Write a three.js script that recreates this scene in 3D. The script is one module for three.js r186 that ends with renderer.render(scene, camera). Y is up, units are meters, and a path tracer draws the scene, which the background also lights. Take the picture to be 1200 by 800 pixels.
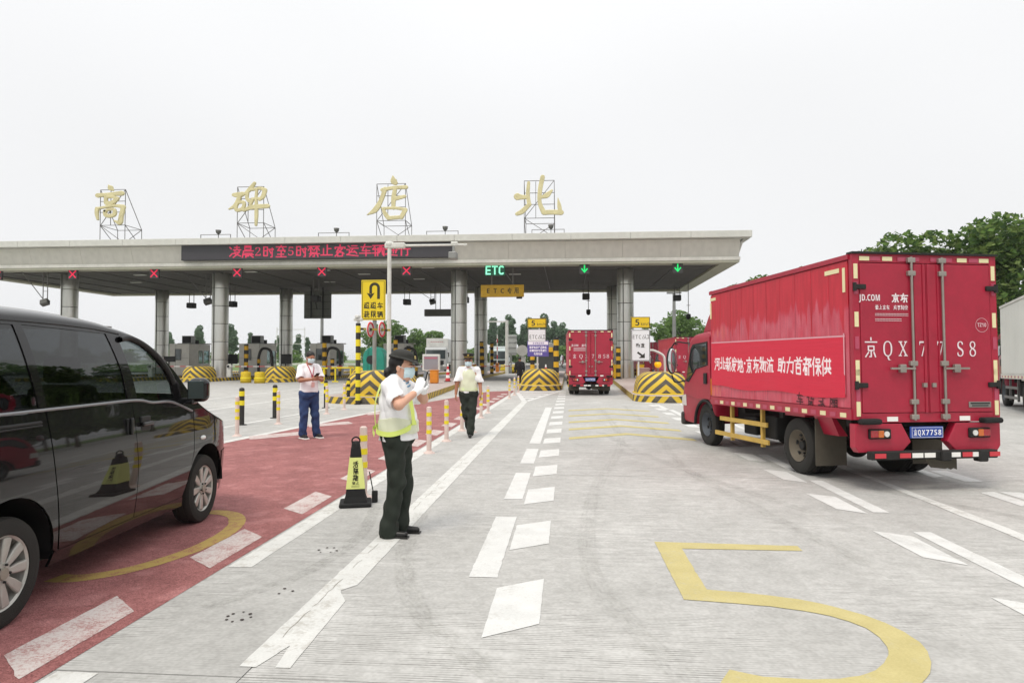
import * as THREE from 'three';
import { mergeGeometries, mergeVertices, toCreasedNormals } from 'three/addons/utils/BufferGeometryUtils.js';
import { RoundedBoxGeometry } from 'three/addons/geometries/RoundedBoxGeometry.js';
import { TessellateModifier } from 'three/addons/modifiers/TessellateModifier.js';

// ---------- camera, sky, sun, exposure ----------
const scene = new THREE.Scene();
const camera = new THREE.PerspectiveCamera(53.13, 1.5, 0.1, 4000);
camera.position.set(0, 1.58, 0);
camera.rotation.order = 'YXZ';
camera.rotation.set(0.02624, 0.08104, 0);
{ // even white overcast, a little brighter overhead
  const W = 256, H = 128, d = new Float32Array(W * H * 4);
  for (let j = 0; j < H; j++) for (let i = 0; i < W; i++) {
    const el = ((j + 0.5) / H - 0.5) * Math.PI, s = Math.max(0, Math.sin(el)), a = (i / W) * Math.PI * 2;
    const cl = 0.02 * Math.sin(a * 5 + 3 * Math.sin(el * 7)) * Math.sin(el * 11 + a * 2) + 0.012 * Math.sin(a * 13 + el * 17);
    const L = (0.86 + 0.9 * s * s * s) * (1 + cl * 0.6), k = (j * W + i) * 4;
    d[k] = L * 0.992; d[k + 1] = L * 1.0; d[k + 2] = L * 1.012; d[k + 3] = 1;
  }
  const sky = new THREE.DataTexture(d, W, H, THREE.RGBAFormat, THREE.FloatType);
  sky.mapping = THREE.EquirectangularReflectionMapping; sky.magFilter = sky.minFilter = THREE.LinearFilter; sky.needsUpdate = true;
  scene.background = sky; scene.environment = sky;
}
const sun = new THREE.DirectionalLight(0xfff6e8, 1.45);
sun.position.set(-30, 95, 30); sun.target.position.set(-5, 0, -20);
sun.castShadow = true; sun.shadow.radius = 34; sun.shadow.mapSize.set(2048, 2048);
Object.assign(sun.shadow.camera, { left: -70, right: 70, top: 70, bottom: -70, near: 1, far: 260 });
scene.add(sun, sun.target);
scene.fog = new THREE.FogExp2(0xeef2f4, 0.0003);
const renderer = new THREE.WebGLRenderer({ antialias: true });
renderer.toneMapping = THREE.LinearToneMapping;
renderer.toneMappingExposure = 1.06;
renderer.shadowMap.enabled = true;

// ---------- helpers ----------
let seed = 7;
const rnd = () => { seed = (seed + 0x6d2b79f5) | 0; let t = Math.imul(seed ^ (seed >>> 15), 1 | seed); t = (t + Math.imul(t ^ (t >>> 7), 61 | t)) ^ t; return ((t ^ (t >>> 14)) >>> 0) / 4294967296; };
const rr = (a, b) => a + (b - a) * rnd();
const lerp = (a, b, t) => a + (b - a) * t, clamp = (v, a = 0, b = 1) => Math.min(b, Math.max(a, v));
const smooth = (a, b, v) => { const t = clamp((v - a) / (b - a)); return t * t * (3 - 2 * t); };
const V = (x, y, z) => new THREE.Vector3(x, y, z);
const taken = {};
function numbered(n) { const k = taken[n] = (taken[n] ?? -1) + 1; return k ? n + '_' + String(k).padStart(3, '0') : n; }
function tag(o, label, category, group, kind) {
  if (label) o.userData.label = label;
  if (category) o.userData.category = category;
  if (group) o.userData.group = group;
  if (kind) o.userData.kind = kind;
  return o;
}
function thing(name, label, category, pos = [0, 0, 0], turn = 0, group) {
  const o = new THREE.Group(); o.name = numbered(name); o.position.set(...pos); o.rotation.y = turn; scene.add(o);
  return tag(o, label, category, group);
}
function copy(o, label, pos, turn) {
  const c = o.clone(); c.name = numbered(o.name.replace(/_\d{3}$/, '')); c.userData = { ...o.userData, label };
  if (pos) c.position.set(...pos);
  if (turn !== undefined) c.rotation.y = turn;
  scene.add(c); return c;
}
function metricUV(g) { // uv in metres, chosen by the way each vertex faces
  const p = g.attributes.position, n = g.attributes.normal, uv = new Float32Array(p.count * 2);
  for (let i = 0; i < p.count; i++) {
    const ax = Math.abs(n.getX(i)), ay = Math.abs(n.getY(i)), az = Math.abs(n.getZ(i));
    const x = p.getX(i), y = p.getY(i), z = p.getZ(i);
    if (ay >= ax && ay >= az) { uv[2 * i] = x; uv[2 * i + 1] = z; } else if (ax >= az) { uv[2 * i] = z; uv[2 * i + 1] = y; } else { uv[2 * i] = x; uv[2 * i + 1] = y; }
  }
  g.setAttribute('uv', new THREE.BufferAttribute(uv, 2));
  return g;
}
function plain(g, keepUV) {
  const o = g.index ? g.toNonIndexed() : g;
  for (const k of Object.keys(o.attributes)) if (!['position', 'normal', 'uv'].includes(k)) o.deleteAttribute(k);
  return keepUV && o.attributes.uv ? o : metricUV(o);
}
function join(list, keepUV) { list = [list].flat(Infinity); return mergeGeometries(list.map((g) => plain(g, keepUV)), false); }
function part(name, geos, mat, parent, keepUV) {
  const m = new THREE.Mesh(Array.isArray(geos) ? join(geos, keepUV) : (keepUV ? geos : metricUV(geos)), mat);
  m.castShadow = m.receiveShadow = true;
  if (parent) { m.name = name; parent.add(m); } else { m.name = numbered(name); scene.add(m); }
  return m;
}
function place(g, x = 0, y = 0, z = 0, rx = 0, ry = 0, rz = 0) {
  g.applyMatrix4(new THREE.Matrix4().compose(V(x, y, z), new THREE.Quaternion().setFromEuler(new THREE.Euler(rx, ry, rz, 'YXZ')), V(1, 1, 1)));
  return g;
}
const bx = (w, h, d, x, y, z, rx, ry, rz) => place(new THREE.BoxGeometry(w, h, d), x, y, z, rx, ry, rz);
const rb = (w, h, d, r, x, y, z, rx, ry, rz) => place(new RoundedBoxGeometry(w, h, d, 2, Math.min(r, w / 2.01, h / 2.01, d / 2.01)), x, y, z, rx, ry, rz);
const cy = (r0, r1, h, x, y, z, seg = 20, rx, ry, rz) => place(new THREE.CylinderGeometry(r1, r0, h, seg), x, y, z, rx, ry, rz); // r0 below, r1 above
function bar(a, b, w, h = w, seg = 0) { // straight bar between two points, square or round (seg)
  const A = V(...a), B = V(...b), d = B.clone().sub(A), L = d.length();
  const g = seg ? new THREE.CylinderGeometry(w / 2, w / 2, L, seg) : new THREE.BoxGeometry(w, L, h);
  g.applyQuaternion(new THREE.Quaternion().setFromUnitVectors(V(0, 1, 0), d.normalize()));
  return g.translate((A.x + B.x) / 2, (A.y + B.y) / 2, (A.z + B.z) / 2);
}
const tube = (pts, r, n = 24, seg = 8) => new THREE.TubeGeometry(new THREE.CatmullRomCurve3(pts.map((p) => V(...p))), n, r, seg);
const lathe = (pts, seg = 24, x = 0, y = 0, z = 0) => place(new THREE.LatheGeometry(pts.map((p) => new THREE.Vector2(...p)), seg), x, y, z);
function extr(pts, depth, bevel = 0, holes = []) { // outline in xy, extruded along +z
  const s = new THREE.Shape(pts.map((p) => new THREE.Vector2(...p)));
  for (const h of holes) s.holes.push(new THREE.Path(h.map((p) => new THREE.Vector2(...p))));
  return new THREE.ExtrudeGeometry(s, { depth: depth - 2 * bevel, bevelEnabled: bevel > 0, bevelThickness: bevel, bevelSize: bevel, bevelOffset: -bevel, bevelSegments: 2, steps: 1 }).translate(0, 0, bevel);
}

// ---------- textures ----------
function noiseGrid(n, s) { let q = s * 7919 + 13; const a = new Float32Array(n * n); for (let i = 0; i < n * n; i++) { q = (Math.imul(q, 1664525) + 1013904223) | 0; a[i] = ((q >>> 8) & 0xffff) / 65535; } return a; }
function vnoise(n, s) { const a = noiseGrid(n, s); return (u, v) => { // tileable value noise, u v in 0..1
  const x = u * n, y = v * n, i = Math.floor(x), j = Math.floor(y); let fx = x - i, fy = y - j; fx = fx * fx * (3 - 2 * fx); fy = fy * fy * (3 - 2 * fy);
  const i0 = ((i % n) + n) % n, i1 = (i0 + 1) % n, j0 = (((j % n) + n) % n) * n, j1 = ((((j + 1) % n) + n) % n) * n;
  return (a[j0 + i0] * (1 - fx) + a[j0 + i1] * fx) * (1 - fy) + (a[j1 + i0] * (1 - fx) + a[j1 + i1] * fx) * fy; }; }
function dataTex(W, H, fn, srgb, rep) {
  const d = new Uint8Array(W * H * 4);
  for (let j = 0; j < H; j++) for (let i = 0; i < W; i++) { const c = fn(i / W, j / H, i, j), k = (j * W + i) * 4; d[k] = clamp(c[0], 0, 255); d[k + 1] = clamp(c[1], 0, 255); d[k + 2] = clamp(c[2], 0, 255); d[k + 3] = c[3] ?? 255; }
  const t = new THREE.DataTexture(d, W, H); t.wrapS = t.wrapT = THREE.RepeatWrapping; t.magFilter = THREE.LinearFilter; t.minFilter = THREE.LinearMipmapLinearFilter; t.generateMipmaps = true;
  if (srgb) t.colorSpace = THREE.SRGBColorSpace;
  if (rep) t.repeat.set(rep, rep);
  t.needsUpdate = true; return t;
}
const N8 = vnoise(8, 1), N16 = vnoise(16, 2), N32 = vnoise(32, 3), N64 = vnoise(64, 4), N128 = vnoise(128, 5), N256 = vnoise(256, 6), N512 = vnoise(512, 7);
const grime = dataTex(512, 512, (u, v) => { const k = 0.45 * N8(u, v) + 0.3 * N32(u, v) + 0.25 * N128(u, v), c = 218 + 37 * k; return [c, c, c * 0.99]; }, true, 0.35);
const streaks = dataTex(512, 512, (u, v) => { const k = 0.2 * N64(u, v * 0.125) + 0.2 * N128(u, v * 0.25) + 0.6 * N16(u, v), c = 236 + 19 * k; return [c, c, c * 0.985]; }, true, 0.25);
const fineBump = dataTex(256, 256, (u, v) => { const c = 255 * (0.5 * N128(u, v) + 0.5 * N256(u, v)); return [c, c, c]; }, false, 3);
function canvas(w, h, draw) { const c = document.createElement('canvas'); c.width = w; c.height = h; const x = c.getContext('2d'); draw(x, w, h); const t = new THREE.CanvasTexture(c); t.colorSpace = THREE.SRGBColorSpace; t.anisotropy = 8; return t; }
const mat = (color, o = {}) => new THREE.MeshStandardMaterial({ color, roughness: 0.6, ...o });
const phys = (color, o = {}) => new THREE.MeshPhysicalMaterial({ color, ...o });
const lin = (r, g, b) => new THREE.Color().setRGB(r, g, b);

// ---------- stroke lettering (x and y digits 0-9, y down) ----------
const GLYPH = {
  京: '5051 1292 3474763634 565949 3719 7789', 东: '1292 402585 545949 3617 7689', 北: '3038 0434 0837 6068986 9896 9463', 河: '1122 0314 0926 3191 818979 4363664643',
  新: '3031 1151 2223 4243 0454 0656 3539 2718 4758 9071 71746759 7494 8489', 发: '211393 5008 3575 7529 3669 7182', 地: '0333 1117 0836 344383 8386 7686 6167 42499997',
  物: '1003 0333 2029 0735 5044 4393 938978 6347 7358', 流: '1122 0314 0926 6071 3292 523585 4639 6569 868999', 助: '1141 1117 4147 1343 1545 0848 5393 938978 7049',
  力: '1393 938968 5019', 首: '3041 7061 0292 5243 2474792924 2676', 都: '1141 3034 0454 5107 2646492926 2747 6169 619173 73957565', 保: '2004 1219 4181834341 3595 6369 6548 6598',
  供: '2004 1219 3292 5156 8186 3696 5738 7798', 凌: '0112 0826 4181 6063 3393 5344 7384 5536 5585 8539 4698', 晨: '2070732320 2171 1494 1409 2686 1797 3739 3858 6799', 时: '1141481811 1444 5393 828979 6476',
  至: '1191 502484 6285 5559 2777 1999', 禁: '0141 2125 2104 2144 5191 7175 7154 7194 2676 1797 575949 3719 7789', 止: '5058 5383 2328 0898', 客: '5051 13129293 4226 4373 7319 3487 3676793936',
  运: '1122 042427 2708 0899 4181 3393 5336 3676 6587', 车: '1292 402585 5459 0797', 辆: '0141 2104 0444 2329 0737 5191 4349 439399 6146 6157 7166 7188', 通: '1122 042427 2708 0899 4181 8162 4347 4393 9387 4595 6367',
  行: '3003 3204 2429 4191 4494 747969', 超: '1141 2128 0444 2747 1508 0899 5080 8083 6044 5585885855', 载: '1151 3034 0494 6079 7999 8566 8182 1656 3539 0858 2617', 限: '1019 1030 3024 24373626 5080 8084 5484 5282 5059 5967 6499 8566',
  专: '2282 1494 502676 7659 5879', 用: '2026 2609 2080 8089 8979 2383 2686 5059', 人: '5054 5409 5499', 工: '1191 5158 0898', 称: '4011 0242 2029 2206 2244 6043 4393 9384 7379 7969 5547 8598', 重: '7021 0292 2373762623 2474 5059 1878 0999',
  厢: '1191 1109 2353 4349 4326 4355 6393 6369 9399 6595 6797 6999', 式: '0292 606699 7182 1555 3558 0867', 货: '3003 2025 8041 60645494 2676 2628 7678 5658 5719 6789', 上: '5058 5484 0898',
  农: '13129293 5019 5398 4449 4957', 产: '5051 1282 3233 6162 1494 1409', 品: '3070733330 1545491915 5595995955', 活: '1122 0314 0926 8041 3393 6165 4585894945', 隔: '1019 1030 3024 24363626 4191 5282845452 4549 4595 9599 5677 7657 6669',
  離: '3031 0151 1232 3212 1424 0646 0609 4649 3527 6053 5459 5292 5494 5696 5999 7279', '·': '4454', 掌: '2032 5052 8072 05139395 3464663634 2777 1898 575949', 实: '5051 13129293 3344 2435 1696 5409 6789', 惠: '1191 5155 2272752522 2373 3749 2839 5868 7788', 特: '1003 0333 2029 0735 6062 5292 4494 4696 868979 5768', 价: '2004 1219 6034 6094 5449 7379',
};
GLYPH['北'] = '3038 0434 0837 6068 6898 9896 9463';
function glyph(x, ch, px, py, w, h, lw) { // one character in the box px py w h
  if (!GLYPH[ch]) return false;
  x.lineWidth = lw; x.lineJoin = 'round'; x.lineCap = 'square';
  for (const s of GLYPH[ch].split(' ')) { x.beginPath(); for (let i = 0; i + 1 < s.length; i += 2) x[i ? 'lineTo' : 'moveTo'](px + ((+s[i] + 0.5) / 10) * w, py + ((+s[i + 1] + 0.5) / 10) * h); x.stroke(); }
  return true;
}
function write(x, text, px, py, w, h, lw, step = w, font = 'bold') { // glyph by glyph, roman letters from the font
  let cx = px;
  for (const ch of text) {
    if (ch !== ' ' && !glyph(x, ch, cx, py, w, h, lw)) { x.save(); x.font = `${font} ${Math.round(h * 1.12)}px sans-serif`; x.textAlign = 'center'; x.textBaseline = 'alphabetic'; x.translate(cx + w / 2, py + h * 0.92); const m = x.measureText(ch).width; if (m > w * 0.95) x.scale((w * 0.95) / m, 1); x.fillText(ch, 0, 0); x.restore(); }
    cx += step;
  }
}
// decal: lettering alone, on a thin sheet set just proud of the surface it is printed on
function decal(name, w, h, pw, ph, draw, parent, o = {}) {
  const t = canvas(pw, ph, (x) => { x.clearRect(0, 0, pw, ph); draw(x, pw, ph); });
  const m = new THREE.Mesh(new THREE.PlaneGeometry(w, h), new THREE.MeshStandardMaterial({ map: t, transparent: true, roughness: 0.55, ...o }));
  m.name = name; parent.add(m); return m;
}

// ---------- ground ----------
const concreteTex = dataTex(2048, 2048, (u, v) => { // 8 m tile: transverse grooves, sand grain, stains
  const g = Math.abs(((v * 320 + 0.35 * N16(u, v) + 0.12 * N64(u * 2, v)) % 1) - 0.5), wear = smooth(0.36, 0.6, 0.6 * N8(u, v) + 0.4 * N32(u, v));
  const groove = smooth(0.33, 0.46, g) * (0.12 + 0.88 * wear) * smooth(0.25, 0.75, 0.6 * N64(u * 0.5, v * 4) + 0.4 * N256(u * 0.25, v));
  const base = 176 + 18 * N8(u, v) + 13 * N32(u, v) + 12 * N128(u, v) + 18 * (N512(u, v) - 0.5) - 74 * groove + 9 * (N16(u * 2, v) - 0.5);
  const spot = N256(u, v) > 0.985 ? -26 : 0;
  return [base + spot + 4, base + spot + 2, base + spot - 4];
}, true, 1 / 8);
const concreteBump = dataTex(1024, 1024, (u, v) => { const g = Math.abs(((v * 160 + 0.3 * N16(u, v)) % 1) - 0.5), c = 150 + 60 * N256(u, v) - 120 * smooth(0.36, 0.46, g); return [c, c, c]; }, false, 1 / 4);
const slabMats = [[0.745, 0.75, 0.765], [0.785, 0.788, 0.80], [0.71, 0.716, 0.73]].map((c) => new THREE.MeshStandardMaterial({ color: lin(...c), map: concreteTex, bumpMap: concreteBump, bumpScale: 0.004, roughness: 0.88 }));
const asphaltTex = dataTex(512, 512, (u, v) => { const c = 88 + 26 * N8(u, v) + 30 * (N256(u, v) - 0.3) + 14 * N64(u, v); return [c, c, c]; }, true, 0.25);
const grassTex = dataTex(512, 512, (u, v) => { const k = 0.5 * N32(u, v) + 0.5 * N256(u, v); return [70 + 45 * k, 92 + 48 * k, 44 + 26 * k]; }, true, 0.2);

function sheet(w, d, x, y, z) { return place(new THREE.PlaneGeometry(w, d), x, y, z, -Math.PI / 2); }
tag(part('ground', sheet(5000, 5000, 0, -0.05, 0), mat(0xffffff, { map: grassTex, roughness: 1 })), '', '', '', 'structure');
const highway = tag(part('highway', sheet(64, 420, -14, -0.04, -240), mat(0xb8b8b6, { map: asphaltTex, roughness: 0.95 })), '', '', '', 'structure');
const plaza = tag(part('plaza', sheet(112, 106, -14, -0.03, -33), mat(0x3f3d3a, { roughness: 1, map: grime })), '', '', '', 'structure');
{ // concrete slabs, one by one, 1 cm joints between
  const SW = 5.7, SL = 6.06, x0 = -1.62, z0 = -3.32;
  const geos = [0, 1, 2, 3, 4].map((k) => { const g = metricUV(new THREE.BoxGeometry(SW - 0.007, 0.026, SL - 0.008)); const uv = g.attributes.uv; for (let i = 0; i < uv.count; i++) uv.setXY(i, uv.getX(i) + k * 1.73, uv.getY(i) + k * 3.1); return g; });
  let n = 0;
  for (let i = -9; i < 6; i++) for (let j = -2; j < 13; j++) {
    const cx = x0 + (i + 0.5) * SW, cz = z0 - (j - 0.5) * SL;
    const m = new THREE.Mesh(geos[Math.floor(rnd() * 5)], slabMats[Math.floor(rnd() * 3)]);
    m.name = numbered('concrete_slab'); m.position.set(cx, -0.013 - rr(0, 0.0015), cz); m.receiveShadow = true; plaza.add(m); n++;
  }
}
// red asphalt lane
const redTex = dataTex(1024, 1024, (u, v) => { const k = (N512(u, v) - 0.5) * 46 + (N256(u, v) - 0.5) * 26 + (N8(u, v) - 0.5) * 18 + (N64(u, v) - 0.5) * 14, dust = smooth(0.6, 0.9, N16(u, v)) * 14; return [146 + k + dust, 92 + k * 0.78 + dust, 90 + k * 0.76 + dust]; }, true, 0.4);
const redBump = dataTex(512, 512, (u, v) => { const c = 255 * (0.6 * N512(u, v) + 0.4 * N256(u, v)); return [c, c, c]; }, false, 0.8);
const redMat = new THREE.MeshStandardMaterial({ map: redTex, bumpMap: redBump, bumpScale: 0.006, roughness: 0.92 });
function flat(pts, y, m, name, parent) { // flat polygon, pts in x z
  const g = new THREE.ShapeGeometry(new THREE.Shape(pts.map(([x, z]) => new THREE.Vector2(x, -z)))); g.rotateX(-Math.PI / 2); g.translate(0, y, 0);
  return part(name, g, m, parent);
}
const redLane = tag(flat([[-2.6, 8], [-2.62, -34.6], [-3.9, -33.2], [-5.35, -23.5], [-6.45, -12.4], [-7.6, -2], [-8.4, 8]], 0.0024, redMat, 'red_lane'), '', '', '', 'structure');
// paint
const paintTex = (c, worn, s) => dataTex(512, 512, (u, v) => { const w = smooth(0.62 - worn * 0.14, 0.86, 0.34 * N32(u + s, v) + 0.3 * N128(u, v + s) + 0.16 * N512(u, v) + 0.2 * N8(u, v)) * worn * 0.85, k = (N256(u, v) - 0.5) * 10 + (N16(u, v) - 0.5) * 10; return [lerp(c[0], 176, w) + k, lerp(c[1], 173, w) + k, lerp(c[2], 166, w) + k]; }, true, 0.5);
const whitePaint = mat(0xffffff, { map: paintTex([206, 206, 203], 0.5, 0), roughness: 0.8 }), wornPaint = mat(0xffffff, { map: paintTex([204, 204, 200], 1.1, 0.3), roughness: 0.85 }), yellowPaint = mat(0xffffff, { map: paintTex([184, 172, 118], 0.35, 0.1), roughness: 0.8 });
const redWorn = mat(0xffffff, { map: dataTex(512, 512, (u, v) => { const w = smooth(0.4, 0.85, 0.3 * N16(u, v) + 0.35 * N128(u, v) + 0.35 * N512(u, v)); return [lerp(196, 158, w), lerp(188, 112, w), lerp(184, 108, w)]; }, true, 0.6), roughness: 0.88 });
const yellowOnRed = mat(0xffffff, { map: dataTex(512, 512, (u, v) => { const w = smooth(0.5, 0.85, 0.4 * N32(u, v) + 0.6 * N256(u, v)); return [lerp(172, 148, w), lerp(146, 96, w), lerp(80, 80, w)]; }, true, 0.6), roughness: 0.88 });
const ragged = (pts) => { // brushed-on paint never ends in a ruled edge
  const o = []; pts.forEach((a, i) => { const b = pts[(i + 1) % pts.length], L = Math.hypot(b[0] - a[0], b[1] - a[1]), near = Math.max(a[1], b[1]) > -13, n = near ? Math.min(90, Math.max(1, Math.round(L / 0.07))) : 1; for (let j = 0; j < n; j++) { const t = j / n, q = near ? (rnd() < 0.06 ? 0.008 : 0.0022) : 0.001; o.push([lerp(a[0], b[0], t) + rr(-q, q), lerp(a[1], b[1], t) + rr(-q, q)]); } }); return o; };
const mark = (pts, m = whitePaint, name = 'lane_dash', parent = plaza, y = 0.0024) => flat(ragged(pts), parent === plaza ? y : 0.0048, m, name, parent);
const rect = (x0, x1, z0, z1) => [[x0, z0], [x1, z0], [x1, z1], [x0, z1]];
for (const [a, b] of [[-6.87, -4.96], [-9.53, -7.74], [-12.1, -10.4], [-22.5, -12.85]]) mark(rect(-0.72, -0.51, b, a));
for (let k = 0; k < 18; k++) { const z = -4.74 - 1.787 * k, dx = 0.006 * k; mark([[-0.49 + dx, z], [-0.17 + dx, z - 0.22], [-0.17 + dx, z + 0.62], [-0.49 + dx, z + 0.85]]); }
for (let k = -1; k < 13; k++) { const z = -6.58 - 1.762 * k; mark([[2.8, z], [3.07, z + 0.17], [3.07, z + 1.04], [2.83, z + 0.84]]); }
for (const [a, b] of [[-6.57, -4.9], [-9.25, -7.37], [-11.7, -10.1], [-21.8, -12.9]]) mark(rect(3.15, 3.31, b, a));
for (let k = -1; k < 10; k++) { const z = -8.57 - 1.762 * k; mark([[4.88, z], [5.07, z - 0.05], [5.06, z + 0.62], [4.87, z + 0.76]]); }
for (const [a, b] of [[-8.62, -6.8], [-10.2, -9.32], [-12.9, -11.2], [-22, -14]]) mark(rect(5.13, 5.36, b, a));
for (const z of [-13.75, -15.5, -17.25, -19.15, -21.2]) { mark([[0.03, z + 0.2], [1.26, z - 0.72], [1.26, z - 1.1], [0.03, z - 0.2]], yellowPaint, 'yellow_chevron'); mark([[1.26, z - 0.72], [2.5, z + 0.25], [2.5, z - 0.15], [1.26, z - 1.1]], yellowPaint, 'yellow_chevron'); }
{ // old double-width line, broken along the joint beneath it
  mark([[-1.69, -3.43], [-1.6, -3.43], [-1.53, -3.7], [-1.5, -3.43], [-1.42, -3.43], [-1.45, -4.4], [-1.53, -4.55], [-1.55, -4.6], [-1.47, -4.72], [-1.475, -10], [-1.49, -25.6], [-1.6, -26.05], [-1.71, -25.6], [-1.7, -10], [-1.69, -5]], wornPaint, 'lane_line');
  const crackM = mat(0xa39e96, { roughness: 1, map: grime }); // worn crack where the slabs meet under the paint
  for (let z = -3.8; z > -12; ) { const n = 3 + Math.floor(rnd() * 7), A = [], B = []; for (let i = 0; i <= n; i++) { const w = i === 0 || i === n ? 0.0015 : rr(0.0008, 0.0035), x = -1.62 + rr(-0.008, 0.008); A.push([x - w, z - i * 0.07]); B.unshift([x + w, z - i * 0.07]); } flat([...A, ...B], 0.0044, crackM, 'crack', plaza); z -= n * 0.07 + rr(0.02, 0.3); }
}
{ // faint tyre marks and the bolt holes of removed posts
  const tyre = (name, pts, w, a) => { const t = canvas(64, 512, (x) => { x.clearRect(0, 0, 64, 512); for (let i = 0; i < 900; i++) { x.fillStyle = `rgba(70,66,62,${a * rnd()})`; x.fillRect(4 + rnd() * 52, rnd() * 512, 2 + rnd() * 5, 8 + rnd() * 40); } }); t.wrapT = THREE.RepeatWrapping; const c = new THREE.CatmullRomCurve3(pts.map(([x, z]) => V(x, 0, z))), n = 40, pos = [], uv = [], idx = []; for (let i = 0; i <= n; i++) { const p = c.getPoint(i / n), q = c.getTangent(i / n); pos.push(p.x - q.z * w / 2, 0.0046, p.z + q.x * w / 2, p.x + q.z * w / 2, 0.0046, p.z - q.x * w / 2); uv.push(0, i / 8, 1, i / 8); if (i < n) idx.push(2 * i, 2 * i + 2, 2 * i + 1, 2 * i + 1, 2 * i + 2, 2 * i + 3); } const g = new THREE.BufferGeometry(); g.setAttribute('position', new THREE.Float32BufferAttribute(pos, 3)); g.setAttribute('uv', new THREE.Float32BufferAttribute(uv, 2)); g.setIndex(idx); g.computeVertexNormals(); part(name, g, new THREE.MeshStandardMaterial({ map: t, transparent: true, roughness: 0.9 }), plaza, true); };
  tyre('tyre_mark', [[-2.3, -4.2], [-1.95, -4.9], [-1.85, -6.0], [-2.05, -7.2]], 0.15, 0.035); tyre('tyre_mark', [[-0.2, -3.2], [-0.9, -4.2], [-1.3, -5.4], [-1.5, -7]], 0.19, 0.03); tyre('tyre_mark', [[0.6, -3.4], [0.2, -5], [0.3, -8], [1.0, -13], [1.1, -22]], 0.19, 0.022); tyre('tyre_mark', [[2.3, -5.5], [2.0, -7.5], [1.7, -10], [1.9, -15], [1.9, -24]], 0.19, 0.025); tyre('tyre_mark', [[5.2, -5.5], [4.6, -7], [3.6, -9], [2.8, -11.5], [2.3, -15]], 0.19, 0.035); tyre('tyre_mark', [[3.6, -4.5], [3.0, -6], [2.2, -8.2], [1.4, -11], [0.7, -15]], 0.19, 0.025); tyre('tyre_mark', [[6.2, -7.6], [4.8, -9.5], [4.0, -12], [3.6, -15]], 0.19, 0.03);
  const hole = metricUV(place(new THREE.CircleGeometry(0.011, 8), 0, 0, 0, -Math.PI / 2)), hm = mat(0x3a302c, { roughness: 1 });
  for (const [cx, cz, r, n] of [[-2.02, -4.08, 0.075, 8], [-1.98, -5.55, 0.07, 6], [-1.92, -4.55, 0.05, 3]]) for (let i = 0; i < n; i++) { const m = new THREE.Mesh(hole, hm); m.name = 'bolt_hole'; m.position.set(cx + r * Math.cos((i / n) * 6.283) + rr(-0.01, 0.01), 0.0046, cz + r * Math.sin((i / n) * 6.283) + rr(-0.01, 0.01)); m.scale.setScalar(rr(0.7, 1.2)); plaza.add(m); }
}
mark([[-1.72, -25.7], [-1.58, -26.2], [-2.45, -34.2], [-2.62, -33.9]], whitePaint, 'lane_line'); mark([[-1.58, -26.22], [-1.46, -25.7], [-0.3, -34], [-0.45, -34.3]], whitePaint, 'lane_line');
for (let k = 0; k < 4; k++) mark(rect(-1.75 - 0.2 * k, -1.38 + 0.24 * k, -27.6 - 1.7 * k, -28.4 - 1.7 * k), whitePaint, 'hatch_line');
{ const edge = []; for (let i = 0; i <= 40; i++) edge.push([3.97 + rr(-0.025, 0.02), -3.6 - i * 0.53]); for (let i = 40; i >= 0; i--) edge.push([4.09 + rr(-0.02, 0.025), -3.6 - i * 0.53]); mark(edge, wornPaint, 'lane_line'); }
mark([[4.0, -25.2], [4.12, -24.9], [5.3, -19], [5.15, -19]], whitePaint, 'lane_line');
mark([[3.06, -24.4], [3.2, -24.2], [3.2, -21.9], [3.02, -21.9]], whitePaint, 'lane_line');
{ // lane number 5
  const o = [[0.75, -6.04], [1.94, -6.0], [1.93, -5.85], [0.95, -5.84], [0.95, -4.82], [1.18, -4.78], [1.36, -4.73], [1.51, -4.68], [1.63, -4.61], [1.73, -4.52], [1.83, -4.42], [1.9, -4.3], [1.945, -4.17], [1.96, -4.03], [1.94, -3.9], [1.89, -3.77], [1.82, -3.64], [1.72, -3.52], [1.5, -3.38], [1.25, -3.33], [0.95, -3.34], [0.72, -3.4], [0.82, -3.6], [0.97, -3.53], [1.2, -3.52], [1.34, -3.54], [1.45, -3.58], [1.56, -3.65], [1.64, -3.74], [1.71, -3.84], [1.75, -3.95], [1.765, -4.08], [1.75, -4.21], [1.69, -4.31], [1.61, -4.39], [1.46, -4.47], [1.29, -4.53], [0.92, -4.59], [0.76, -4.61]];
  mark(o, yellowPaint, 'lane_number');
}
// red lane: edge dashes, numeral, worn edges
for (let k = 0; k < 16; k++) { const z = -3.45 - 1.8 * k; mark([[-3.0, z], [-3.0, z - 0.92], [-2.71, z - 0.66], [-2.7, z + 0.25]], redWorn, 'lane_dash', redLane); }
for (const z of [-9.8, -13.6, -16.1, -19.6]) mark([[-6.9 + 0.1 * (-z - 10), z], [-6.2 + 0.105 * (-z - 10), z - 0.9], [-5.9 + 0.105 * (-z - 10), z - 0.35], [-6.6 + 0.1 * (-z - 10), z + 0.6]], redWorn, 'lane_dash', redLane);
{ const c = [-3.62, -5.75], o = [], n = 26; for (let i = 0; i <= n; i++) { const a = lerp(-1.72, 1.72, i / n); o.push([c[0] + 0.62 * Math.cos(a), c[1] + 1.16 * Math.sin(a)]); } for (let i = n; i >= 0; i--) { const a = lerp(-1.72, 1.72, i / n); o.push([c[0] + 0.47 * Math.cos(a), c[1] + 0.98 * Math.sin(a)]); } mark(o, yellowOnRed, 'lane_number', redLane); }
mark(rect(-2.58, -2.4, -5.05, -34), wornPaint, 'edge_line'); mark(rect(-2.58, -2.36, -3.3, 6), wornPaint, 'edge_line');
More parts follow.
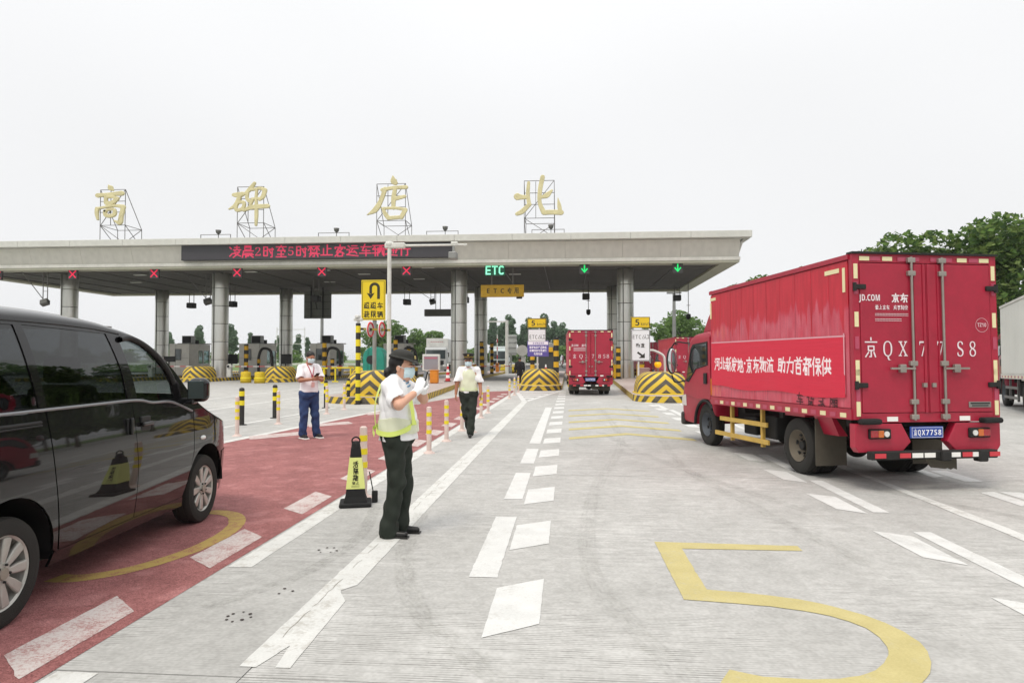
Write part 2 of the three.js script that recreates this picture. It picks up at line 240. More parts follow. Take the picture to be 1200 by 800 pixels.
mark([[-7.75, -2], [-7.62, -2], [-6.47, -12.4], [-5.37, -23.4], [-5.55, -23.4], [-6.66, -12.4]], wornPaint, 'edge_line');
mark([[-8.6, -6], [-8.45, -6], [-7.5, -22], [-7.65, -22]], wornPaint, 'edge_line');
mark(rect(-14.3, -14.15, -14, -44), wornPaint, 'lane_line'); mark(rect(-11.2, -11.05, -20, -46), wornPaint, 'lane_line');

// ---------- materials of the toll station ----------
const steel = mat(0xd6d5d0, { roughness: 0.34, metalness: 0.75 }), steelDark = mat(0x6d6d6a, { roughness: 0.5, metalness: 0.4, map: grime });
const fasciaMat = mat(0xd9d6d0, { roughness: 0.5, metalness: 0.1, map: streaks }), capMat = mat(0xd6d6d2, { roughness: 0.6, map: streaks }), ledgeMat = mat(0xeae8e2, { roughness: 0.6, map: grime });
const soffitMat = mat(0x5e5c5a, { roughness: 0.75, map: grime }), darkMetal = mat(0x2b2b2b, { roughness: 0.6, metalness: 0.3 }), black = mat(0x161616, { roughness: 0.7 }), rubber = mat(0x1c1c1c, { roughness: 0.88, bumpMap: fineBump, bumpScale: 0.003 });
const rodMat = mat(0x757270, { roughness: 0.6, metalness: 0.4 }), whiteMetal = mat(0xe4e4e0, { roughness: 0.5, map: grime }), greyMetal = mat(0x9b9c9b, { roughness: 0.5, metalness: 0.3, map: grime });
const signYellow = mat(0xe2c619, { roughness: 0.5 }), orangePaint = mat(0xe08a22, { roughness: 0.55, map: grime }), yellowMat = mat(0xdcbd20, { roughness: 0.6, map: grime });
const XL = -45.9, XR = 11.3, ZF = -45.8, ZB = -65.5, SOF = 8.15;
{
  const c = thing('toll_canopy', 'long flat grey canopy spanning the toll lanes on round columns', 'canopy', [0, 0, 0]);
  const cx = (XL + XR) / 2, cz = (ZF + ZB) / 2, L = XR - XL, D = ZF - ZB;
  part('roof_deck', [bx(L - 0.4, 1.2, D - 0.4, cx, 9.25, cz), bx(L - 0.2, 0.1, D - 0.2, cx, 9.87, cz)], greyMetal, c);
  // capping: short lengths butted end to end along the front, back and ends
  const capG = (l) => rb(l - 0.012, 0.44, 0.5, 0.02), nF = 15, lf = (L + 1.3) / nF;
  const capShared = metricUV(capG(lf)), nE = 6, le = (D + 0.2) / nE, capEnd = metricUV(place(capG(le), 0, 0, 0, 0, Math.PI / 2));
  const put = (name, g, m, x, y, z, ry = 0) => { const o = new THREE.Mesh(g, m); o.name = name; o.position.set(x, y, z); o.rotation.y = ry; c.add(o); return o; };
  for (let i = 0; i < nF; i++) for (const z of [ZF + 0.5, ZB - 0.5]) put('cap_panel', capShared, capMat, XL - 0.65 + (i + 0.5) * lf, 9.73, z);
  for (let i = 0; i < nE; i++) for (const x of [XL - 0.42, XR + 0.42]) put('cap_panel', capEnd, capMat, x, 9.73, ZB - 0.1 + (i + 0.5) * le);
  // leaning fascia panels
  const fp = (l) => extr([[-l / 2 + 0.006, 0], [l / 2 - 0.006, 0], [l / 2 - 0.006, 1.22], [-l / 2 + 0.006, 1.22]], 0.06, 0.008);
  const pl = L / 15, fG = metricUV(place(fp(pl), 0, 0, 0, 0.33)), el = D / 5, eG = metricUV(place(fp(el), 0, 0, 0, 0.33));
  for (let i = 0; i < 15; i++) { put('fascia_panel', fG, fasciaMat, XL + (i + 0.5) * pl, 8.34, ZF - 0.14); put('fascia_panel', fG, fasciaMat, XL + (i + 0.5) * pl, 8.34, ZB + 0.14, Math.PI); }
  for (let i = 0; i < 5; i++) { put('fascia_panel', eG, fasciaMat, XR - 0.14, 8.34, ZB + (i + 0.5) * el, Math.PI / 2); put('fascia_panel', eG, fasciaMat, XL + 0.14, 8.34, ZB + (i + 0.5) * el, -Math.PI / 2); }
  // ledge ring: bright lip over a sloping underside that runs in to the soffit
  const ring = (x0, x1, z0, z1, y0, y1, w) => [bx(x1 - x0, y1 - y0, w, (x0 + x1) / 2, (y0 + y1) / 2, z1 - w / 2), bx(x1 - x0, y1 - y0, w, (x0 + x1) / 2, (y0 + y1) / 2, z0 + w / 2), bx(w, y1 - y0, z1 - z0 - 2 * w - 0.006, x0 + w / 2, (y0 + y1) / 2, (z0 + z1) / 2), bx(w, y1 - y0, z1 - z0 - 2 * w - 0.006, x1 - w / 2, (y0 + y1) / 2, (z0 + z1) / 2)];
  part('ledge', ring(XL - 0.05, XR + 0.05, ZB - 0.05, ZF + 0.05, 8.12, 8.34, 0.3), ledgeMat, c);
  part('ledge_underside', ring(XL, XR, ZB, ZF, 7.97, 8.115, 1.05), mat(0xc0bfae, { roughness: 0.7, map: grime }), c);
  // soffit: long dark slats with open gaps, cross runners under them
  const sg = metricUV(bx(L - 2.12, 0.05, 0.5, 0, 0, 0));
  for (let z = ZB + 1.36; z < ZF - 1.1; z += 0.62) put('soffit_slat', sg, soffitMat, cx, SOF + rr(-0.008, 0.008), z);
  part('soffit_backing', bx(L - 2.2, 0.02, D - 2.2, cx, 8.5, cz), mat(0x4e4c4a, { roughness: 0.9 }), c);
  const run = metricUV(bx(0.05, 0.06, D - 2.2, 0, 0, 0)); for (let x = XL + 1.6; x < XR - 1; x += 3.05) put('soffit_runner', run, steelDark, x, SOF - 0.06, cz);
  const lightG = metricUV(bx(0.9, 0.04, 0.3, 0, 0, 0)), lightM = mat(0xd8d8d4, { roughness: 0.3 });
  for (const [x, z] of [[-33, -50.2], [-28.2, -53.5], [-23.5, -49], [-17.8, -48.6], [-15.5, -51], [-12, -54.5], [-4, -52], [-20, -56], [-36.5, -55], [-9.9, -47.8]]) put('ceiling_light', lightG, lightM, x, SOF - 0.05, z);
}
{ // round columns clad in drums
  const H = SOF, n = 6, h = H / n;
  const col = thing('column', 'thick grey metal column beside the near end of the red lane island', 'column', [-8, 0.2, -50], 0, 'canopy columns');
  const drum = metricUV(lathe([[0, 0.012], [0.575, 0.012], [0.6, 0.03], [0.6, h - 0.03], [0.575, h - 0.012], [0, h - 0.012]], 40)), core = metricUV(cy(0.565, 0.565, H - 0.2, 0, H / 2 - 0.1, 0, 32));
  const mk = (g, name, m, y = 0) => { const o = new THREE.Mesh(g, m); o.name = name; o.position.y = y; col.add(o); return o; };
  mk(core, 'core', darkMetal);
  for (let i = 0; i < n - 1; i++) mk(drum, 'drum', steel, i * h);
  part('top_drum', lathe([[0, 0.012], [0.575, 0.012], [0.6, 0.03], [0.6, h - 0.24], [0, h - 0.22]], 40, 0, (n - 1) * h, 0), steel, col);
  part('downpipe', bar([-0.2, 0, 0.595], [-0.2, H - 0.25, 0.595], 0.06, 0.06, 8), steelDark, col);
  for (const [x, z, l] of [[-26.4, -50, 'thick grey metal column in front of the booth, centre left'], [-38.6, -50, 'grey metal column rising behind the roof of the black van'], [4.2, -50, 'thick grey metal column behind the white lane sign on the right'],
    [-38.5, -62, 'rear grey metal column standing left of the leftmost booth'], [-26.3, -62, 'rear grey metal column left of the hanging sign back'], [-7.9, -62, 'rear grey metal column under the yellow hanging sign'], [4.15, -62, 'rear grey metal column half hidden by the right front column']]) copy(col, l, [x, 0.2, z]);
}
// ---------- giant characters on the roof ----------
const brass = mat(0xe6dcae, { roughness: 0.5, metalness: 0.15, map: grime });
function strokeGeo(pts, depth, s, u0, v0, z) { // tapering brush stroke: u v width per point
  const c = new THREE.CatmullRomCurve3(pts.map(([u, v, w]) => V(u, v, w)), false, 'centripetal'), P = c.getPoints(Math.max(6, (pts.length - 1) * 6)), L = [], R = [];
  for (let i = 0; i < P.length; i++) { const a = P[Math.max(0, i - 1)], b = P[Math.min(P.length - 1, i + 1)], dx = b.x - a.x, dy = b.y - a.y, l = Math.hypot(dx, dy) || 1, w = P[i].z / 2; L.push([P[i].x - (dy / l) * w, P[i].y + (dx / l) * w]); R.push([P[i].x + (dy / l) * w, P[i].y - (dx / l) * w]); }
  const cap = (p, q, n) => { const o = [], mx = (p[0] + q[0]) / 2, my = (p[1] + q[1]) / 2, r = Math.hypot(p[0] - q[0], p[1] - q[1]) / 2, a0 = Math.atan2(p[1] - my, p[0] - mx); for (let i = 1; i < 5; i++) o.push([mx + r * Math.cos(a0 + n * (i / 5) * Math.PI), my + r * 0.9 * Math.sin(a0 + n * (i / 5) * Math.PI)]); return o; };
  let o = [...L, ...cap(L[L.length - 1], R[R.length - 1], -1), ...R.reverse(), ...cap(R[R.length - 1], L[0], -1)].map(([u, v]) => [(u - u0) * s, (v0 - v) * s]);
  return extr(o, depth, 0.03).translate(0, 0, z);
}
const bigWords = [
  ['高', -33.0, 330, 728, 'leftmost of the four pale gold characters on the roof', 190, 474, [[[300, 98, 14], [318, 125, 58], [345, 150, 22]], [[172, 206, 48], [300, 196, 34], [452, 187, 52]], [[268, 232, 34], [276, 290, 46], [330, 292, 46], [400, 246, 40]], [[265, 230, 30], [330, 222, 32], [402, 242, 38]], [[280, 295, 22], [286, 335, 22]], [[172, 350, 46], [168, 400, 40], [180, 466, 22]], [[185, 345, 26], [390, 322, 30], [470, 338, 52]], [[472, 335, 46], [448, 430, 48], [432, 505, 52], [372, 484, 14]], [[262, 378, 38], [270, 420, 40], [310, 432, 40], [370, 415, 40], [368, 365, 34], [300, 362, 26], [262, 378, 32]]]],
  ['碑', -22.55, 330, 704, 'second of the four pale gold characters on the roof', 178, 468, [[[148, 206, 40], [200, 205, 52], [252, 188, 30]], [[214, 225, 44], [170, 316, 44], [96, 358, 12]], [[172, 305, 40], [180, 368, 36], [248, 352, 36], [262, 288, 34], [190, 290, 28]], [[378, 82, 30], [330, 145, 44], [232, 226, 10]], [[300, 180, 34], [296, 245, 36], [320, 275, 40]], [[345, 156, 26], [440, 142, 32], [494, 160, 44]], [[492, 165, 46], [470, 230, 44], [430, 262, 30]], [[402, 160, 28], [392, 262, 28]], [[350, 252, 24], [450, 248, 26]], [[358, 262, 34], [332, 318, 30]], [[258, 376, 26], [345, 344, 46], [528, 332, 44]], [[398, 275, 30], [402, 420, 38], [398, 532, 26]]]],
  ['店', -12.35, 325, 715, 'third of the four pale gold characters on the roof', 172, 478, [[[350, 52, 12], [358, 105, 66], [375, 125, 52]], [[236, 196, 40], [350, 176, 34], [492, 172, 40]], [[268, 185, 46], [222, 310, 46], [165, 402, 56], [76, 456, 6]], [[372, 188, 40], [358, 285, 48], [356, 388, 40]], [[378, 290, 40], [478, 268, 32]], [[244, 396, 28], [272, 450, 44], [306, 494, 46]], [[238, 392, 26], [370, 388, 28], [490, 408, 34]], [[484, 408, 46], [440, 488, 46]], [[300, 494, 40], [450, 484, 36]]]],
  ['北', -1.95, 335, 692, 'rightmost of the four pale gold characters on the roof', 185, 494, [[[232, 128, 32], [224, 250, 40], [236, 350, 42]], [[114, 270, 74], [150, 276, 52], [210, 278, 36]], [[110, 450, 36], [160, 428, 50], [242, 352, 42]], [[376, 72, 46], [350, 200, 46], [346, 340, 42], [386, 438, 52]], [[385, 440, 50], [470, 438, 48], [566, 442, 54]], [[558, 450, 40], [545, 370, 40], [532, 292, 6]], [[470, 214, 22], [420, 262, 52], [368, 284, 26]]]],
];
for (const [ch, X, u0, v0, label, ua, ub, strokes] of bigWords) {
  const s = 0.00672, t = thing('roof_character', label, 'letter', [X, 9.98, -46.9], 0, 'big characters standing on the roof');
  part('character', strokes.map((q, i) => strokeGeo(q, 0.17, s, u0, v0, 0.06 + i * 0.003)), brass, t);
  const a = (ua - u0) * s, b = (ub - u0) * s, H = 3.95, h = 1.35, d = -1.95, w = 0.036;
  const bars = [[[a, 0, 0], [a, H, 0]], [[b, 0, 0], [b, H, 0]], [[a, H, 0], [b, H, 0]], [[a, h, 0], [b, h, 0]], [[a, 0, d], [a, h, d]], [[b, 0, d], [b, h, d]], [[a, h, d], [b, h, d]], [[a, h, 0], [a, h, d]], [[b, h, 0], [b, h, d]], [[a, H, 0], [a, h, d]], [[b, H, 0], [b, h, d]], [[a, h, 0], [a, 0, d]], [[b, h, 0], [b, 0, d]], [[a, h, 0], [b, 0, 0.02]], [[a, 2.3, 0], [b, 2.3, 0]], [[a, 3.1, 0], [b, 3.1, 0]], [[a + 0.8, 1.35, 0], [a + 0.8, 3.9, 0]], [[b, H, 0], [a, h, -0.03]], [[b, h, d], [a, 0, d]]];
  for (const [p, q] of bars) part('frame_bar', bar(p, q, w), rodMat, t);
}
// roof floodlights on low rails between the characters
for (const [x, l] of [[-24.9, 'small roof rail with spotlight left of the second roof character'], [-16.3, 'small roof rail with spotlight between second and third roof characters'], [-8.6, 'small roof rail with spotlight right of the third roof character'], [-1.3, 'small roof rail with spotlight under the rightmost roof character']]) {
  const t = thing('roof_spotlight', l, 'spotlight', [x, 9.95, -46.4], 0, 'spotlights along the roof edge');
  part('rail', [bar([-1.1, 0, 0], [-1.1, 0.5, 0], 0.04), bar([1.1, 0, 0], [1.1, 0.5, 0], 0.04), bar([-1.1, 0.48, 0], [1.1, 0.48, 0], 0.035)], rodMat, t);
  part('lamp_head', [lathe([[0.05, 0], [0.16, 0.1], [0.2, 0.3], [0.05, 0.32]], 12, 0.2, 0.5, 0), bar([0.2, 0.1, 0], [0.2, 0.52, 0], 0.04)], steelDark, t);
}
{ // scrolling text board
  const t = thing('led_board', 'long dark display board with red characters on the canopy front', 'display board', [-17.28, 8.46, -45.55]);
  const W = 19.1, H = 1.16;
  part('housing', rb(W, H, 0.4, 0.03, 0, H / 2, 0), mat(0x3c3b3f, { roughness: 0.6 }), t);
  const draw = (bg, fg) => (x, w, h) => { x.fillStyle = bg; x.fillRect(0, 0, w, h); x.strokeStyle = x.fillStyle = fg; const text = '凌晨2时至5时禁止客运车辆通行', x0 = w * 0.180, x1 = w * 0.822, st = (x1 - x0) / 14; let cx = x0; for (const ch of text) { const num = /\d/.test(ch), ww = num ? st * 0.62 : st * 1.04; if (num) { x.font = `${Math.round(h * 0.78)}px serif`; x.textBaseline = 'alphabetic'; x.fillText(ch, cx, h * 0.8); } else glyph(x, ch, cx, h * 0.1, ww * 0.94, h * 0.84, h * 0.085); cx += ww; }
    x.fillStyle = bg; for (let i = 0; i < w; i += 6) x.fillRect(i, 0, 1, h); for (let j = 0; j < h; j += 6) x.fillRect(0, j, w, 1); };
  const s = new THREE.Mesh(new THREE.PlaneGeometry(W - 0.16, H - 0.14), new THREE.MeshStandardMaterial({ map: canvas(2048, 126, draw('#3f3d42', '#d8305a')), emissive: 0xffffff, emissiveMap: canvas(2048, 126, draw('#000000', '#d8284e')), emissiveIntensity: 0.8, roughness: 0.5 }));
  s.name = 'screen'; s.position.set(0, H / 2, 0.205); t.add(s);
}
// ---------- lane signals under the canopy edge ----------
function signal(x, label, kind) {
  const t = thing('lane_signal', label, 'signal', [x, 7.34, -46.2], 0, kind === 'x' ? 'red cross lane signals' : 'green arrow lane signals');
  part('housing', rb(0.68, 0.68, 0.16, 0.02, 0, 0.34, 0), mat(0x4a4648, { roughness: 0.6 }), t);
  for (const s of [-0.28, 0.28]) part('hanger', bar([s, 0.68, 0], [s, 1.2, 0], 0.04), darkMetal, t);
  const glow = mat(kind === 'x' ? 0xd03050 : 0x20b060, { emissive: kind === 'x' ? 0xe02048 : 0x18e070, emissiveIntensity: kind === 'x' ? 0.7 : 0.9 });
  if (kind === 'x') part('cross_mark', [bar([-0.25, 0.09, 0.095], [0.25, 0.59, 0.095], 0.075, 0.03), bar([-0.25, 0.59, 0.1], [0.25, 0.09, 0.1], 0.075, 0.03)], glow, t);
  else part('arrow_mark', [bar([0, 0.2, 0.095], [0, 0.6, 0.095], 0.09, 0.03), bar([-0.2, 0.36, 0.1], [0.02, 0.1, 0.1], 0.085, 0.03), bar([0.2, 0.36, 0.105], [-0.02, 0.1, 0.105], 0.085, 0.03)], glow, t);
}
signal(-41.2, 'red cross lane signal at the left edge above the van', 'x');
signal(-35.4, 'red cross lane signal in front of the leftmost front column', 'x');
signal(-29.27, 'red cross lane signal below the left end of the display board', 'x');
signal(-23.15, 'red cross lane signal right of the second front column', 'x');
signal(-17.03, 'red cross lane signal above the hanging grid sign back', 'x');
signal(-11.04, 'red cross lane signal right of the white camera mast', 'x');
signal(1.16, 'green arrow lane signal above the truck under the canopy', 'g');
signal(7.35, 'green arrow lane signal nearest the right end of the canopy', 'g');
{
  const t = thing('etc_light_sign', 'glowing green letters ETC hung under the canopy edge', 'sign', [-4.93, 7.3, -46.2]);
  part('backing', bx(1.4, 0.72, 0.08, 0, 0.36, -0.06), mat(0x1f5a44, { roughness: 0.6 }), t);
  part('hanger', [bar([-0.5, 0.7, 0], [-0.5, 1.15, 0], 0.04), bar([0.5, 0.7, 0], [0.5, 1.15, 0], 0.04)], darkMetal, t);
  const g = mat(0x9af0cf, { emissive: 0x8cf5cc, emissiveIntensity: 0.75 }), w = 0.095;
  const L = (name, q) => part(name, q.map(([p, r], i) => bar([...p, 0.01 + i * 0.003], [...r, 0.01 + i * 0.003], w, 0.05)), g, t);
  L('letter_e', [[[-0.58, 0.06], [-0.58, 0.66]], [[-0.6, 0.61], [-0.28, 0.61]], [[-0.6, 0.36], [-0.3, 0.36]], [[-0.6, 0.11], [-0.28, 0.11]]]);
  L('letter_t', [[[-0.2, 0.61], [0.2, 0.61]], [[0, 0.64], [0, 0.06]]]);
  L('letter_c', [[[0.6, 0.54], [0.5, 0.64]], [[0.52, 0.61], [0.38, 0.61]], [[0.4, 0.62], [0.3, 0.5]], [[0.32, 0.54], [0.32, 0.18]], [[0.3, 0.22], [0.4, 0.1]], [[0.38, 0.11], [0.52, 0.11]], [[0.5, 0.08], [0.6, 0.18]]]);
}
{ // yellow hanging board
  const t = thing('hanging_lane_sign', 'yellow ETC board hanging below the canopy on two rods', 'sign', [-4.55, 5.95, -47.6]);
  part('board', rb(3.05, 0.86, 0.14, 0.03, 0, 0.43, 0), mat(0xd2a417, { roughness: 0.5, map: grime }), t);
  const d = decal('lettering', 2.9, 0.72, 512, 128, (x) => { x.fillStyle = x.strokeStyle = '#3a3420'; let i = 0; for (const ch of 'ETC专用') { write(x, ch, 50 + i * 88, 26, 62, 72, 8); i++; } }, t); d.position.set(0, 0.43, 0.074);
  for (const s of [-0.75, 0.75]) part('hanger', [bar([s, 0.86, 0], [s, 2.1, 0], 0.07), bar([s - 0.1, 1.3, 0], [s + 0.1, 1.3, 0], 0.04)], rodMat, t);
  part('lamp', bx(0.4, 0.12, 0.2, 1.2, -0.06, 0), darkMetal, t);
}
{ // backs of boards for the other direction
  const t = thing('hanging_sign', 'square grey back of a sign hanging between the columns', 'sign', [-22.7, 5.3, -60.5]);
  part('panel', rb(2.55, 2.5, 0.12, 0.04, 0, 1.25, 0), mat(0x7f817c, { roughness: 0.6, map: grime }), t);
  for (const y of [0.2, 0.85, 1.5, 2.15]) part('rib', bx(2.4, 0.07, 0.08, 0, y, 0.1), steelDark, t);
  for (const x of [-0.55, 0.55]) part('post', bx(0.09, 3.0, 0.09, x, 1.55, 0.185), darkMetal, t);
  part('brace', bar([-0.4, 2.9, 0.28], [0.05, 0.8, 0.28], 0.06), darkMetal, t);
  const b = thing('hanging_display', 'long grey box hanging left of the central column', 'sign', [-11.3, 5.35, -59]);
  part('box', rb(2.4, 0.62, 0.3, 0.05, 0, 0.31, 0), mat(0x6f706c, { roughness: 0.6, map: grime }), b);
  for (const s of [-0.2, 0.2]) part('hanger', bar([s, 0.62, 0], [s, 2.7, 0], 0.05), rodMat, b);
}
// cameras and lamps on drop rods
function dropLamp(x, y, z, kind, label) {
  const t = thing(kind === 'cam' ? 'lane_camera' : 'flood_lamp', label, kind === 'cam' ? 'camera' : 'lamp', [x, y, z], 0, kind === 'cam' ? 'box cameras under the canopy' : 'tilted lamps under the canopy');
  const h = 8.1 - y;
  if (kind === 'cam') {
    part('casing', rb(0.6, 0.5, 0.7, 0.05, 0, 0, 0), black, t);
    part('lens_hood', bx(0.5, 0.4, 0.1, 0, 0, 0.4), mat(0x3a3a3a), t);
    for (const s of [-0.22, 0.22]) part('drop_rod', bar([s, 0.2, 0], [s, h, 0], 0.045), rodMat, t);
  } else {
    part('lamp_head', place(rb(0.55, 0.42, 0.4, 0.06, 0, 0, 0), 0, 0, 0, -0.5, 0, 0.35), steelDark, t);
    for (const s of [-0.15, 0.2]) part('drop_rod', bar([s, 0.15, 0], [s, h, 0], 0.045), rodMat, t);
    part('stay', bar([-0.1, 0.2, 0], [-1.6, h, 0.4], 0.04), rodMat, t);
    part('rung', [bar([-0.15, h * 0.35, 0], [0.2, h * 0.35, 0], 0.03), bar([-0.15, h * 0.65, 0], [0.2, h * 0.65, 0], 0.03)], rodMat, t);
  }
}
for (const a of [[-35.0, 6.6, -61, 'cam', 'black box camera left of the leftmost rear column'], [-27.4, 6.0, -50, 'lamp', 'tilted grey lamp hanging just left of the second front column'], [-29.5, 6.45, -58, 'cam', 'black box camera touching the left of the second front column'], [-20.4, 6.5, -54, 'cam', 'dark box camera between second front column and rear column'],
  [-38.2, 5.75, -47, 'lamp', 'tilted grey lamp hanging above the van roof'], [-17.2, 6.9, -61, 'lamp', 'small tilted lamp left of the yellow turning sign'], [-18.2, 6.35, -62, 'cam', 'black box camera hidden behind the yellow turning sign'], [-14.3, 6.7, -60, 'cam', 'black box camera right of the white mast'], [-8.6, 6.6, -57, 'cam', 'black box camera at the left of the central column'],
  [1.55, 6.8, -57, 'cam', 'black box camera above the truck in the lane'], [9.5, 6.9, -60, 'cam', 'black box camera right of the right front column'], [-12.4, 6.9, -62, 'lamp', 'small tilted lamp right of the white mast']]) dropLamp(...a);
for (const [x, y, z, l] of [[1.75, 5.55, -57, 'small black dome camera under the box camera over the truck lane'], [10.1, 5.2, -58, 'small black dome camera on a long rod near the canopy end']]) {
  const t = thing('dome_camera', l, 'camera', [x, y, z], 0, 'dome cameras under the canopy');
  part('casing', [rb(0.36, 0.36, 0.36, 0.08, 0, 0, 0), lathe([[0, -0.3], [0.12, -0.26], [0.16, -0.16]], 12)], black, t);
  part('drop_rod', [bar([0, 0.1, 0], [0, 8.1 - y, 0], 0.05), bar([-0.15, 0.9, 0], [0.15, 0.9, 0], 0.04)], rodMat, t);
}

// ---------- traffic islands ----------
const stripeTex = canvas(128, 32, (x) => { x.fillStyle = '#dcb930'; x.fillRect(0, 0, 128, 32); x.fillStyle = '#4a4640'; x.fillRect(0, 0, 64, 32); for (let i = 0; i < 500; i++) { x.fillStyle = `rgba(${i % 2 ? '235,225,180' : '90,84,70'},0.12)`; x.fillRect(rnd() * 128, rnd() * 32, 1 + rnd() * 4, 1 + rnd() * 3); } });
stripeTex.wrapS = stripeTex.wrapT = THREE.RepeatWrapping;
const stripeMat = mat(0xffffff, { map: stripeTex, roughness: 0.7 });
const islandTop = mat(0xcdbdb6, { map: dataTex(512, 512, (u, v) => { const k = 0.5 * N64(u, v) + 0.5 * N256(u, v), c = 190 + 50 * k; return [c, c, c]; }, true, 0.5), roughness: 0.9 });
function island(name, label, plan, nose, h = 0.24) { // plan: outline (x z) walked from one back corner round the nose to the other
  const t = thing(name, label, 'kerb island', [0, 0, 0], 0, 'kerbed islands between the lanes');
  const P = plan.map(([x, z]) => new THREE.Vector2(x, z)), pos = [], uv = [], idx = []; let s = 0; const S = [0];
  for (let i = 1; i < P.length; i++) S.push(s += P[i].distanceTo(P[i - 1]));
  const mid = S[nose];
  for (let i = 0; i < P.length; i++) for (const y of [0, h]) { pos.push(P[i].x, y, P[i].y); uv.push((Math.abs(S[i] - mid) * 1.25 + y * 1.1) / 0.62, y); }
  for (let i = 0; i + 1 < P.length; i++) { const a = 2 * i; idx.push(a, a + 1, a + 2, a + 1, a + 3, a + 2); }
  const g = new THREE.BufferGeometry(); g.setAttribute('position', new THREE.Float32BufferAttribute(pos, 3)); g.setAttribute('uv', new THREE.Float32BufferAttribute(uv, 2)); g.setIndex(idx); g.computeVertexNormals();
  part('striped_kerb', g, stripeMat, t, true);
  const top = new THREE.ShapeGeometry(new THREE.Shape(plan.map(([x, z]) => new THREE.Vector2(x, -z)))); top.rotateX(-Math.PI / 2); top.translate(0, h, 0);
  part('top', top, islandTop, t);
  return t;
}
function noseArc(cx, cz, rx, rz, n = 12) { const o = []; for (let i = 0; i <= n; i++) { const a = Math.PI * (i / n); o.push([cx + rx * Math.cos(a), cz + rz * Math.sin(a)]); } return o; }
function planOf(xl, xr, zn, zb, rz = 1.0) { const a = noseArc((xl + xr) / 2, zn - rz, (xr - xl) / 2, rz); return [[[xr, zb], ...a, [xl, zb]], 7]; }
island('lane_island', 'long kerbed island left of the red lane with a striped nose', [[-6.95, -78], [-6.9, -56], [-6.1, -38], ...noseArc(-7.15, -24.9, 1.75, 1.35), [-9.1, -44], [-9.1, -78]], 9);
island('lane_island', 'kerbed island with a striped nose behind the purple sign', ...planOf(-2.65, -0.28, -34.4, -78, 1.3));
island('lane_island', 'kerbed island with a striped nose under the right column', [[5.2, -78], ...noseArc(3.72, -26.6, 1.22, 1.5), [3.1, -48], [3.2, -78]], 7);
for (const [x, l] of [[-14.1, 'kerbed island behind the woman in the dark hat'], [-20.3, 'kerbed island with a striped nose behind the man in jeans'], [-26.3, 'kerbed island carrying the booth beside the second front column'], [-32.4, 'kerbed island carrying the leftmost booth'], [-38.5, 'kerbed island far left, hidden behind the van']]) island('lane_island', l, ...planOf(x - 1.15, x + 1.15, -45.4, -78, 1.1));

function crashNose(x, z, W, D, H, back, label, y0 = 0.24) { // rounded striped crash block
  const t = thing('crash_block', label, 'barrier', [x, y0, z], 0, 'yellow and black striped crash blocks');
  const base = [], n = 20; base.push([W / 2, -D - back]); for (let i = 0; i <= n; i++) { const a = Math.PI * (i / n); base.push([(W / 2) * Math.cos(a), -D + D * Math.sin(a)]); } base.push([-W / 2, -D - back]);
  let S = [0]; for (let i = 1; i < base.length; i++) S.push(S[i - 1] + Math.hypot(base[i][0] - base[i - 1][0], base[i][1] - base[i - 1][1]));
  const mid = S[S.length - 1] / 2, m = 12, pos = [], uv = [], idx = [];
  for (let j = 0; j <= m; j++) { const th = (Math.PI / 2) * (j / m), k = Math.max(0.001, Math.cos(th)) ** 0.42, y = H * Math.sin(th) ** 0.92;
    base.forEach(([bx0, bz], i) => { const cz = Math.min(bz, -D * 0.9); pos.push(bx0 * k, y, cz + (bz - cz) * k); uv.push((Math.abs(S[i] - mid) * 0.95 + y * 1.15) / 0.46, y); }); }
  const w = base.length; for (let j = 0; j < m; j++) for (let i = 0; i + 1 < w; i++) { const a = j * w + i; idx.push(a, a + w, a + 1, a + 1, a + w, a + w + 1); }
  const g = new THREE.BufferGeometry(); g.setAttribute('position', new THREE.Float32BufferAttribute(pos, 3)); g.setAttribute('uv', new THREE.Float32BufferAttribute(uv, 2)); g.setIndex(idx); g.computeVertexNormals();
  part('shell', g, stripeMat, t, true);
  part('rim', tube(base.map(([a, b]) => [a * 1.02, 0.0, b + 0.02]), 0.05, 60, 6), yellowMat, t);
  return t;
}
crashNose(-7.15, -24.2, 2.5, 1.1, 0.92, 1.6, 'big striped dome block behind the woman in the dark hat');
crashNose(-1.45, -35.1, 2.05, 1.0, 0.84, 1.2, 'striped block at the foot of the purple sign');
crashNose(3.72, -26.2, 2.0, 1.0, 0.84, 1.2, 'striped block left of the red truck cab');
for (const [x, l] of [[-20.3, 'low striped wedge behind the man in jeans'], [-26.3, 'low striped wedge right of the van mirror'], [-14.1, 'low striped wedge hidden behind the big dome block']]) crashNose(x, -45.7, 1.9, 0.9, 0.85, 1.0, l);

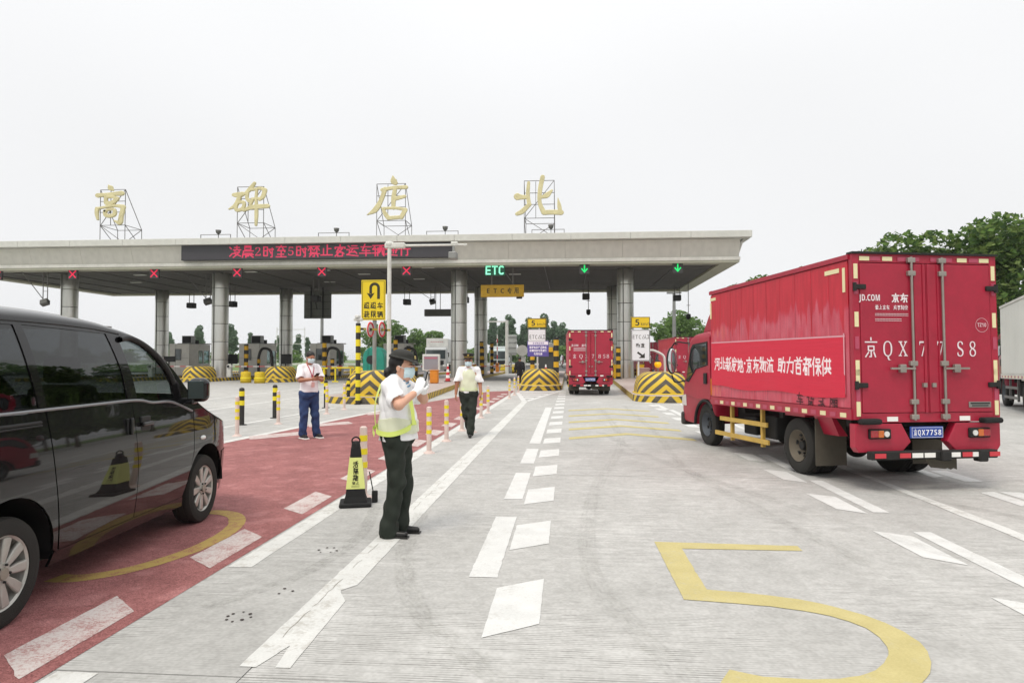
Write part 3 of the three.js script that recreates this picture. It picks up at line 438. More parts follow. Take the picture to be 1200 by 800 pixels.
// striped posts
const postBlack = mat(0x2a2826, { roughness: 0.65 }), bandYellow = mat(0xd8a81c, { roughness: 0.55 }), bandLemon = mat(0xe6d222, { roughness: 0.5 });
function stripedPost(x, z, h, r, label, bands, y = 0.24, name = 'striped_post', lemon) {
  const t = thing(name, label, 'post', [x, y, z], 0, 'yellow and black striped posts');
  part('post', [cy(r, r, h, 0, h / 2, 0, 16), cy(r * 1.5, r * 1.5, 0.03, 0, 0.015, 0, 16)], postBlack, t);
  const g = metricUV(cy(r + 0.004, r + 0.004, 1, 0, 0, 0, 16)); for (let i = 0; i < bands; i++) { const m = new THREE.Mesh(g, lemon ? bandLemon : bandYellow); m.name = 'band'; m.scale.y = (h / bands) * 0.5; m.position.y = h * ((i + 0.55) / bands); t.add(m); }
  return t;
}
{ // tall striped pole with camera head, arm and two round signs
  const t = stripedPost(-7.33, -23.45, 2.85, 0.085, 'tall yellow and black pole with round red signs on its arm', 6, 0, 'sign_pole', true);
  part('arm', bar([0, 2.66, 0], [1.15, 2.6, 0], 0.07), mat(0x9a8a30, { roughness: 0.6 }), t);
  for (const u of [0.15, 0.45, 0.75, 1.0]) part('arm_band', bx(0.1, 0.076, 0.076, u, 2.65 - u * 0.05, 0, 0, 0, -0.052), postBlack, t);
  part('camera_head', [rb(0.3, 0.1, 0.16, 0.03, 0, 2.98, 0), cy(0.05, 0.05, 0.1, 0, 2.9, 0), rb(0.14, 0.1, 0.3, 0.03, -0.02, 3.08, 0)], whiteMetal, t);
  for (const [u, lab, num] of [[0.42, 'left', '30'], [0.83, 'right', '2.5']]) {
    const s = part('round_sign', place(cy(0.27, 0.27, 0.03, 0, 0, 0, 32), u, 2.63, 0.0, 0, -0.15, Math.PI / 2), whiteMetal, t);
    part('red_ring', place(new THREE.TorusGeometry(0.235, 0.035, 8, 32), u + 0.018, 2.63, 0.003, 0, 1.42, 0), mat(0xc8303c, { roughness: 0.5 }), s);
    const d = decal('numeral', 0.34, 0.34, 64, 64, (x) => { x.fillStyle = '#26262a'; x.font = 'bold 34px sans-serif'; x.textAlign = 'center'; x.fillText(num, 32, 44); }, s); d.position.set(u + 0.019, 2.63, 0.003); d.rotation.y = 1.42;
  }
}
{ // yellow turning sign on a grey post
  const t = thing('turn_sign', 'yellow board with a black U-turn arrow on a grey pole', 'sign', [-7.68, 0.24, -26.6]);
  part('pole', cy(0.08, 0.08, 4.2, 0, 2.1, -0.1, 16), greyMetal, t);
  part('board', rb(0.98, 1.6, 0.04, 0.015, -0.02, 3.7, 0), signYellow, t);
  part('clamp', [bx(0.3, 0.06, 0.1, 0, 3.3, -0.06), bx(0.3, 0.06, 0.1, 0, 4.1, -0.06)], greyMetal, t);
  const d = decal('print', 0.96, 1.58, 384, 632, (x, w, h) => { x.strokeStyle = '#2c2a14'; x.lineWidth = 7; x.strokeRect(16, 16, w - 32, h - 32); x.lineWidth = 44; x.beginPath(); x.moveTo(276, 300); x.lineTo(276, 120); x.arc(212, 122, 64, 0, Math.PI, true); x.lineTo(148, 215); x.stroke(); x.fillStyle = '#2c2a14'; x.beginPath(); x.moveTo(84, 200); x.lineTo(148, 222); x.lineTo(212, 200); x.lineTo(148, 300); x.fill(); const g = ['超超车', '载限辆']; g.forEach((row, j) => [...row].forEach((ch, i) => glyph(x, ch, 38 + i * 108, 350 + j * 140, 92, 104, 12))); }, t); d.position.set(-0.02, 3.7, 0.024);
}
{ // white camera mast
  const t = thing('camera_mast', 'tall white mast with a camera arm in front of the display board', 'mast', [-7.7, 0.24, -29]);
  part('mast', cy(0.1, 0.085, 6.3, 0, 3.15, 0, 16), whiteMetal, t);
  part('arm', [cy(0.055, 0.045, 3.3, 1.75, 6.27, 0, 12, 0, 0, -Math.PI / 2), rb(0.9, 0.24, 0.24, 0.06, 0.25, 6.27, 0)], whiteMetal, t);
  part('cap', lathe([[0, 6.48], [0.16, 6.44], [0.18, 6.3], [0.1, 6.2]], 16), whiteMetal, t);
  part('camera', [rb(0.34, 0.3, 0.55, 0.04, 2.82, 5.78, 0.1), bx(0.1, 0.3, 0.1, 2.82, 6.05, 0)], greyMetal, t);
  part('antenna', [rb(0.3, 0.12, 0.12, 0.03, 2.85, 6.35, 0), cy(0.06, 0.06, 0.1, 3.3, 6.27, 0)], whiteMetal, t);
}
{ // round mirror on a thin post
  const t = thing('round_mirror', 'dark back of a small round mirror above the dome block', 'mirror', [-8.85, 0.24, -30.2]);
  part('disc', cy(0.2, 0.2, 0.05, 0, 1.32, 0, 24, Math.PI / 2), darkMetal, t); part('post', cy(0.025, 0.025, 1.2, 0, 0.6, -0.04, 8), darkMetal, t);
}
// lane signs on posts
function laneSign(name, label, x, z, boards, poleX, poleH) {
  const t = thing(name, label, 'sign', [x, 0.24, z]);
  part('post', cy(0.045, 0.045, poleH, poleX, poleH / 2, -0.05, 12), whiteMetal, t);
  for (const [nm, w, h, y, bg, px, py, draw, dx = 0] of boards) {
    const b = part(nm, rb(w, h, 0.035, 0.012, dx, y, 0), mat(bg, { roughness: 0.5 }), t);
    const d = decal('print', w * 0.985, h * 0.985, px, py, draw, b); d.position.set(dx, y, 0.0205);
  }
}
const dark = '#33302a';
const speed = (x, w, h) => { x.strokeStyle = x.fillStyle = dark; x.lineWidth = 8; x.strokeRect(5, 5, w - 10, h - 10); x.font = `bold ${Math.round(h * 0.78)}px sans-serif`; x.fillText('5', w * 0.2, h * 0.78); x.font = `${Math.round(h * 0.4)}px sans-serif`; x.fillText('km/h', w * 0.5, h * 0.78); };
const etcRow = (x, w, y, h) => { x.strokeStyle = x.fillStyle = dark; let cx = w * 0.05; const st = w * 0.155; for (const ch of 'ETC/人工') { write(x, ch, cx, y, st * 0.95, h, 6, st, ''); cx += ch === '/' ? st * 0.7 : st * 1.08; } };
laneSign('lane_sign', 'yellow speed board over a white board and a purple notice', -1.6, -35.9, [
  ['speed_board', 1.0, 0.5, 3.25, 0xe3bf1b, 256, 128, speed], ['lane_board', 0.92, 0.64, 2.6, 0xe9e9ec, 256, 178, (x, w, h) => { x.strokeStyle = '#777'; x.lineWidth = 4; x.strokeRect(3, 3, w - 6, h - 6); etcRow(x, w, h * 0.42, h * 0.4); }],
  ['purple_notice', 1.12, 0.82, 1.9, 0x5e53a0, 320, 234, (x, w, h) => { x.fillStyle = '#efeaf4'; x.fillRect(6, 6, w - 12, h * 0.22); x.strokeStyle = '#5a4d8a'; [...'京东物流保供'].forEach((c, i) => glyph(x, c, 76 + i * 30, 16, 26, 32, 3)); x.strokeStyle = '#f2eefa'; ['新发地农产品物流', '车辆保供专用通行', '专用车道'].forEach((r, j) => { const n = r.length; [...r].forEach((c, i) => glyph(x, c === '道' ? '通' : c, w / 2 - n * 16.5 + i * 33, 74 + j * 50, 31, 40, 5)); }); }, 0.06]], 0.03, 1.6);
laneSign('lane_sign', 'yellow speed board over a white lane board with a black arrow', 3.28, -31, [
  ['speed_board', 0.84, 0.5, 3.0, 0xe3bf1b, 256, 152, speed], ['lane_board', 0.84, 1.42, 1.97, 0xe9e9ec, 256, 432, (x, w, h) => { x.strokeStyle = '#4a4a4a'; x.lineWidth = 8; x.strokeRect(6, 6, w - 12, h - 12); etcRow(x, w, 66, 64); x.strokeStyle = x.fillStyle = dark; write(x, '称重', 62, 188, 58, 58, 6, 66); x.lineWidth = 26; x.lineCap = 'butt'; x.beginPath(); x.moveTo(84, 312); x.lineTo(158, 366); x.stroke(); x.beginPath(); x.moveTo(184, 322); x.lineTo(184, 392); x.lineTo(100, 392); x.closePath(); x.fill(); }]], -0.1, 1.3);

// booths
const boothMat = mat(0xcbc8c2, { roughness: 0.5, metalness: 0.25, map: streaks }), glassDark = phys(0x3a4446, { roughness: 0.06, metalness: 0, clearcoat: 1 }), glassClear = phys(0xaebfc0, { roughness: 0.02, transmission: 0.85, thickness: 0 });
function booth(x, z, label, H = 2.66) {
  const t = thing('toll_booth', label, 'booth', [x, 0.24, z], 0, 'grey metal toll booths'), W = 1.75, D = 3.4;
  part('cabin', [rb(W, H, 1.5, 0.03, 0, H / 2, -0.75), rb(W, 0.95, D - 1.5, 0.02, 0, 0.475, -1.5 - (D - 1.5) / 2), rb(W, 0.55, D - 1.5, 0.02, 0, H - 0.3, -1.5 - (D - 1.5) / 2), bx(0.1, H - 0.1, 0.1, W / 2 - 0.06, H / 2, -D + 0.06), bx(0.1, H - 0.1, 0.1, -W / 2 + 0.06, H / 2, -D + 0.06), bx(0.1, H - 0.1, 0.1, W / 2 - 0.06, H / 2, -2.3)], boothMat, t);
  part('panel_seam', [bx(0.012, H - 0.04, 0.012, -0.3, H / 2, 0.0), bx(W, 0.012, 0.012, 0, H * 0.55, 0.0)], darkMetal, t);
  const w = part('front_window', bx(0.46, 0.86, 0.03, -0.08, 1.75, 0.012), glassDark, t); part('window_frame', [bx(0.54, 0.05, 0.05, -0.08, 2.2, 0.02), bx(0.54, 0.05, 0.05, -0.08, 1.3, 0.02), bx(0.05, 0.86, 0.05, -0.33, 1.75, 0.02), bx(0.05, 0.86, 0.05, 0.17, 1.75, 0.02)], steelDark, w);
  for (const s of [-1, 1]) part('side_glass', bx(0.02, 1.12, D - 1.7, s * (W / 2 - 0.05), 1.52, -1.5 - (D - 1.5) / 2), glassClear, t);
  part('counter', bx(W - 0.2, 0.06, 1.2, 0, 1.0, -2.3), darkMetal, t);
  const a = part('air_conditioner', rb(0.9, 0.66, 0.55, 0.03, 0.3, H + 0.36, -0.9), greyMetal, t);
  part('grille', bx(0.72, 0.54, 0.03, 0.3, H + 0.36, -0.62), black, a);
  part('roof_vent', [cy(0.14, 0.14, 0.34, 0.72, H + 0.17, -1.5, 12), bx(1.2, 0.05, 0.8, 0.2, H + 0.025, -0.8)], darkMetal, t);
  part('canopy_lip', bx(W + 0.3, 0.08, 0.7, 0, H + 0.045, -D + 0.2), boothMat, t);
}
booth(-26.5, -55, 'grey toll booth right of the second front column'); booth(-20.4, -55, 'grey toll booth behind the man in jeans'); booth(-32.6, -55, 'leftmost grey toll booth beyond the van windscreen'); booth(-14.2, -55, 'grey toll booth behind the hat of the woman');

// lifting barriers with red and white arms
const armRed = mat(0xc83a44, { roughness: 0.5 }), armWhite = mat(0xeceae6, { roughness: 0.5 });
function barrier(x, z, dir, len, label, up, box = orangePaint, h = 0.95) {
  const t = thing('lane_barrier', label, 'barrier', [x, 0.24, z], 0, 'lane barriers with red and white arms');
  part('machine', rb(0.34, h, 0.34, 0.05, 0, h / 2, 0), box, t);
  const n = Math.round(len / 0.45); for (let i = 0; i < n; i++) { const a = 0.1 + (i * len) / n, b = 0.1 + ((i + 0.98) * len) / n; part('arm_segment', up ? bar([0, h * 0.9 + a, 0.22], [0, h * 0.9 + b, 0.22], 0.09, 0.05) : bar([dir * a, h * 0.86, 0.22], [dir * b, h * 0.86, 0.22], 0.05, 0.1), i % 2 ? armRed : armWhite, t); }
  part('pivot', cy(0.09, 0.09, 0.14, 0, h * 0.87, 0.2, 12, Math.PI / 2), darkMetal, t);
}
barrier(-7.2, -52.5, 1, 3.6, 'red and white barrier arm crossing behind the walking officer'); barrier(-25.1, -49, 1, 3.2, 'red and white barrier arm right of the booth, centre left', false, whiteMetal); barrier(-19.2, -49.5, 1, 3.4, 'red and white barrier arm behind the man in jeans', false); barrier(-31.2, -49, 1, 3.2, 'red and white barrier arm beyond the van mirror', false, whiteMetal); barrier(-13, -50, 1, 3.4, 'red and white barrier arm behind the yellow and black pole', false); barrier(-7.4, -72, 1, 3.0, 'raised red and white barrier arm near the lamp pole', true); barrier(-38, -49, 1, 3.2, 'red and white barrier arm hidden behind the van', false, whiteMetal);
// posts guarding the booths and columns
for (const [x, z, h, l] of [[-0.68, -41.5, 2.65, 'tall striped post right of the purple notice'], [-2.2, -43, 1.7, 'short striped post left of the purple notice pole'], [2.95, -46.5, 2.5, 'striped post left of the right front column'], [3.5, -47.5, 2.2, 'second striped post close to the right front column'], [-7.2, -57, 2.85, 'striped post right of the central column'], [-7.0, -63, 2.9, 'striped post right of the rear central column'], [-6.9, -55, 2.3, 'thick striped post beside the central column'],
  [-24.9, -51.2, 2.5, 'striped post between booth and rear column, centre left'], [-18.4, -50.5, 2.7, 'striped post left of the yellow and black pole'], [-18.9, -52, 2.3, 'striped post behind the yellow frame'], [-12.9, -50.5, 2.9, 'striped post above the gloved hands of the woman'], [-12.5, -53, 2.4, 'striped post behind the gloved hands of the woman'], [-17.6, -50, 1.4, 'short striped post near the dome block'], [-9.4, -60, 2.2, 'thin striped post left of the central column']]) stripedPost(x, z, h, h < 2 ? 0.14 : 0.16, l, Math.max(3, Math.round(h / 0.62)));
// crash frames of bent tube
for (const [x, z, l] of [[-18.2, -51.4, 'bent black guard tube beside the booth behind the pole'], [-24.5, -53.4, 'bent black guard tube beside the centre left booth'], [-12.4, -52.2, 'bent black guard tube right of the dark hat']]) {
  const t = thing('guard_tube', l, 'guard rail', [x, 0.24, z], 0, 'bent guard tubes by the booths'); part('tube', tube([[-0.4, 0, 0], [-0.4, 1.6, 0], [-0.1, 2.2, 0], [0.5, 2.1, 0], [0.7, 1.5, 0], [0.7, 0, 0]], 0.11, 40, 10), postBlack, t); part('band', [cy(0.13, 0.13, 0.3, 0.7, 0.6, 0), cy(0.13, 0.13, 0.3, -0.4, 1.2, 0)], bandYellow, t);
}
{ // payment display and orange cabinet on the island
  const t = thing('info_display', 'grey fee display box on the island right of the woman', 'display', [-7.65, 0.24, -38]);
  part('casing', rb(0.98, 0.92, 0.24, 0.03, 0, 1.17, 0), whiteMetal, t); part('screen', bx(0.8, 0.74, 0.02, 0, 1.15, 0.125), mat(0x8e8a90, { roughness: 0.35 }), t); part('screen_text', bx(0.74, 0.1, 0.012, 0, 1.42, 0.14), mat(0xb06a78), t); part('post', bx(0.14, 0.74, 0.14, -0.25, 0.37, 0), whiteMetal, t);
  const o = thing('orange_cabinet', 'orange cabinet below the grey fee display', 'cabinet', [-7.42, 0.24, -37.7]); part('body', rb(0.46, 0.74, 0.4, 0.08, 0, 0.37, 0), orangePaint, o); part('lid', rb(0.48, 0.06, 0.42, 0.02, 0, 0.72, 0), mat(0xc07418), o);
}
function board(x, z, label, w = 0.8, h = 0.72, y = 1.35) { const t = thing('lane_display', label, 'display', [x, 0.24, z], 0, 'black displays on posts'); part('casing', rb(w, h, 0.16, 0.03, 0, y, 0), black, t); part('post', bx(0.08, y - h / 2, 0.08, -0.05, (y - h / 2) / 2, 0), darkMetal, t); part('hood', bx(w + 0.06, 0.03, 0.3, 0, y + h / 2 + 0.015, 0.06), darkMetal, t); }
board(-25.9, -51, 'black display on a post between column and booth'); board(-21.6, -51, 'black display on a post left of the man in jeans'); board(-31, -51, 'black display on a post left of the second front column', 0.9, 0.4);
// yellow and plain barrels, frames, cones
function barrel(x, z, label, r = 0.35, h = 0.75) { const t = thing('yellow_barrel', label, 'barrel', [x, 0, z], 0, 'yellow water filled barrels'); part('drum', lathe([[0, 0], [r, 0], [r * 1.02, h * 0.3], [r * 0.93, h * 0.55], [r * 0.95, h * 0.9], [r * 0.8, h], [0, h]], 20), yellowMat, t); part('ring', lathe([[r * 0.96, h * 0.36], [r * 1.05, h * 0.4], [r * 1.05, h * 0.46], [r * 0.96, h * 0.5]], 20), bandLemon, t); }
for (const a of [[-21.6, -44.4, 'yellow barrel left of the striped wedge behind the man'], [-20.4, -43.9, 'yellow barrel in front of the striped wedge'], [-7.3, -79, 'yellow barrel left of the lamp pole foot', 0.5, 0.95], [-6.1, -79, 'yellow barrel right of the lamp pole foot', 0.5, 0.95], [-13.2, -44.6, 'yellow barrel below the teal shelter', 0.5, 0.8], [-9.2, -62, 'yellow barrel beside the oncoming lorry', 0.45, 0.9]]) barrel(...a);
function yellowFrame(x, z, l) { const t = thing('yellow_trestle', l, 'trestle', [x, 0, z], 0, 'yellow steel trestles'); part('top_rail', bar([-0.8, 1.0, 0], [0.8, 1.0, 0], 0.09), bandLemon, t); for (const s of [-0.55, 0.55]) part('leg', [bar([s, 0.05, 0], [s, 1.0, 0], 0.09), bar([s - 0.22, 0.04, 0], [s + 0.22, 0.04, 0], 0.08)], bandLemon, t); }
yellowFrame(-16.6, -44, 'yellow trestle left of the dome block'); yellowFrame(-15.6, -46.5, 'yellow trestle behind the striped posts');
{ // teal arched shelter
  const t = thing('teal_shelter', 'teal arched cabin behind the grey sign pole', 'cabin', [-12.55, 0.1, -43.4]); const arch = []; for (let i = 0; i <= 16; i++) { const a = Math.PI * (i / 16); arch.push([0.72 * Math.cos(a), 1.55 + 0.75 * Math.sin(a)]); }
  part('shell', extr([[-0.72, 0.5], [0.72, 0.5], ...arch.slice(1, -1)].map(([a, b]) => [a, b]), 1.2, 0.05).translate(0, 0, -1.2), mat(0x1f8f7c, { roughness: 0.4, map: grime }), t); part('rib', [bar([0, 0.5, 0.01], [0, 2.27, 0.01], 0.05), bar([-0.36, 0.5, 0.01], [-0.36, 2.15, 0.01], 0.04)], mat(0x187062), t); part('base', rb(1.8, 0.5, 1.4, 0.06, 0, 0.25, -0.6), yellowMat, t);
}
const coneRed = mat(0xc8343a, { roughness: 0.6 });
function redCone(x, z, y, l, h = 0.75) { const t = thing('traffic_cone', l, 'cone', [x, y, z], 0, 'small red and white cones'); part('foot', rb(0.38, 0.05, 0.38, 0.015, 0, 0.025, 0), black, t); for (let i = 0; i < 6; i++) { const a = i / 6, b = (i + 1) / 6, r = (q) => lerp(0.15, 0.035, q); part('band', cy(r(a), r(b), h / 6, 0, 0.05 + h * (a + b) / 2, 0, 16), i % 2 ? armWhite : coneRed, t); } }
redCone(-7.15, -40.5, 0.24, 'red and white cone left of the walking officer', 1.05); redCone(-1.25, -39.6, 0.24, 'red and white cone right of the purple notice pole', 1.0);
{ // gear on the middle island
  const t = thing('control_cabinet', 'dark cabinet with a yellow box behind the purple notice', 'cabinet', [-1.35, 0.24, -44]); part('body', rb(0.95, 2.1, 0.8, 0.04, 0, 1.05, 0), mat(0x3f4240, { roughness: 0.5 }), t); part('roof', rb(1.1, 0.28, 0.9, 0.04, 0, 2.24, 0), greyMetal, t); part('yellow_box', rb(0.36, 0.3, 0.2, 0.03, 0.25, 1.95, 0.48), bandYellow, t); part('dome', lathe([[0, 0.36], [0.14, 0.28], [0.18, 0]], 12, -0.2, 2.38, 0), black, t);
  const k = thing('red_cabinet', 'dull red box beside the cone on the middle island', 'cabinet', [-2.0, 0.24, -41.5]); part('body', rb(0.7, 0.75, 0.6, 0.03, 0, 0.375, 0), mat(0x7a2f34), k); part('door', rb(0.3, 0.6, 0.03, 0.01, 0.1, 0.4, 0.31), mat(0x8a5a58), k);
  const b = thing('beacon_lamp', 'round yellow warning beacon beside the bent white pole', 'beacon', [4.3, 0.24, -33]); part('post', cy(0.03, 0.03, 1.0, 0, 0.5, 0, 10), greyMetal, b); part('lamp', place(new THREE.SphereGeometry(0.17, 24, 16), 0, 1.1, 0), mat(0xf2b705, { emissive: 0xf0a800, emissiveIntensity: 0.35, roughness: 0.3 }), b); part('hood', place(new THREE.SphereGeometry(0.19, 20, 8, 0, Math.PI * 2, 0, 1.0), 0, 1.12, -0.03), darkMetal, b);
  const p = thing('bent_pole', 'white bent pole above the right striped block', 'pole', [4.62, 0.24, -33]); part('tube', tube([[0, 0, 0], [0, 1.2, 0], [-0.05, 1.5, 0], [-0.45, 1.74, 0], [-0.62, 1.78, 0]], 0.055, 30, 10), whiteMetal, p); part('head', rb(0.22, 0.1, 0.14, 0.03, -0.62, 1.78, 0), whiteMetal, p);
  const q = thing('pink_cabinet', 'dull pink box on the right island behind the sign', 'cabinet', [3.75, 0.24, -34]); part('body', rb(0.5, 0.62, 0.5, 0.03, 0, 0.62, 0), mat(0xa68a86, { map: grime }), q); part('legs', [bx(0.06, 0.3, 0.06, -0.18, 0.16, 0), bx(0.06, 0.3, 0.06, 0.18, 0.16, 0)], darkMetal, q);
  const y = thing('yellow_box', 'yellow box at the foot of the right front column', 'box', [3.3, 0.24, -48.8]); part('body', rb(0.5, 0.95, 0.5, 0.03, 0, 0.475, 0), bandYellow, y); part('lid', rb(0.54, 0.05, 0.54, 0.02, 0, 0.96, 0), yellowMat, y);
  const y2 = copy(y, 'yellow box right of the right front column', [5.15, 0.24, -49]); y.userData.group = y2.userData.group = 'yellow boxes by the column';
}
{ // beyond the canopy: lamp pole with arm, sign back, round sign, guard rail
  const t = thing('lamp_pole', 'white pole with a long top arm beyond the canopy', 'pole', [-6.66, 0, -75]); part('pole', cy(0.2, 0.17, 5.9, 0, 2.95, 0, 14), whiteMetal, t); part('arm', bar([0, 5.75, 0], [-2.6, 5.75, 0], 0.14), whiteMetal, t);
  const s = thing('road_sign', 'pale grey back of a road sign beside the white lamp pole', 'sign', [-6.35, 0, -77]); part('panel', rb(1.25, 2.3, 0.08, 0.04, 0, 3.2, 0), mat(0xb9bcbb, { map: grime }), s); for (const y of [2.3, 2.9, 3.5, 4.1]) part('rib', bx(1.2, 0.05, 0.06, 0, y, 0.07), greyMetal, s); part('post', cy(0.08, 0.08, 2.2, 0, 1.1, 0), greyMetal, s);
  const d = thing('round_sign', 'round white sign above the person in black', 'sign', [-4.7, 0, -71]); part('disc', cy(0.58, 0.58, 0.06, 0, 2.5, 0, 32, Math.PI / 2), whiteMetal, d); part('post', bx(0.7, 1.9, 0.1, 0, 0.95, -0.1), whiteMetal, d);
  const r = thing('guard_rail', 'pale steel guard rail beyond the toll lanes', 'guard rail', [0, 0, -118]); part('rail', bx(170, 0.32, 0.1, -20, 0.75, 0), whiteMetal, r); for (let x = -100; x < 62; x += 6) part('post', bx(0.14, 0.85, 0.14, x, 0.42, -0.12), greyMetal, r);
  for (const [x, z, h, l] of [[-35, -95, 17, 'tall thin grey lamp post beyond the centre left booth'], [12, -78, 9, 'grey lamp post right of the white lane sign']]) { const p = thing('lamp_post', l, 'lamp post', [x, 0, z], 0, 'tall lamp posts'); part('pole', cy(0.26, 0.16, h, 0, h / 2, 0, 14), greyMetal, p); part('foot', cy(0.4, 0.4, 0.1, 0, 0.05, 0, 14), greyMetal, p); part('lamp_head', rb(1.6, 0.2, 0.5, 0.05, 0, h + 0.08, 0), greyMetal, p); }
  for (const [x, z, l] of [[-50, -120, 'far lattice frame left of the second front column'], [-33, -115, 'far frame with cameras above the booth behind the man']]) { const p = thing('gantry_frame', l, 'gantry', [x, 0, z], 0, 'far gantry frames'); part('mast', cy(0.18, 0.14, 8, 0, 4, 0, 10), whiteMetal, p); for (const y of [4.4, 5.7, 7]) part('crossbar', bar([-2.6, y, 0], [2.6, y, 0], 0.09), whiteMetal, p); for (const s of [-2.6, 2.6]) part('side_bar', bar([s, 3.9, 0], [s, 7.4, 0], 0.09), whiteMetal, p); part('camera', rb(0.5, 0.3, 0.6, 0.05, 0, 8.1, 0), greyMetal, p); }
}
// slender flexible posts along the lane edges
const postPink = mat(0xe2cdc6, { roughness: 0.55, map: grime }), postWhite = mat(0xebe3de, { roughness: 0.5 });
function flexPost(x, z, h, label, r = 0.042) {
  const t = thing('flexible_post', label, 'post', [x, 0, z], rr(-1, 1), 'slim pink posts with yellow bands');
  const lean = rr(-0.012, 0.012); t.rotation.z = lean;
  part('tube', [cy(r, r, h, 0, h / 2, 0, 16), cy(r * 0.95, r * 0.6, 0.015, 0, h + 0.006, 0, 16)], postPink, t); part('foot', [cy(0.1, 0.09, 0.018, 0, 0.009, 0, 20), cy(0.07, 0.05, 0.03, 0, 0.03, 0, 16)], postPink, t);
  for (const k of [0.47, 0.66, 0.85]) part('band', cy(r + 0.003, r + 0.003, h * 0.085, 0, h * k, 0, 16), bandLemon, t);
}
for (const [z, h, l] of [[-7.69, 0.8, 'slim pink post behind the black cone'], [-11.4, 0.77, 'slim pink post just right of the woman in the dark hat'], [-13.07, 0.78, 'slim pink post between the woman and the officer'], [-15.0, 0.77, 'slim pink post behind the left leg of the officer'], [-18.35, 0.78, 'slim pink post just right of the officer'], [-20, 0.78, 'slim pink post with a dark foot right of the officer'], [-27.4, 0.78, 'slim pink post nearest of the three by the middle island'], [-30, 0.78, 'middle slim pink post of the three by the middle island'], [-32.4, 0.78, 'farthest slim pink post of the three by the middle island']]) flexPost(-2.33, z, h, l);
for (const [x, z, l] of [[-6.79, -13.6, 'slim pink post nearest the van front'], [-7.05, -16.2, 'slim pink post left of the man in jeans'], [-6.95, -19.3, 'slim pink post right of the man in jeans'], [-7.0, -21, 'slim pink post in front of the striped pole'], [-6.7, -11.6, 'slim pink post half hidden by the van nose'], [-2.05, -14.7, 'slim pink post behind the right leg of the officer']]) flexPost(x, z, 0.8, l);
for (const [x, z, l] of [[-7.83, -15.9, 'black bollard with yellow bands nearest the van'], [-7.84, -17.8, 'black bollard with yellow bands left of the man in jeans'], [-7.85, -21.7, 'black bollard with yellow bands right of the man in jeans'], [-7.85, -24.0, 'black bollard with yellow bands left of the dome block']]) {
  const t = thing('black_bollard', l, 'bollard', [x, 0, z], 0, 'black bollards with yellow bands'), h = 0.86;
  part('tube', [cy(0.062, 0.062, h, 0, h / 2, 0, 18), cy(0.13, 0.11, 0.02, 0, 0.01, 0, 20), lathe([[0.062, h], [0.05, h + 0.03], [0, h + 0.045]], 16)], postBlack, t); for (const k of [0.62, 0.88]) part('band', cy(0.065, 0.065, 0.115, 0, h * k, 0, 18), bandLemon, t);
}
{ // black square cone with a yellow sleeve
  const t = thing('black_cone', 'black square cone with a printed yellow sleeve beside the woman', 'cone', [-2.3, 0, -7.3], 0.28);
  part('base', rb(0.34, 0.045, 0.34, 0.018, 0, 0.0225, 0), rubber, t);
  const sq = (r0, r1, h, y) => place(new THREE.CylinderGeometry(r1 * Math.SQRT2, r0 * Math.SQRT2, h, 4, 1, false), 0, y, 0, 0, Math.PI / 4).toNonIndexed();
  const body = (r0, r1, h, y) => { const g = sq(r0, r1, h, y); g.computeVertexNormals(); return g; };
  part('cone', [body(0.125, 0.105, 0.06, 0.075), body(0.105, 0.05, 0.52, 0.365), lathe([[0.052, 0.6], [0.046, 0.66], [0.03, 0.69], [0, 0.69]], 16)], rubber, t);
  part('handle', tube([[-0.035, 0.66, 0], [-0.04, 0.71, 0], [0, 0.735, 0], [0.04, 0.71, 0], [0.035, 0.66, 0]], 0.009, 16, 6), rubber, t);
  const k = (y) => lerp(0.105, 0.05, (y - 0.105) / 0.52);
  const sleeve = part('sleeve', body(k(0.19) + 0.004, k(0.52) + 0.004, 0.33, 0.355), mat(0xdfe58a, { roughness: 0.5 }), t);
  for (let f = 0; f < 2; f++) { const d = decal('print', 0.125, 0.31, 180, 400, (x) => { x.strokeStyle = '#26260f'; ['活', '隔', '離'].forEach((c, i) => glyph(x, c, 52, 34 + i * 92, 78, 84, 11)); [...'禁止'].forEach((c, i) => glyph(x, c, 40 + i * 56, 312, 48, 40, 5)); x.lineWidth = 4; for (const y of [368, 384]) { x.setLineDash([9, 4]); x.beginPath(); x.moveTo(30, y); x.lineTo(150, y); x.stroke(); x.setLineDash([]); } }, sleeve); const piv = Math.atan2(k(0.19) - k(0.52), 0.33), r = (k(0.19) + k(0.52)) / 2 + 0.0075; d.position.set(f ? r : 0, 0.355, f ? 0 : r); d.rotation.order = 'YXZ'; d.rotation.set(-piv, f ? Math.PI / 2 : 0, 0); }
  const w = thing('handheld_radio', 'small black radio with an antenna beside the black cone', 'radio', [-2.13, 0, -7.45], 0.3); part('case', rb(0.065, 0.13, 0.045, 0.012, 0, 0.065, 0), black, w); part('antenna', bar([-0.02, 0.13, 0], [-0.06, 0.34, 0], 0.012, 0.012, 8), black, w);
}

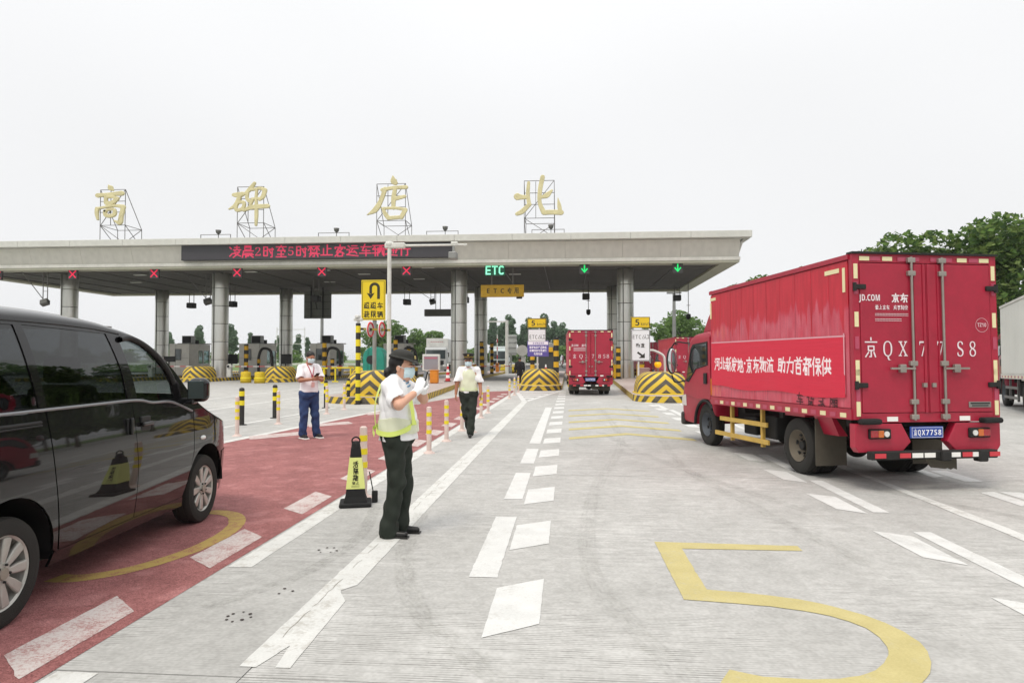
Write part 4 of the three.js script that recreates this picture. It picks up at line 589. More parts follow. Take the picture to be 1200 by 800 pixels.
// ---------- box trucks ----------
const truckTex = dataTex(1024, 512, (u, v) => { // side paint: u along the box (0 rear, 1 front), v up; sun-bleached below a dripping edge
  const drip = 0.705 + 0.05 * (N16(u, 0.3) - 0.5) + 0.2 * (N64(u, 0.1) - 0.5) * (0.4 + N8(u, 0.7)) - 0.14 * smooth(0.7, 0.9, N64(u, 0.55)) - 0.05 * u, f = smooth(drip + 0.035, drip - 0.02, v) * (0.55 + 0.45 * N64(u, v * 0.2)), st = (N128(u, v * 0.06) - 0.5) * 18;
  const seam = Math.abs(((u * 10) % 1) - 0.5) > 0.488 ? -22 : 0, rust = smooth(0.78, 0.95, u) * smooth(0.5, 0.85, N64(u, v * 0.15)) * smooth(0.9, 0.6, v) * 0.6;
  const r = lerp(190, 198, f) + st + seam + rust * 14, g = lerp(22, 92, f) + st * 0.5 + seam * 0.4 + rust * 24, b = lerp(48, 108, f) + st * 0.5 + seam * 0.5 - rust * 18;
  const n = (N256(u * 2, v) - 0.5) * 10; return [r + n, g + n, b + n];
}, true);
const redPaint = phys(0xb01a3a, { roughness: 0.45, clearcoat: 0.25, clearcoatRoughness: 0.3, map: grime }), redSide = phys(0xffffff, { map: truckTex, roughness: 0.5, clearcoat: 0.2, clearcoatRoughness: 0.4 });
const reflWhite = mat(0xe6dcae, { roughness: 0.35 }), reflRed = mat(0xb24a62, { roughness: 0.35 }), lockSteel = mat(0xa9a29c, { roughness: 0.45, metalness: 0.5, map: grime }), chassisMat = mat(0x252423, { roughness: 0.85, map: grime }), flapMat = mat(0x585349, { roughness: 0.9, map: grime, side: THREE.DoubleSide }), guardYellow = mat(0xd7b257, { roughness: 0.6, map: grime });
const lampRed = phys(0xa01420, { roughness: 0.15, clearcoat: 1 }), lampAmber = phys(0xc86414, { roughness: 0.15, clearcoat: 1 }), lampClear = phys(0xd8d8d4, { roughness: 0.12, clearcoat: 1 }), truckGlass = phys(0x56605f, { roughness: 0.03, transmission: 0.75, thickness: 0, ior: 1.6 });
const tyreTread = dataTex(128, 128, (u, v) => { const c = ((u * 6) % 1) < 0.2 || ((v * 30 + (u > 0.5 ? 0.5 : 0)) % 1) < 0.25 ? 60 : 200; return [c, c, c]; });
function wheelGeo(R, w, dish) { // axis along x, outer face towards +x
  const p = [[R * 0.56, -w / 2 + 0.01], [R * 0.7, -w / 2], [R * 0.9, -w * 0.48], [R * 0.97, -w * 0.42], [R, -w * 0.3], [R, -w * 0.16], [R * 0.975, -w * 0.15], [R * 0.975, -w * 0.1], [R, -w * 0.09], [R, w * 0.09], [R * 0.975, w * 0.1], [R * 0.975, w * 0.15], [R, w * 0.16], [R, w * 0.3], [R * 0.97, w * 0.42], [R * 0.9, w * 0.48], [R * 0.7, w / 2], [R * 0.58, w / 2 - 0.012], [R * 0.56, w / 2 - 0.03]];
  const t = toCreasedNormals(new THREE.LatheGeometry(p.map(([a, b]) => new THREE.Vector2(a, b)), 44), 0.5); t.rotateZ(-Math.PI / 2);
  const q = [[0, dish], [R * 0.2, dish], [R * 0.22, dish + 0.02], [R * 0.3, dish + 0.015], [R * 0.46, w / 2 - 0.06], [R * 0.53, w / 2 - 0.03], [R * 0.575, w / 2 - 0.005], [R * 0.575, w / 2 - 0.06], [R * 0.5, -w / 2 + 0.02], [0, -w / 2 + 0.03]];
  const r = toCreasedNormals(new THREE.LatheGeometry(q.map(([a, b]) => new THREE.Vector2(a, b)), 36), 0.5); r.rotateZ(-Math.PI / 2);
  return [metricUV(t), metricUV(r)];
}
const [tTyre, tRim] = wheelGeo(0.385, 0.2, -0.045), rimMat = mat(0x6e6558, { roughness: 0.7, metalness: 0.2, map: grime }), rimFront = mat(0x50555c, { roughness: 0.55, metalness: 0.3, map: grime }), tyreMat = mat(0x2b2926, { roughness: 0.95, map: grime, bumpMap: fineBump, bumpScale: 0.003 });
const boltG = metricUV(place(new THREE.CylinderGeometry(0.013, 0.013, 0.03, 6), 0, 0, 0, 0, 0, Math.PI / 2)), holeG = metricUV(place(new THREE.CylinderGeometry(0.032, 0.032, 0.02, 12), 0, 0, 0, 0, 0, Math.PI / 2)), hubG = metricUV(place(new THREE.CylinderGeometry(0.06, 0.075, 0.09, 16), 0, 0, 0, 0, 0, -Math.PI / 2));
function truckWheel(t, x, s, side, rim, detail) {
  const w = new THREE.Mesh(tTyre, tyreMat); w.name = 'wheel'; w.position.set(x, 0.385, -s); if (side < 0) w.rotation.y = Math.PI; w.rotation.x = rr(0, 6); t.add(w);
  const add = (g, n, m, a, b, c) => { const o = new THREE.Mesh(g, m); o.name = n; o.position.set(a, b, c); w.add(o); };
  add(tRim, 'rim', rim, 0, 0, 0);
  if (detail) { add(hubG, 'hub', chassisMat, -0.01, 0, 0); for (let i = 0; i < 6; i++) { const a = (i / 6) * Math.PI * 2; add(boltG, 'wheel_nut', chassisMat, -0.02, 0.11 * Math.cos(a), 0.11 * Math.sin(a)); add(holeG, 'rim_hole', black, 0.012, 0.16 * Math.cos(a + 0.5), 0.16 * Math.sin(a + 0.5)); } }
}
function makeTruck(o) {
  const t = thing('box_truck', o.label, 'truck', o.pos, o.turn, 'box trucks'), W = 1.925, L = 4.0, T = 2.84, F = 0.87, h = W / 2, k = o.pitch ?? 0.016;
  const body = o.paint ?? redPaint, sideM = o.side ?? redSide, cabM = o.cab ?? redPaint, near = o.near;
  const tilt = (g) => g.rotateX(-k); // the empty box rides nose-down
  const P = (n, gs, m, par = t, uv) => part(n, [gs].flat(Infinity).map(tilt), m, par, uv);
  // box
  const box = P('cargo_box', rb(W - 0.03, T - F - 0.02, L - 0.02, 0.04, 0, (T + F) / 2, -L / 2 - 0.012), body);
  P('roof_rail', [bar([-h + 0.01, T - 0.02, 0], [-h + 0.01, T - 0.02, -L], 0.06), bar([h - 0.01, T - 0.02, 0], [h - 0.01, T - 0.02, -L], 0.06), bx(W, 0.05, 0.06, 0, T - 0.005, -L + 0.03)], body);
  P('bottom_rail', [bx(0.05, 0.13, L, -h + 0.012, F + 0.05, -L / 2), bx(0.05, 0.13, L, h - 0.012, F + 0.05, -L / 2)], body);
  for (const s of [-1, 1]) for (let i = 0; i < 10; i++) { // side panels
    const pw = (L - 0.06) / 10, ph = T - F - 0.19, g = rb(0.02, ph, pw - 0.004, 0.004, s * (h - 0.006), F + 0.125 + ph / 2, -0.03 - (i + 0.5) * pw), p = g.attributes.position, uv = g.attributes.uv;
    for (let j = 0; j < p.count; j++) uv.setXY(j, -p.getZ(j) / L, (p.getY(j) - F) / (T - F));
    P('side_panel', g, sideM, box, true);
  }
  // rear: frame, doors, hinges, locking gear
  P('rear_frame', [bx(0.09, T - F + 0.02, 0.06, -h + 0.045, (T + F) / 2, 0.02), bx(0.09, T - F + 0.02, 0.06, h - 0.045, (T + F) / 2, 0.02), bx(W - 0.186, 0.1, 0.058, 0, T - 0.04, 0.02), bx(W - 0.186, 0.11, 0.058, 0, F + 0.01, 0.02)], body);
  P('drip_edge', bx(W + 0.02, 0.025, 0.12, 0, T + 0.022, 0.02), chassisMat);
  const dw = (W - 0.19) / 2 - 0.006, dh = T - F - 0.17;
  for (const s of [-1, 1]) {
    const d = P('rear_door', rb(dw, dh, 0.045, 0.008, s * (dw / 2 + 0.004), F + 0.07 + dh / 2, 0.035), body);
    P('door_rim', [bx(0.035, dh, 0.012, s * 0.03, F + 0.07 + dh / 2, 0.062), bx(0.02, dh - 0.02, 0.012, s * 0.155, F + 0.07 + dh / 2, 0.062)], body, d);
    P('lock_rod', bar([s * 0.205, F - 0.02, 0.085], [s * 0.205, T - 0.02, 0.085], 0.03, 0.03, 10), lockSteel, d);
    for (const y of [F + 0.02, F + 0.2, F + 0.66, T - 0.22, T - 0.06]) P('rod_bracket', rb(0.1, 0.06, 0.05, 0.01, s * 0.205, y, 0.075), lockSteel, d);
    P('lock_handle', [bar([s * 0.2, F + 0.6, 0.1], [s * 0.52, F + 0.6, 0.1], 0.024), rb(0.08, 0.1, 0.05, 0.01, s * 0.36, F + 0.6, 0.09)], lockSteel, d); P('door_catch', bx(0.05, 0.05, 0.04, s * 0.06, F + 0.4, 0.07), lockSteel, d);
    for (const y of [F + 0.4, F + 1.58]) P('hinge', [rb(0.14, 0.06, 0.04, 0.012, s * (h - 0.09), y, 0.07), cy(0.022, 0.022, 0.1, s * (h - 0.02), y, 0.07, 8)], chassisMat, d);
    // reflectors: down the posts, along the top and the sill
    [[T - 0.2, 1], [T - 0.4, 0], [T - 0.78, 1], [T - 1.06, 0], [T - 1.36, 1], [F + 0.5, 1], [F + 0.12, 1], [F + 0.28, 0]].forEach(([y, w]) => P('reflector', bx(0.05, w ? 0.18 : 0.15, 0.006, s * (h - 0.045), y, 0.054), w ? reflWhite : reflRed));
    for (const [x, w] of [[0.14, 0], [0.3, 0], [0.5, 1], [0.66, 0], [0.8, 1]]) P('reflector', bx(0.13, 0.05, 0.006, s * x, T - 0.045, 0.054), w ? reflWhite : reflRed);
    P('reflector', bx(0.14, 0.055, 0.006, s * 0.48, F - 0.005, 0.054), armWhite);
    // tail: corner skirts with lamps
    P('tail_skirt', place(extr([[0, 0], [0.56, 0], [0.6, 0.06], [0.6, 0.34], [0, 0.34], [-0.12, 0.12]].map(([a, b]) => [s * (0.36 + a), b]), 0.12, 0.01), 0, F - 0.4, -0.07), body);
    const lamp = P('tail_lamp', rb(0.28, 0.12, 0.05, 0.015, s * 0.66, F - 0.18, 0.06), chassisMat); P('red_lens', rb(0.1, 0.085, 0.02, 0.008, s * 0.74, F - 0.18, 0.082), lampRed, lamp); P('amber_lens', rb(0.07, 0.085, 0.02, 0.008, s * 0.66 + 0.005, F - 0.18, 0.083), lampAmber, lamp); P('clear_lens', place(new THREE.CylinderGeometry(0.034, 0.034, 0.02, 16), s * 0.585, F - 0.18, 0.085, Math.PI / 2), lampClear, lamp);
    P('rubber_buffer', rb(0.26, 0.07, 0.12, 0.03, s * 0.8, F - 0.03, 0.09), rubber);
  }
  const plate = P('number_plate', rb(0.44, 0.14, 0.012, 0.005, -0.02, F - 0.17, 0.03), mat(0x2f4fa8, { roughness: 0.4 }));
  { const d = decal('plate_number', 0.42, 0.13, 256, 80, (x) => { x.fillStyle = x.strokeStyle = '#eef0f6'; x.lineWidth = 3; x.strokeRect(4, 4, 248, 72); write(x, o.plate ?? '京QX77S8', 14, 14, 30, 50, 5, 33); }, plate); d.position.set(-0.02, F - 0.17, 0.0375); }
  P('under_bumper', [rb(1.66, 0.1, 0.1, 0.015, 0, 0.44, 0.1), rb(0.12, 0.14, 0.12, 0.02, 0.62, 0.42, 0.12), bx(0.08, 0.36, 0.08, -0.4, 0.62, 0), bx(0.08, 0.36, 0.08, 0.4, 0.62, 0), rb(0.13, 0.12, 0.14, 0.02, 0.12, 0.43, 0.12)], chassisMat);
  [[-0.72, 0], [-0.4, 0], [-0.24, 1], [-0.08, 1], [0.25, 1], [0.42, 0], [0.55, 1], [0.78, 0]].forEach(([x, w]) => P('bumper_reflector', bx(0.14, 0.055, 0.006, x, 0.44, 0.154), w ? armWhite : armRed));
  P('brush_strip', place(extr([[0, 0], [0.4, 0], [0.4, -0.16], [0.36, -0.14], [0.32, -0.16], [0.28, -0.14], [0.24, -0.15], [0.06, -0.13], [0, -0.06]], 0.02), 0.0, 0.4, -0.02), flapMat);
  // chassis
  P('chassis', [bx(0.07, 0.2, 5.0, -0.38, 0.68, -2.5), bx(0.07, 0.2, 5.0, 0.38, 0.68, -2.5), bx(0.9, 0.1, 0.1, 0, 0.62, -0.4), bx(0.9, 0.12, 0.12, 0, 0.62, -2.1), bx(W - 0.3, 0.1, 0.1, 0, 0.8, -0.3), bx(W - 0.3, 0.1, 0.1, 0, 0.8, -1.9), bx(W - 0.3, 0.1, 0.1, 0, 0.8, -3.1), cy(0.06, 0.06, 1.5, 0, 0.385, -1.345, 10, 0, 0, Math.PI / 2), place(new THREE.SphereGeometry(0.16, 16, 12), 0, 0.385, -1.345)], chassisMat);
  P('fuel_tank', rb(0.4, 0.36, 0.8, 0.08, 0.66, 0.55, -2.7), chassisMat); P('battery_box', [rb(0.34, 0.36, 0.5, 0.03, -0.62, 0.58, -2.35), rb(0.3, 0.3, 0.42, 0.03, -0.58, 0.55, -3.05)], chassisMat); P('silencer', cy(0.11, 0.11, 0.8, -0.2, 0.5, -2.8, 14, Math.PI / 2), rimMat);
  for (const s of [-1, 1]) {
    const gs = s * (h - 0.07), gm = o.guard ?? guardYellow, g = P('side_guard', [bx(0.03, 0.07, 1.62, gs, 0.62, -2.98), bx(0.03, 0.07, 1.86, gs, 0.36, -3.06)], gm); P('guard_post', [bx(0.05, 0.62, 0.06, gs - s * 0.04, 0.58, -2.38), bx(0.05, 0.62, 0.06, gs - s * 0.04, 0.58, -3.42)], gm, g);
    P('mud_flap', bx(0.44, 0.62, 0.012, s * 0.7, 0.5, -0.86), flapMat);
    P('wheel_guard', [place(extr([[0, 0], [0.05, 0], [0.22, -0.24], [0.1, -0.24]], 0.4), s > 0 ? 0.5 : -0.9, F - 0.02, -0.92, 0, Math.PI / 2 * 0), bx(0.4, 0.05, 0.5, s * 0.72, F - 0.03, -1.35)], body);
    if (near || s < 0) for (let i = 0; i < 18; i++) P('side_reflector', bx(0.006, 0.055, 0.12, s * (h + 0.014), F + 0.035, -0.16 - i * 0.212), i % 2 ? reflRed : reflWhite);
    truckWheel(t, s * 0.8, 1.345, s, rimMat, near); truckWheel(t, s * 0.56, 1.345, s, rimMat, false); truckWheel(t, s * 0.74, 4.514, s, rimFront, near);
  }
  // cab
  const arch = []; for (let i = 0; i <= 12; i++) { const a = Math.PI * (i / 12); arch.push([4.514 + 0.47 * Math.cos(a), 0.42 + 0.47 * Math.sin(a)]); }
  const prof = [[5.6, 0.44], [5.62, 0.7], [5.6, 1.02], [5.5, 1.32], [5.24, 1.98], [5.14, 2.08], [4.95, 2.14], [4.4, 2.17], [4.2, 2.12], [4.14, 1.98], [4.12, 0.86], [4.1, 0.62], ...arch.filter((p) => p[0] > 4.11).reverse()];
  const cabG = extr(prof, 1.74, 0.07).translate(0, 0, -0.87); cabG.rotateY(Math.PI / 2);
  const cab = P('cab', toCreasedNormals(plain(cabG), 0.6), cabM);
  P('deflector', place(extr([[4.2, 2.14], [4.2, 2.72], [4.3, 2.7], [4.62, 2.45], [4.86, 2.15]], 1.5, 0.06).translate(0, 0, -0.75), 0, 0, 0, 0, Math.PI / 2), cabM, cab);
  for (const s of [-1, 1]) {
    const side = (pts, d, off, n, m, par) => { const g = extr(pts, d, 0.006).translate(0, 0, 0); g.rotateY(Math.PI / 2); g.translate(s * (0.872 + off) - (s > 0 ? 0 : d), 0, 0); return P(n, g, m, par); };
    const win = [[4.3, 1.98], [4.98, 1.95], [5.1, 1.86], [5.34, 1.24], [5.2, 1.22], [4.84, 1.47], [4.3, 1.54]];
    const door = side([[4.22, 2.07], [5.02, 2.04], [5.16, 1.93], [5.42, 1.26], [5.4, 0.98], [5.0, 0.94], [4.86, 0.9], [4.6, 0.92], [4.22, 0.92]], 0.014, 0.002, 'cab_door', cabM, cab);
    const frame = side(win.map(([a, b]) => [a * 1, b]), 0.01, 0.014, 'window_frame', black, cab);
    const ins = (q) => { const c = [4.75, 1.62]; return q.map(([a, b]) => [c[0] + (a - c[0]) * 0.93, c[1] + (b - c[1]) * 0.9]); };
    side(ins(win), 0.006, 0.024, 'side_window', truckGlass, cab);
    side([[4.34, 1.2], [4.46, 1.2], [4.46, 1.4], [4.34, 1.4]], 0.03, 0.014, 'door_handle', black, cab);
    side([[4.14, 1.0], [4.19, 1.0], [4.19, 1.3], [4.14, 1.3]], 0.02, 0.003, 'marker_lamp', lampAmber, cab);
    side([[5.36, 0.76], [5.56, 0.76], [5.55, 0.96], [5.38, 0.98]], 0.02, 0.0, 'corner_lamp', lampClear, cab);
    P('mirror', [tube([[s * 0.9, 1.98, -5.2], [s * 1.08, 2.0, -5.4], [s * 1.14, 1.9, -5.45]], 0.014, 12, 6), tube([[s * 0.9, 1.25, -5.35], [s * 1.08, 1.22, -5.45], [s * 1.14, 1.36, -5.45]], 0.014, 12, 6)], black, cab);
    P('mirror_head', place(new THREE.SphereGeometry(1, 24, 16).scale(0.11, 0.27, 0.06), s * 1.14, 1.64, -5.45), black, cab);
    P('mirror_glass', place(new THREE.SphereGeometry(1, 20, 12).scale(0.092, 0.24, 0.025), s * 1.14, 1.64, -5.405), mat(0xcfd4d6, { metalness: 0.9, roughness: 0.06 }), cab);
    P('wheel_arch', tube(arch.filter((p) => p[0] > 4.13).map(([a, b]) => [s * 0.86, b, -a]), 0.03, 30, 8), black, cab);
  }
  P('windscreen', place(new THREE.BoxGeometry(1.5, 0.82, 0.02), 0, 1.62, -5.395, -0.37), truckGlass, cab);
  P('front_bumper', rb(1.8, 0.26, 0.16, 0.05, 0, 0.5, -5.56), mat(0x35302f, { roughness: 0.6, map: grime }), cab);
  P('front_grille', bx(1.1, 0.2, 0.03, 0, 0.86, -5.625), black, cab);
  P('cab_floor', bx(1.5, 0.06, 1.2, 0, 0.9, -4.75), black, cab); P('seat', [rb(0.5, 0.16, 0.5, 0.05, -0.45, 1.16, -4.6), rb(0.5, 0.7, 0.14, 0.05, -0.45, 1.5, -4.32), rb(0.7, 0.16, 0.5, 0.05, 0.35, 1.16, -4.6), rb(0.7, 0.7, 0.14, 0.05, 0.35, 1.5, -4.32)], mat(0x6a6663, { roughness: 0.8 }), cab);
  return { t, box, P, W, L, T, F, h, k };
}
function truckSign(q, name, w, hgt, pw, ph, x, y, draw, m) { const d = decal(name, w, hgt, pw, ph, draw, q.box, { roughness: 0.5 }); d.position.set(x, y, 0.0635).applyAxisAngle(V(1, 0, 0), -q.k); d.rotation.x = -q.k; return d; }
{ // the near truck
  const q = makeTruck({ label: 'large red box truck with a banner, nearest on the right', pos: [4.346, 0, -8.684], turn: 0.214, near: true });
  const { box, P, F, h, k } = q;
  // banner sheet taped to the side, a little slack
  const bw = 3.84, bh = 0.74, g = new THREE.PlaneGeometry(bw, bh, 60, 12), p = g.attributes.position;
  for (let i = 0; i < p.count; i++) { const x = p.getX(i), y = p.getY(i), e = (0.5 - y / bh); p.setZ(i, 0.006 + 0.004 * e * (1 + Math.sin(x * 4.1 + 1.1 * Math.sin(x * 2))) + 0.003 * e * Math.sin(x * 9 + y * 6)); p.setY(i, y + (y < 0 ? e : 0) * 0.02 * Math.sin(x * 3.3 + 0.6) - x * 0.018 - (y < 0 ? 0.02 : 0.0)); }
  g.computeVertexNormals(); g.rotateY(-Math.PI / 2);
  const tex = canvas(2048, 396, (x, w, hh) => { x.fillStyle = '#d3213f'; x.fillRect(0, 0, w, hh); for (let i = 0; i < 700; i++) { x.fillStyle = `rgba(${i % 2 ? '255,120,130' : '120,0,20'},0.035)`; x.fillRect(rnd() * w, rnd() * hh, 40 + rnd() * 200, 2 + rnd() * 8); } x.fillStyle = x.strokeStyle = '#f6e9ea'; let cx = 66; for (const ch of '河北新发地·京东物流 助力首都保供') { if (ch === '·') { glyph(x, ch, cx - 26, 142, 90, 100, 18); cx += 40; } else if (ch === ' ') cx += 56; else { glyph(x, ch, cx, 134, 110, 116, 13.5); cx += 116; } } });
  const b = part('banner', g.translate(-h - 0.006, 1.53, -2.02).rotateX(-k), mat(0xffffff, { map: tex, roughness: 0.55, side: THREE.DoubleSide }), box, true);
  P('banner_tape', [bx(0.004, 0.02, 3.84, -h - 0.011, 1.9, -2.02, 0.018), bx(0.004, 0.74, 0.02, -h - 0.013, 1.53, -0.115)], mat(0xd8a0aa, { roughness: 0.5 }), b);
  for (const [y, z, w, hh] of [[2.68, -0.34, 0.006, 0.3], [2.55, -0.1, 0.006, 0.05]]) P('corner_reflector', w && hh === 0.3 ? bx(0.006, 0.055, hh, -h - 0.008, y, z) : bx(0.006, 0.3, hh, -h - 0.008, y, z), reflWhite);
  P('corner_reflector', [bx(0.006, 0.05, 0.22, -h - 0.008, 2.7, -3.86), bx(0.006, 0.28, 0.05, -h - 0.008, 2.5, -3.96)], reflWhite);
  { const d = decal('stencil', 1.0, 0.2, 400, 80, (x) => { x.strokeStyle = 'rgba(60,14,24,0.75)'; [...'车货式厢'].forEach((c, i) => glyph(x, c, 6 + i * 102, 6, 66, 68, 8)); }, box); d.position.set(-h - 0.0125, F + 0.19, -0.72).applyAxisAngle(V(1, 0, 0), -k); d.rotation.set(0, -Math.PI / 2, 0); }
  // rear lettering
  truckSign(q, 'logo_lettering', 0.655, 0.46, 460, 320, -0.56, 2.16, (x) => { x.fillStyle = x.strokeStyle = '#ecdfe2'; x.font = 'bold 74px sans-serif'; x.save(); x.translate(4, 74); x.scale(0.72, 1); x.fillText('JD.COM', 0, 0); x.restore(); [...'京东'].forEach((c, i) => glyph(x, c, 296 + i * 80, 10, 76, 74, 11)); [...'掌上京东 实惠特价'].forEach((c, i) => glyph(x, c, 146 + i * 34, 108, 31, 40, 4.2)); x.lineWidth = 4; for (const [y, n] of [[182, 19], [196, 19], [226, 15], [240, 15]]) { x.setLineDash([11, 5, 6, 4]); x.beginPath(); x.moveTo(146, y); x.lineTo(146 + n * 16, y); x.stroke(); } x.setLineDash([]); });
  truckSign(q, 'number_lettering', 1.74, 0.3, 1024, 200, 0, 1.72, (x) => { x.fillStyle = x.strokeStyle = '#e6d6da'; glyph(x, '京', 16, 14, 106, 166, 11); x.textAlign = 'center'; x.font = '168px serif'; [['Q', 202], ['X', 320], ['7', 472], ['7', 612], ['S', 770], ['8', 868]].forEach(([c, u]) => { x.save(); x.translate(u, 168); x.scale(0.66, 1); x.fillText(c, 0, 0); x.restore(); }); });
  truckSign(q, 'round_mark', 0.2, 0.2, 128, 128, 0.74, 2.0, (x) => { x.strokeStyle = x.fillStyle = 'rgba(235,200,208,0.8)'; x.lineWidth = 3; x.beginPath(); x.arc(64, 64, 54, 0, 7); x.stroke(); x.font = 'bold 42px sans-serif'; x.textAlign = 'center'; x.save(); x.translate(64, 78); x.scale(0.85, 1); x.fillText('TZ10', 0, 0); x.restore(); });
  P('maker_plate', rb(0.3, 0.07, 0.01, 0.004, 0.68, F + 0.16, 0.063), mat(0x8c8a86, { roughness: 0.4, metalness: 0.4 }), box); P('maker_text', [bx(0.26, 0.016, 0.004, 0.68, F + 0.175, 0.069), bx(0.22, 0.012, 0.004, 0.68, F + 0.147, 0.069)], black, box);
}
{ // trucks further on
  const num = (q, list) => truckSign(q, 'number_lettering', 1.7, 0.26, 512, 80, 0, 1.72, (x) => { x.fillStyle = x.strokeStyle = '#e6ccd2'; x.textAlign = 'center'; x.font = '70px serif'; list.forEach(([c, u]) => glyph(x, c, u - 22, 10, 46, 60, 5) || x.fillText(c, u, 66)); });
  const a = makeTruck({ label: 'red box truck seen from behind in the toll lane', pos: [1.02, 0, -30.1], turn: 0.03, plate: '京Q27858' });
  num(a, [['京', 40], ['Q', 128], ['2', 200], ['7', 282], ['8', 372], ['5', 432], ['8', 480]]);
  truckSign(a, 'logo_lettering', 0.7, 0.34, 256, 124, -0.5, 2.1, (x) => { x.fillStyle = x.strokeStyle = '#e8d3d8'; x.font = 'bold 46px sans-serif'; x.save(); x.translate(4, 44); x.scale(0.66, 1); x.fillText('JD.COM', 0, 0); x.restore(); [...'京东'].forEach((c, i) => glyph(x, c, 160 + i * 46, 6, 44, 44, 6)); x.lineWidth = 7; x.setLineDash([12, 5]); for (const y of [68, 90, 110]) { x.beginPath(); x.moveTo(40, y); x.lineTo(240, y); x.stroke(); } });
  const b = makeTruck({ label: 'red box truck half hidden behind the cab of the near truck', pos: [7.05, 0, -39.5], turn: 0.1, plate: '京QX5871' });
  num(b, [['京', 40], ['Q', 128], ['X', 300], ['5', 370]]);
  makeTruck({ label: 'red box truck farther ahead behind the white lane sign', pos: [6.6, 0, -52], turn: 0.12, plate: '京QX6021' });
  const w = makeTruck({ label: 'white box truck at the right edge beyond the red truck', pos: [13.65, 0, -19.1], turn: -0.39, paint: phys(0xdddcd8, { roughness: 0.45, map: grime }), side: phys(0xe2e2df, { roughness: 0.45, map: streaks }), guard: mat(0x6c6a68, { roughness: 0.6 }), cab: phys(0x8c2036, { roughness: 0.4, clearcoat: 0.4 }), plate: '京Q31765' }); w.t.scale.setScalar(1.2);
}
{ // lorries coming the other way beyond the lanes
  const lorry = (name, label, x, z, turn, W, H, boxM, cabM) => {
    const t = thing(name, label, 'lorry', [x, 0, z], turn, 'oncoming lorries');
    part('cargo_box', rb(W, H - 1.2, 7, 0.06, 0, (H + 1.2) / 2, -5.2), boxM, t); part('cab', toCreasedNormals(plain(place(extr([[0, 0.55], [0, 2.7], [0.3, 2.95], [1.5, 2.95], [1.6, 0.55]].map(([a, b]) => [-a, b]), W - 0.1, 0.08).translate(0, 0, -(W - 0.1) / 2), 0, 0, 0, 0, -Math.PI / 2)), 0.5), cabM, t);
    part('windscreen', bx(W - 0.35, 0.95, 0.05, 0, 2.15, 0.02), glassDark, t); part('grille', bx(W - 0.7, 0.5, 0.05, 0, 1.2, 0.02), black, t); part('front_bumper', rb(W, 0.4, 0.25, 0.05, 0, 0.62, 0.05), greyMetal, t);
    for (const s of [-1, 1]) { part('headlight', rb(0.34, 0.2, 0.06, 0.03, s * (W / 2 - 0.3), 0.9, 0.04), lampClear, t); part('mirror', [bx(0.1, 0.5, 0.1, s * (W / 2 + 0.2), 2.1, 0), bar([s * W / 2, 2.3, 0], [s * (W / 2 + 0.2), 2.3, 0], 0.04)], black, t); for (const z2 of [-1.0, -6.4]) { const w = part('wheel', cy(0.5, 0.5, 0.3, s * (W / 2 - 0.2), 0.5, z2, 28, 0, 0, Math.PI / 2), tyreMat, t); part('hub_plate', cy(0.26, 0.26, 0.32, s * (W / 2 - 0.2), 0.5, z2, 20, 0, 0, Math.PI / 2), greyMetal, w); } }
    return t;
  };
  const l = lorry('oncoming_lorry', 'white lorry facing the camera behind the fee display', -14.8, -76, 0.1, 2.5, 4.0, mat(0xe6e6e4, { map: grime }), mat(0xbfc2c4, { map: grime }));
  const d = decal('lettering', 1.6, 0.22, 128, 18, (x) => { x.strokeStyle = '#c05a60'; x.lineWidth = 5; x.setLineDash([12, 5]); x.beginPath(); x.moveTo(4, 9); x.lineTo(124, 9); x.stroke(); }, l); d.position.set(0, 3.6, -1.69);
  lorry('oncoming_lorry', 'pale lorry facing the camera right of the rear central column', -8.9, -88, 0.05, 2.4, 3.3, mat(0xdfe6e6, { map: grime }), mat(0xc4d2d2, { map: grime }));
}

// ---------- black van ----------
function orient(g) { // wind every triangle the way its normals point
  const i = g.index, p = g.attributes.position, n = g.attributes.normal, N = (i ? i.count : p.count) / 3, a = V(0, 0, 0), b = V(0, 0, 0), c = V(0, 0, 0);
  for (let k = 0; k < N; k++) { const q = [0, 1, 2].map((j) => (i ? i.getX(3 * k + j) : 3 * k + j)); a.fromBufferAttribute(p, q[0]); b.fromBufferAttribute(p, q[1]).sub(a); c.fromBufferAttribute(p, q[2]).sub(a); b.cross(c);
    const d = q.reduce((s, j) => s + b.x * n.getX(j) + b.y * n.getY(j) + b.z * n.getZ(j), 0);
    if (d < 0) { if (i) { i.setX(3 * k + 1, q[2]); i.setX(3 * k + 2, q[1]); } else for (const at of Object.values(g.attributes)) for (let e = 0; e < at.itemSize; e++) { const A = at.array, u = q[1] * at.itemSize + e, w = q[2] * at.itemSize + e, t = A[u]; A[u] = A[w]; A[w] = t; } } }
  return g;
}
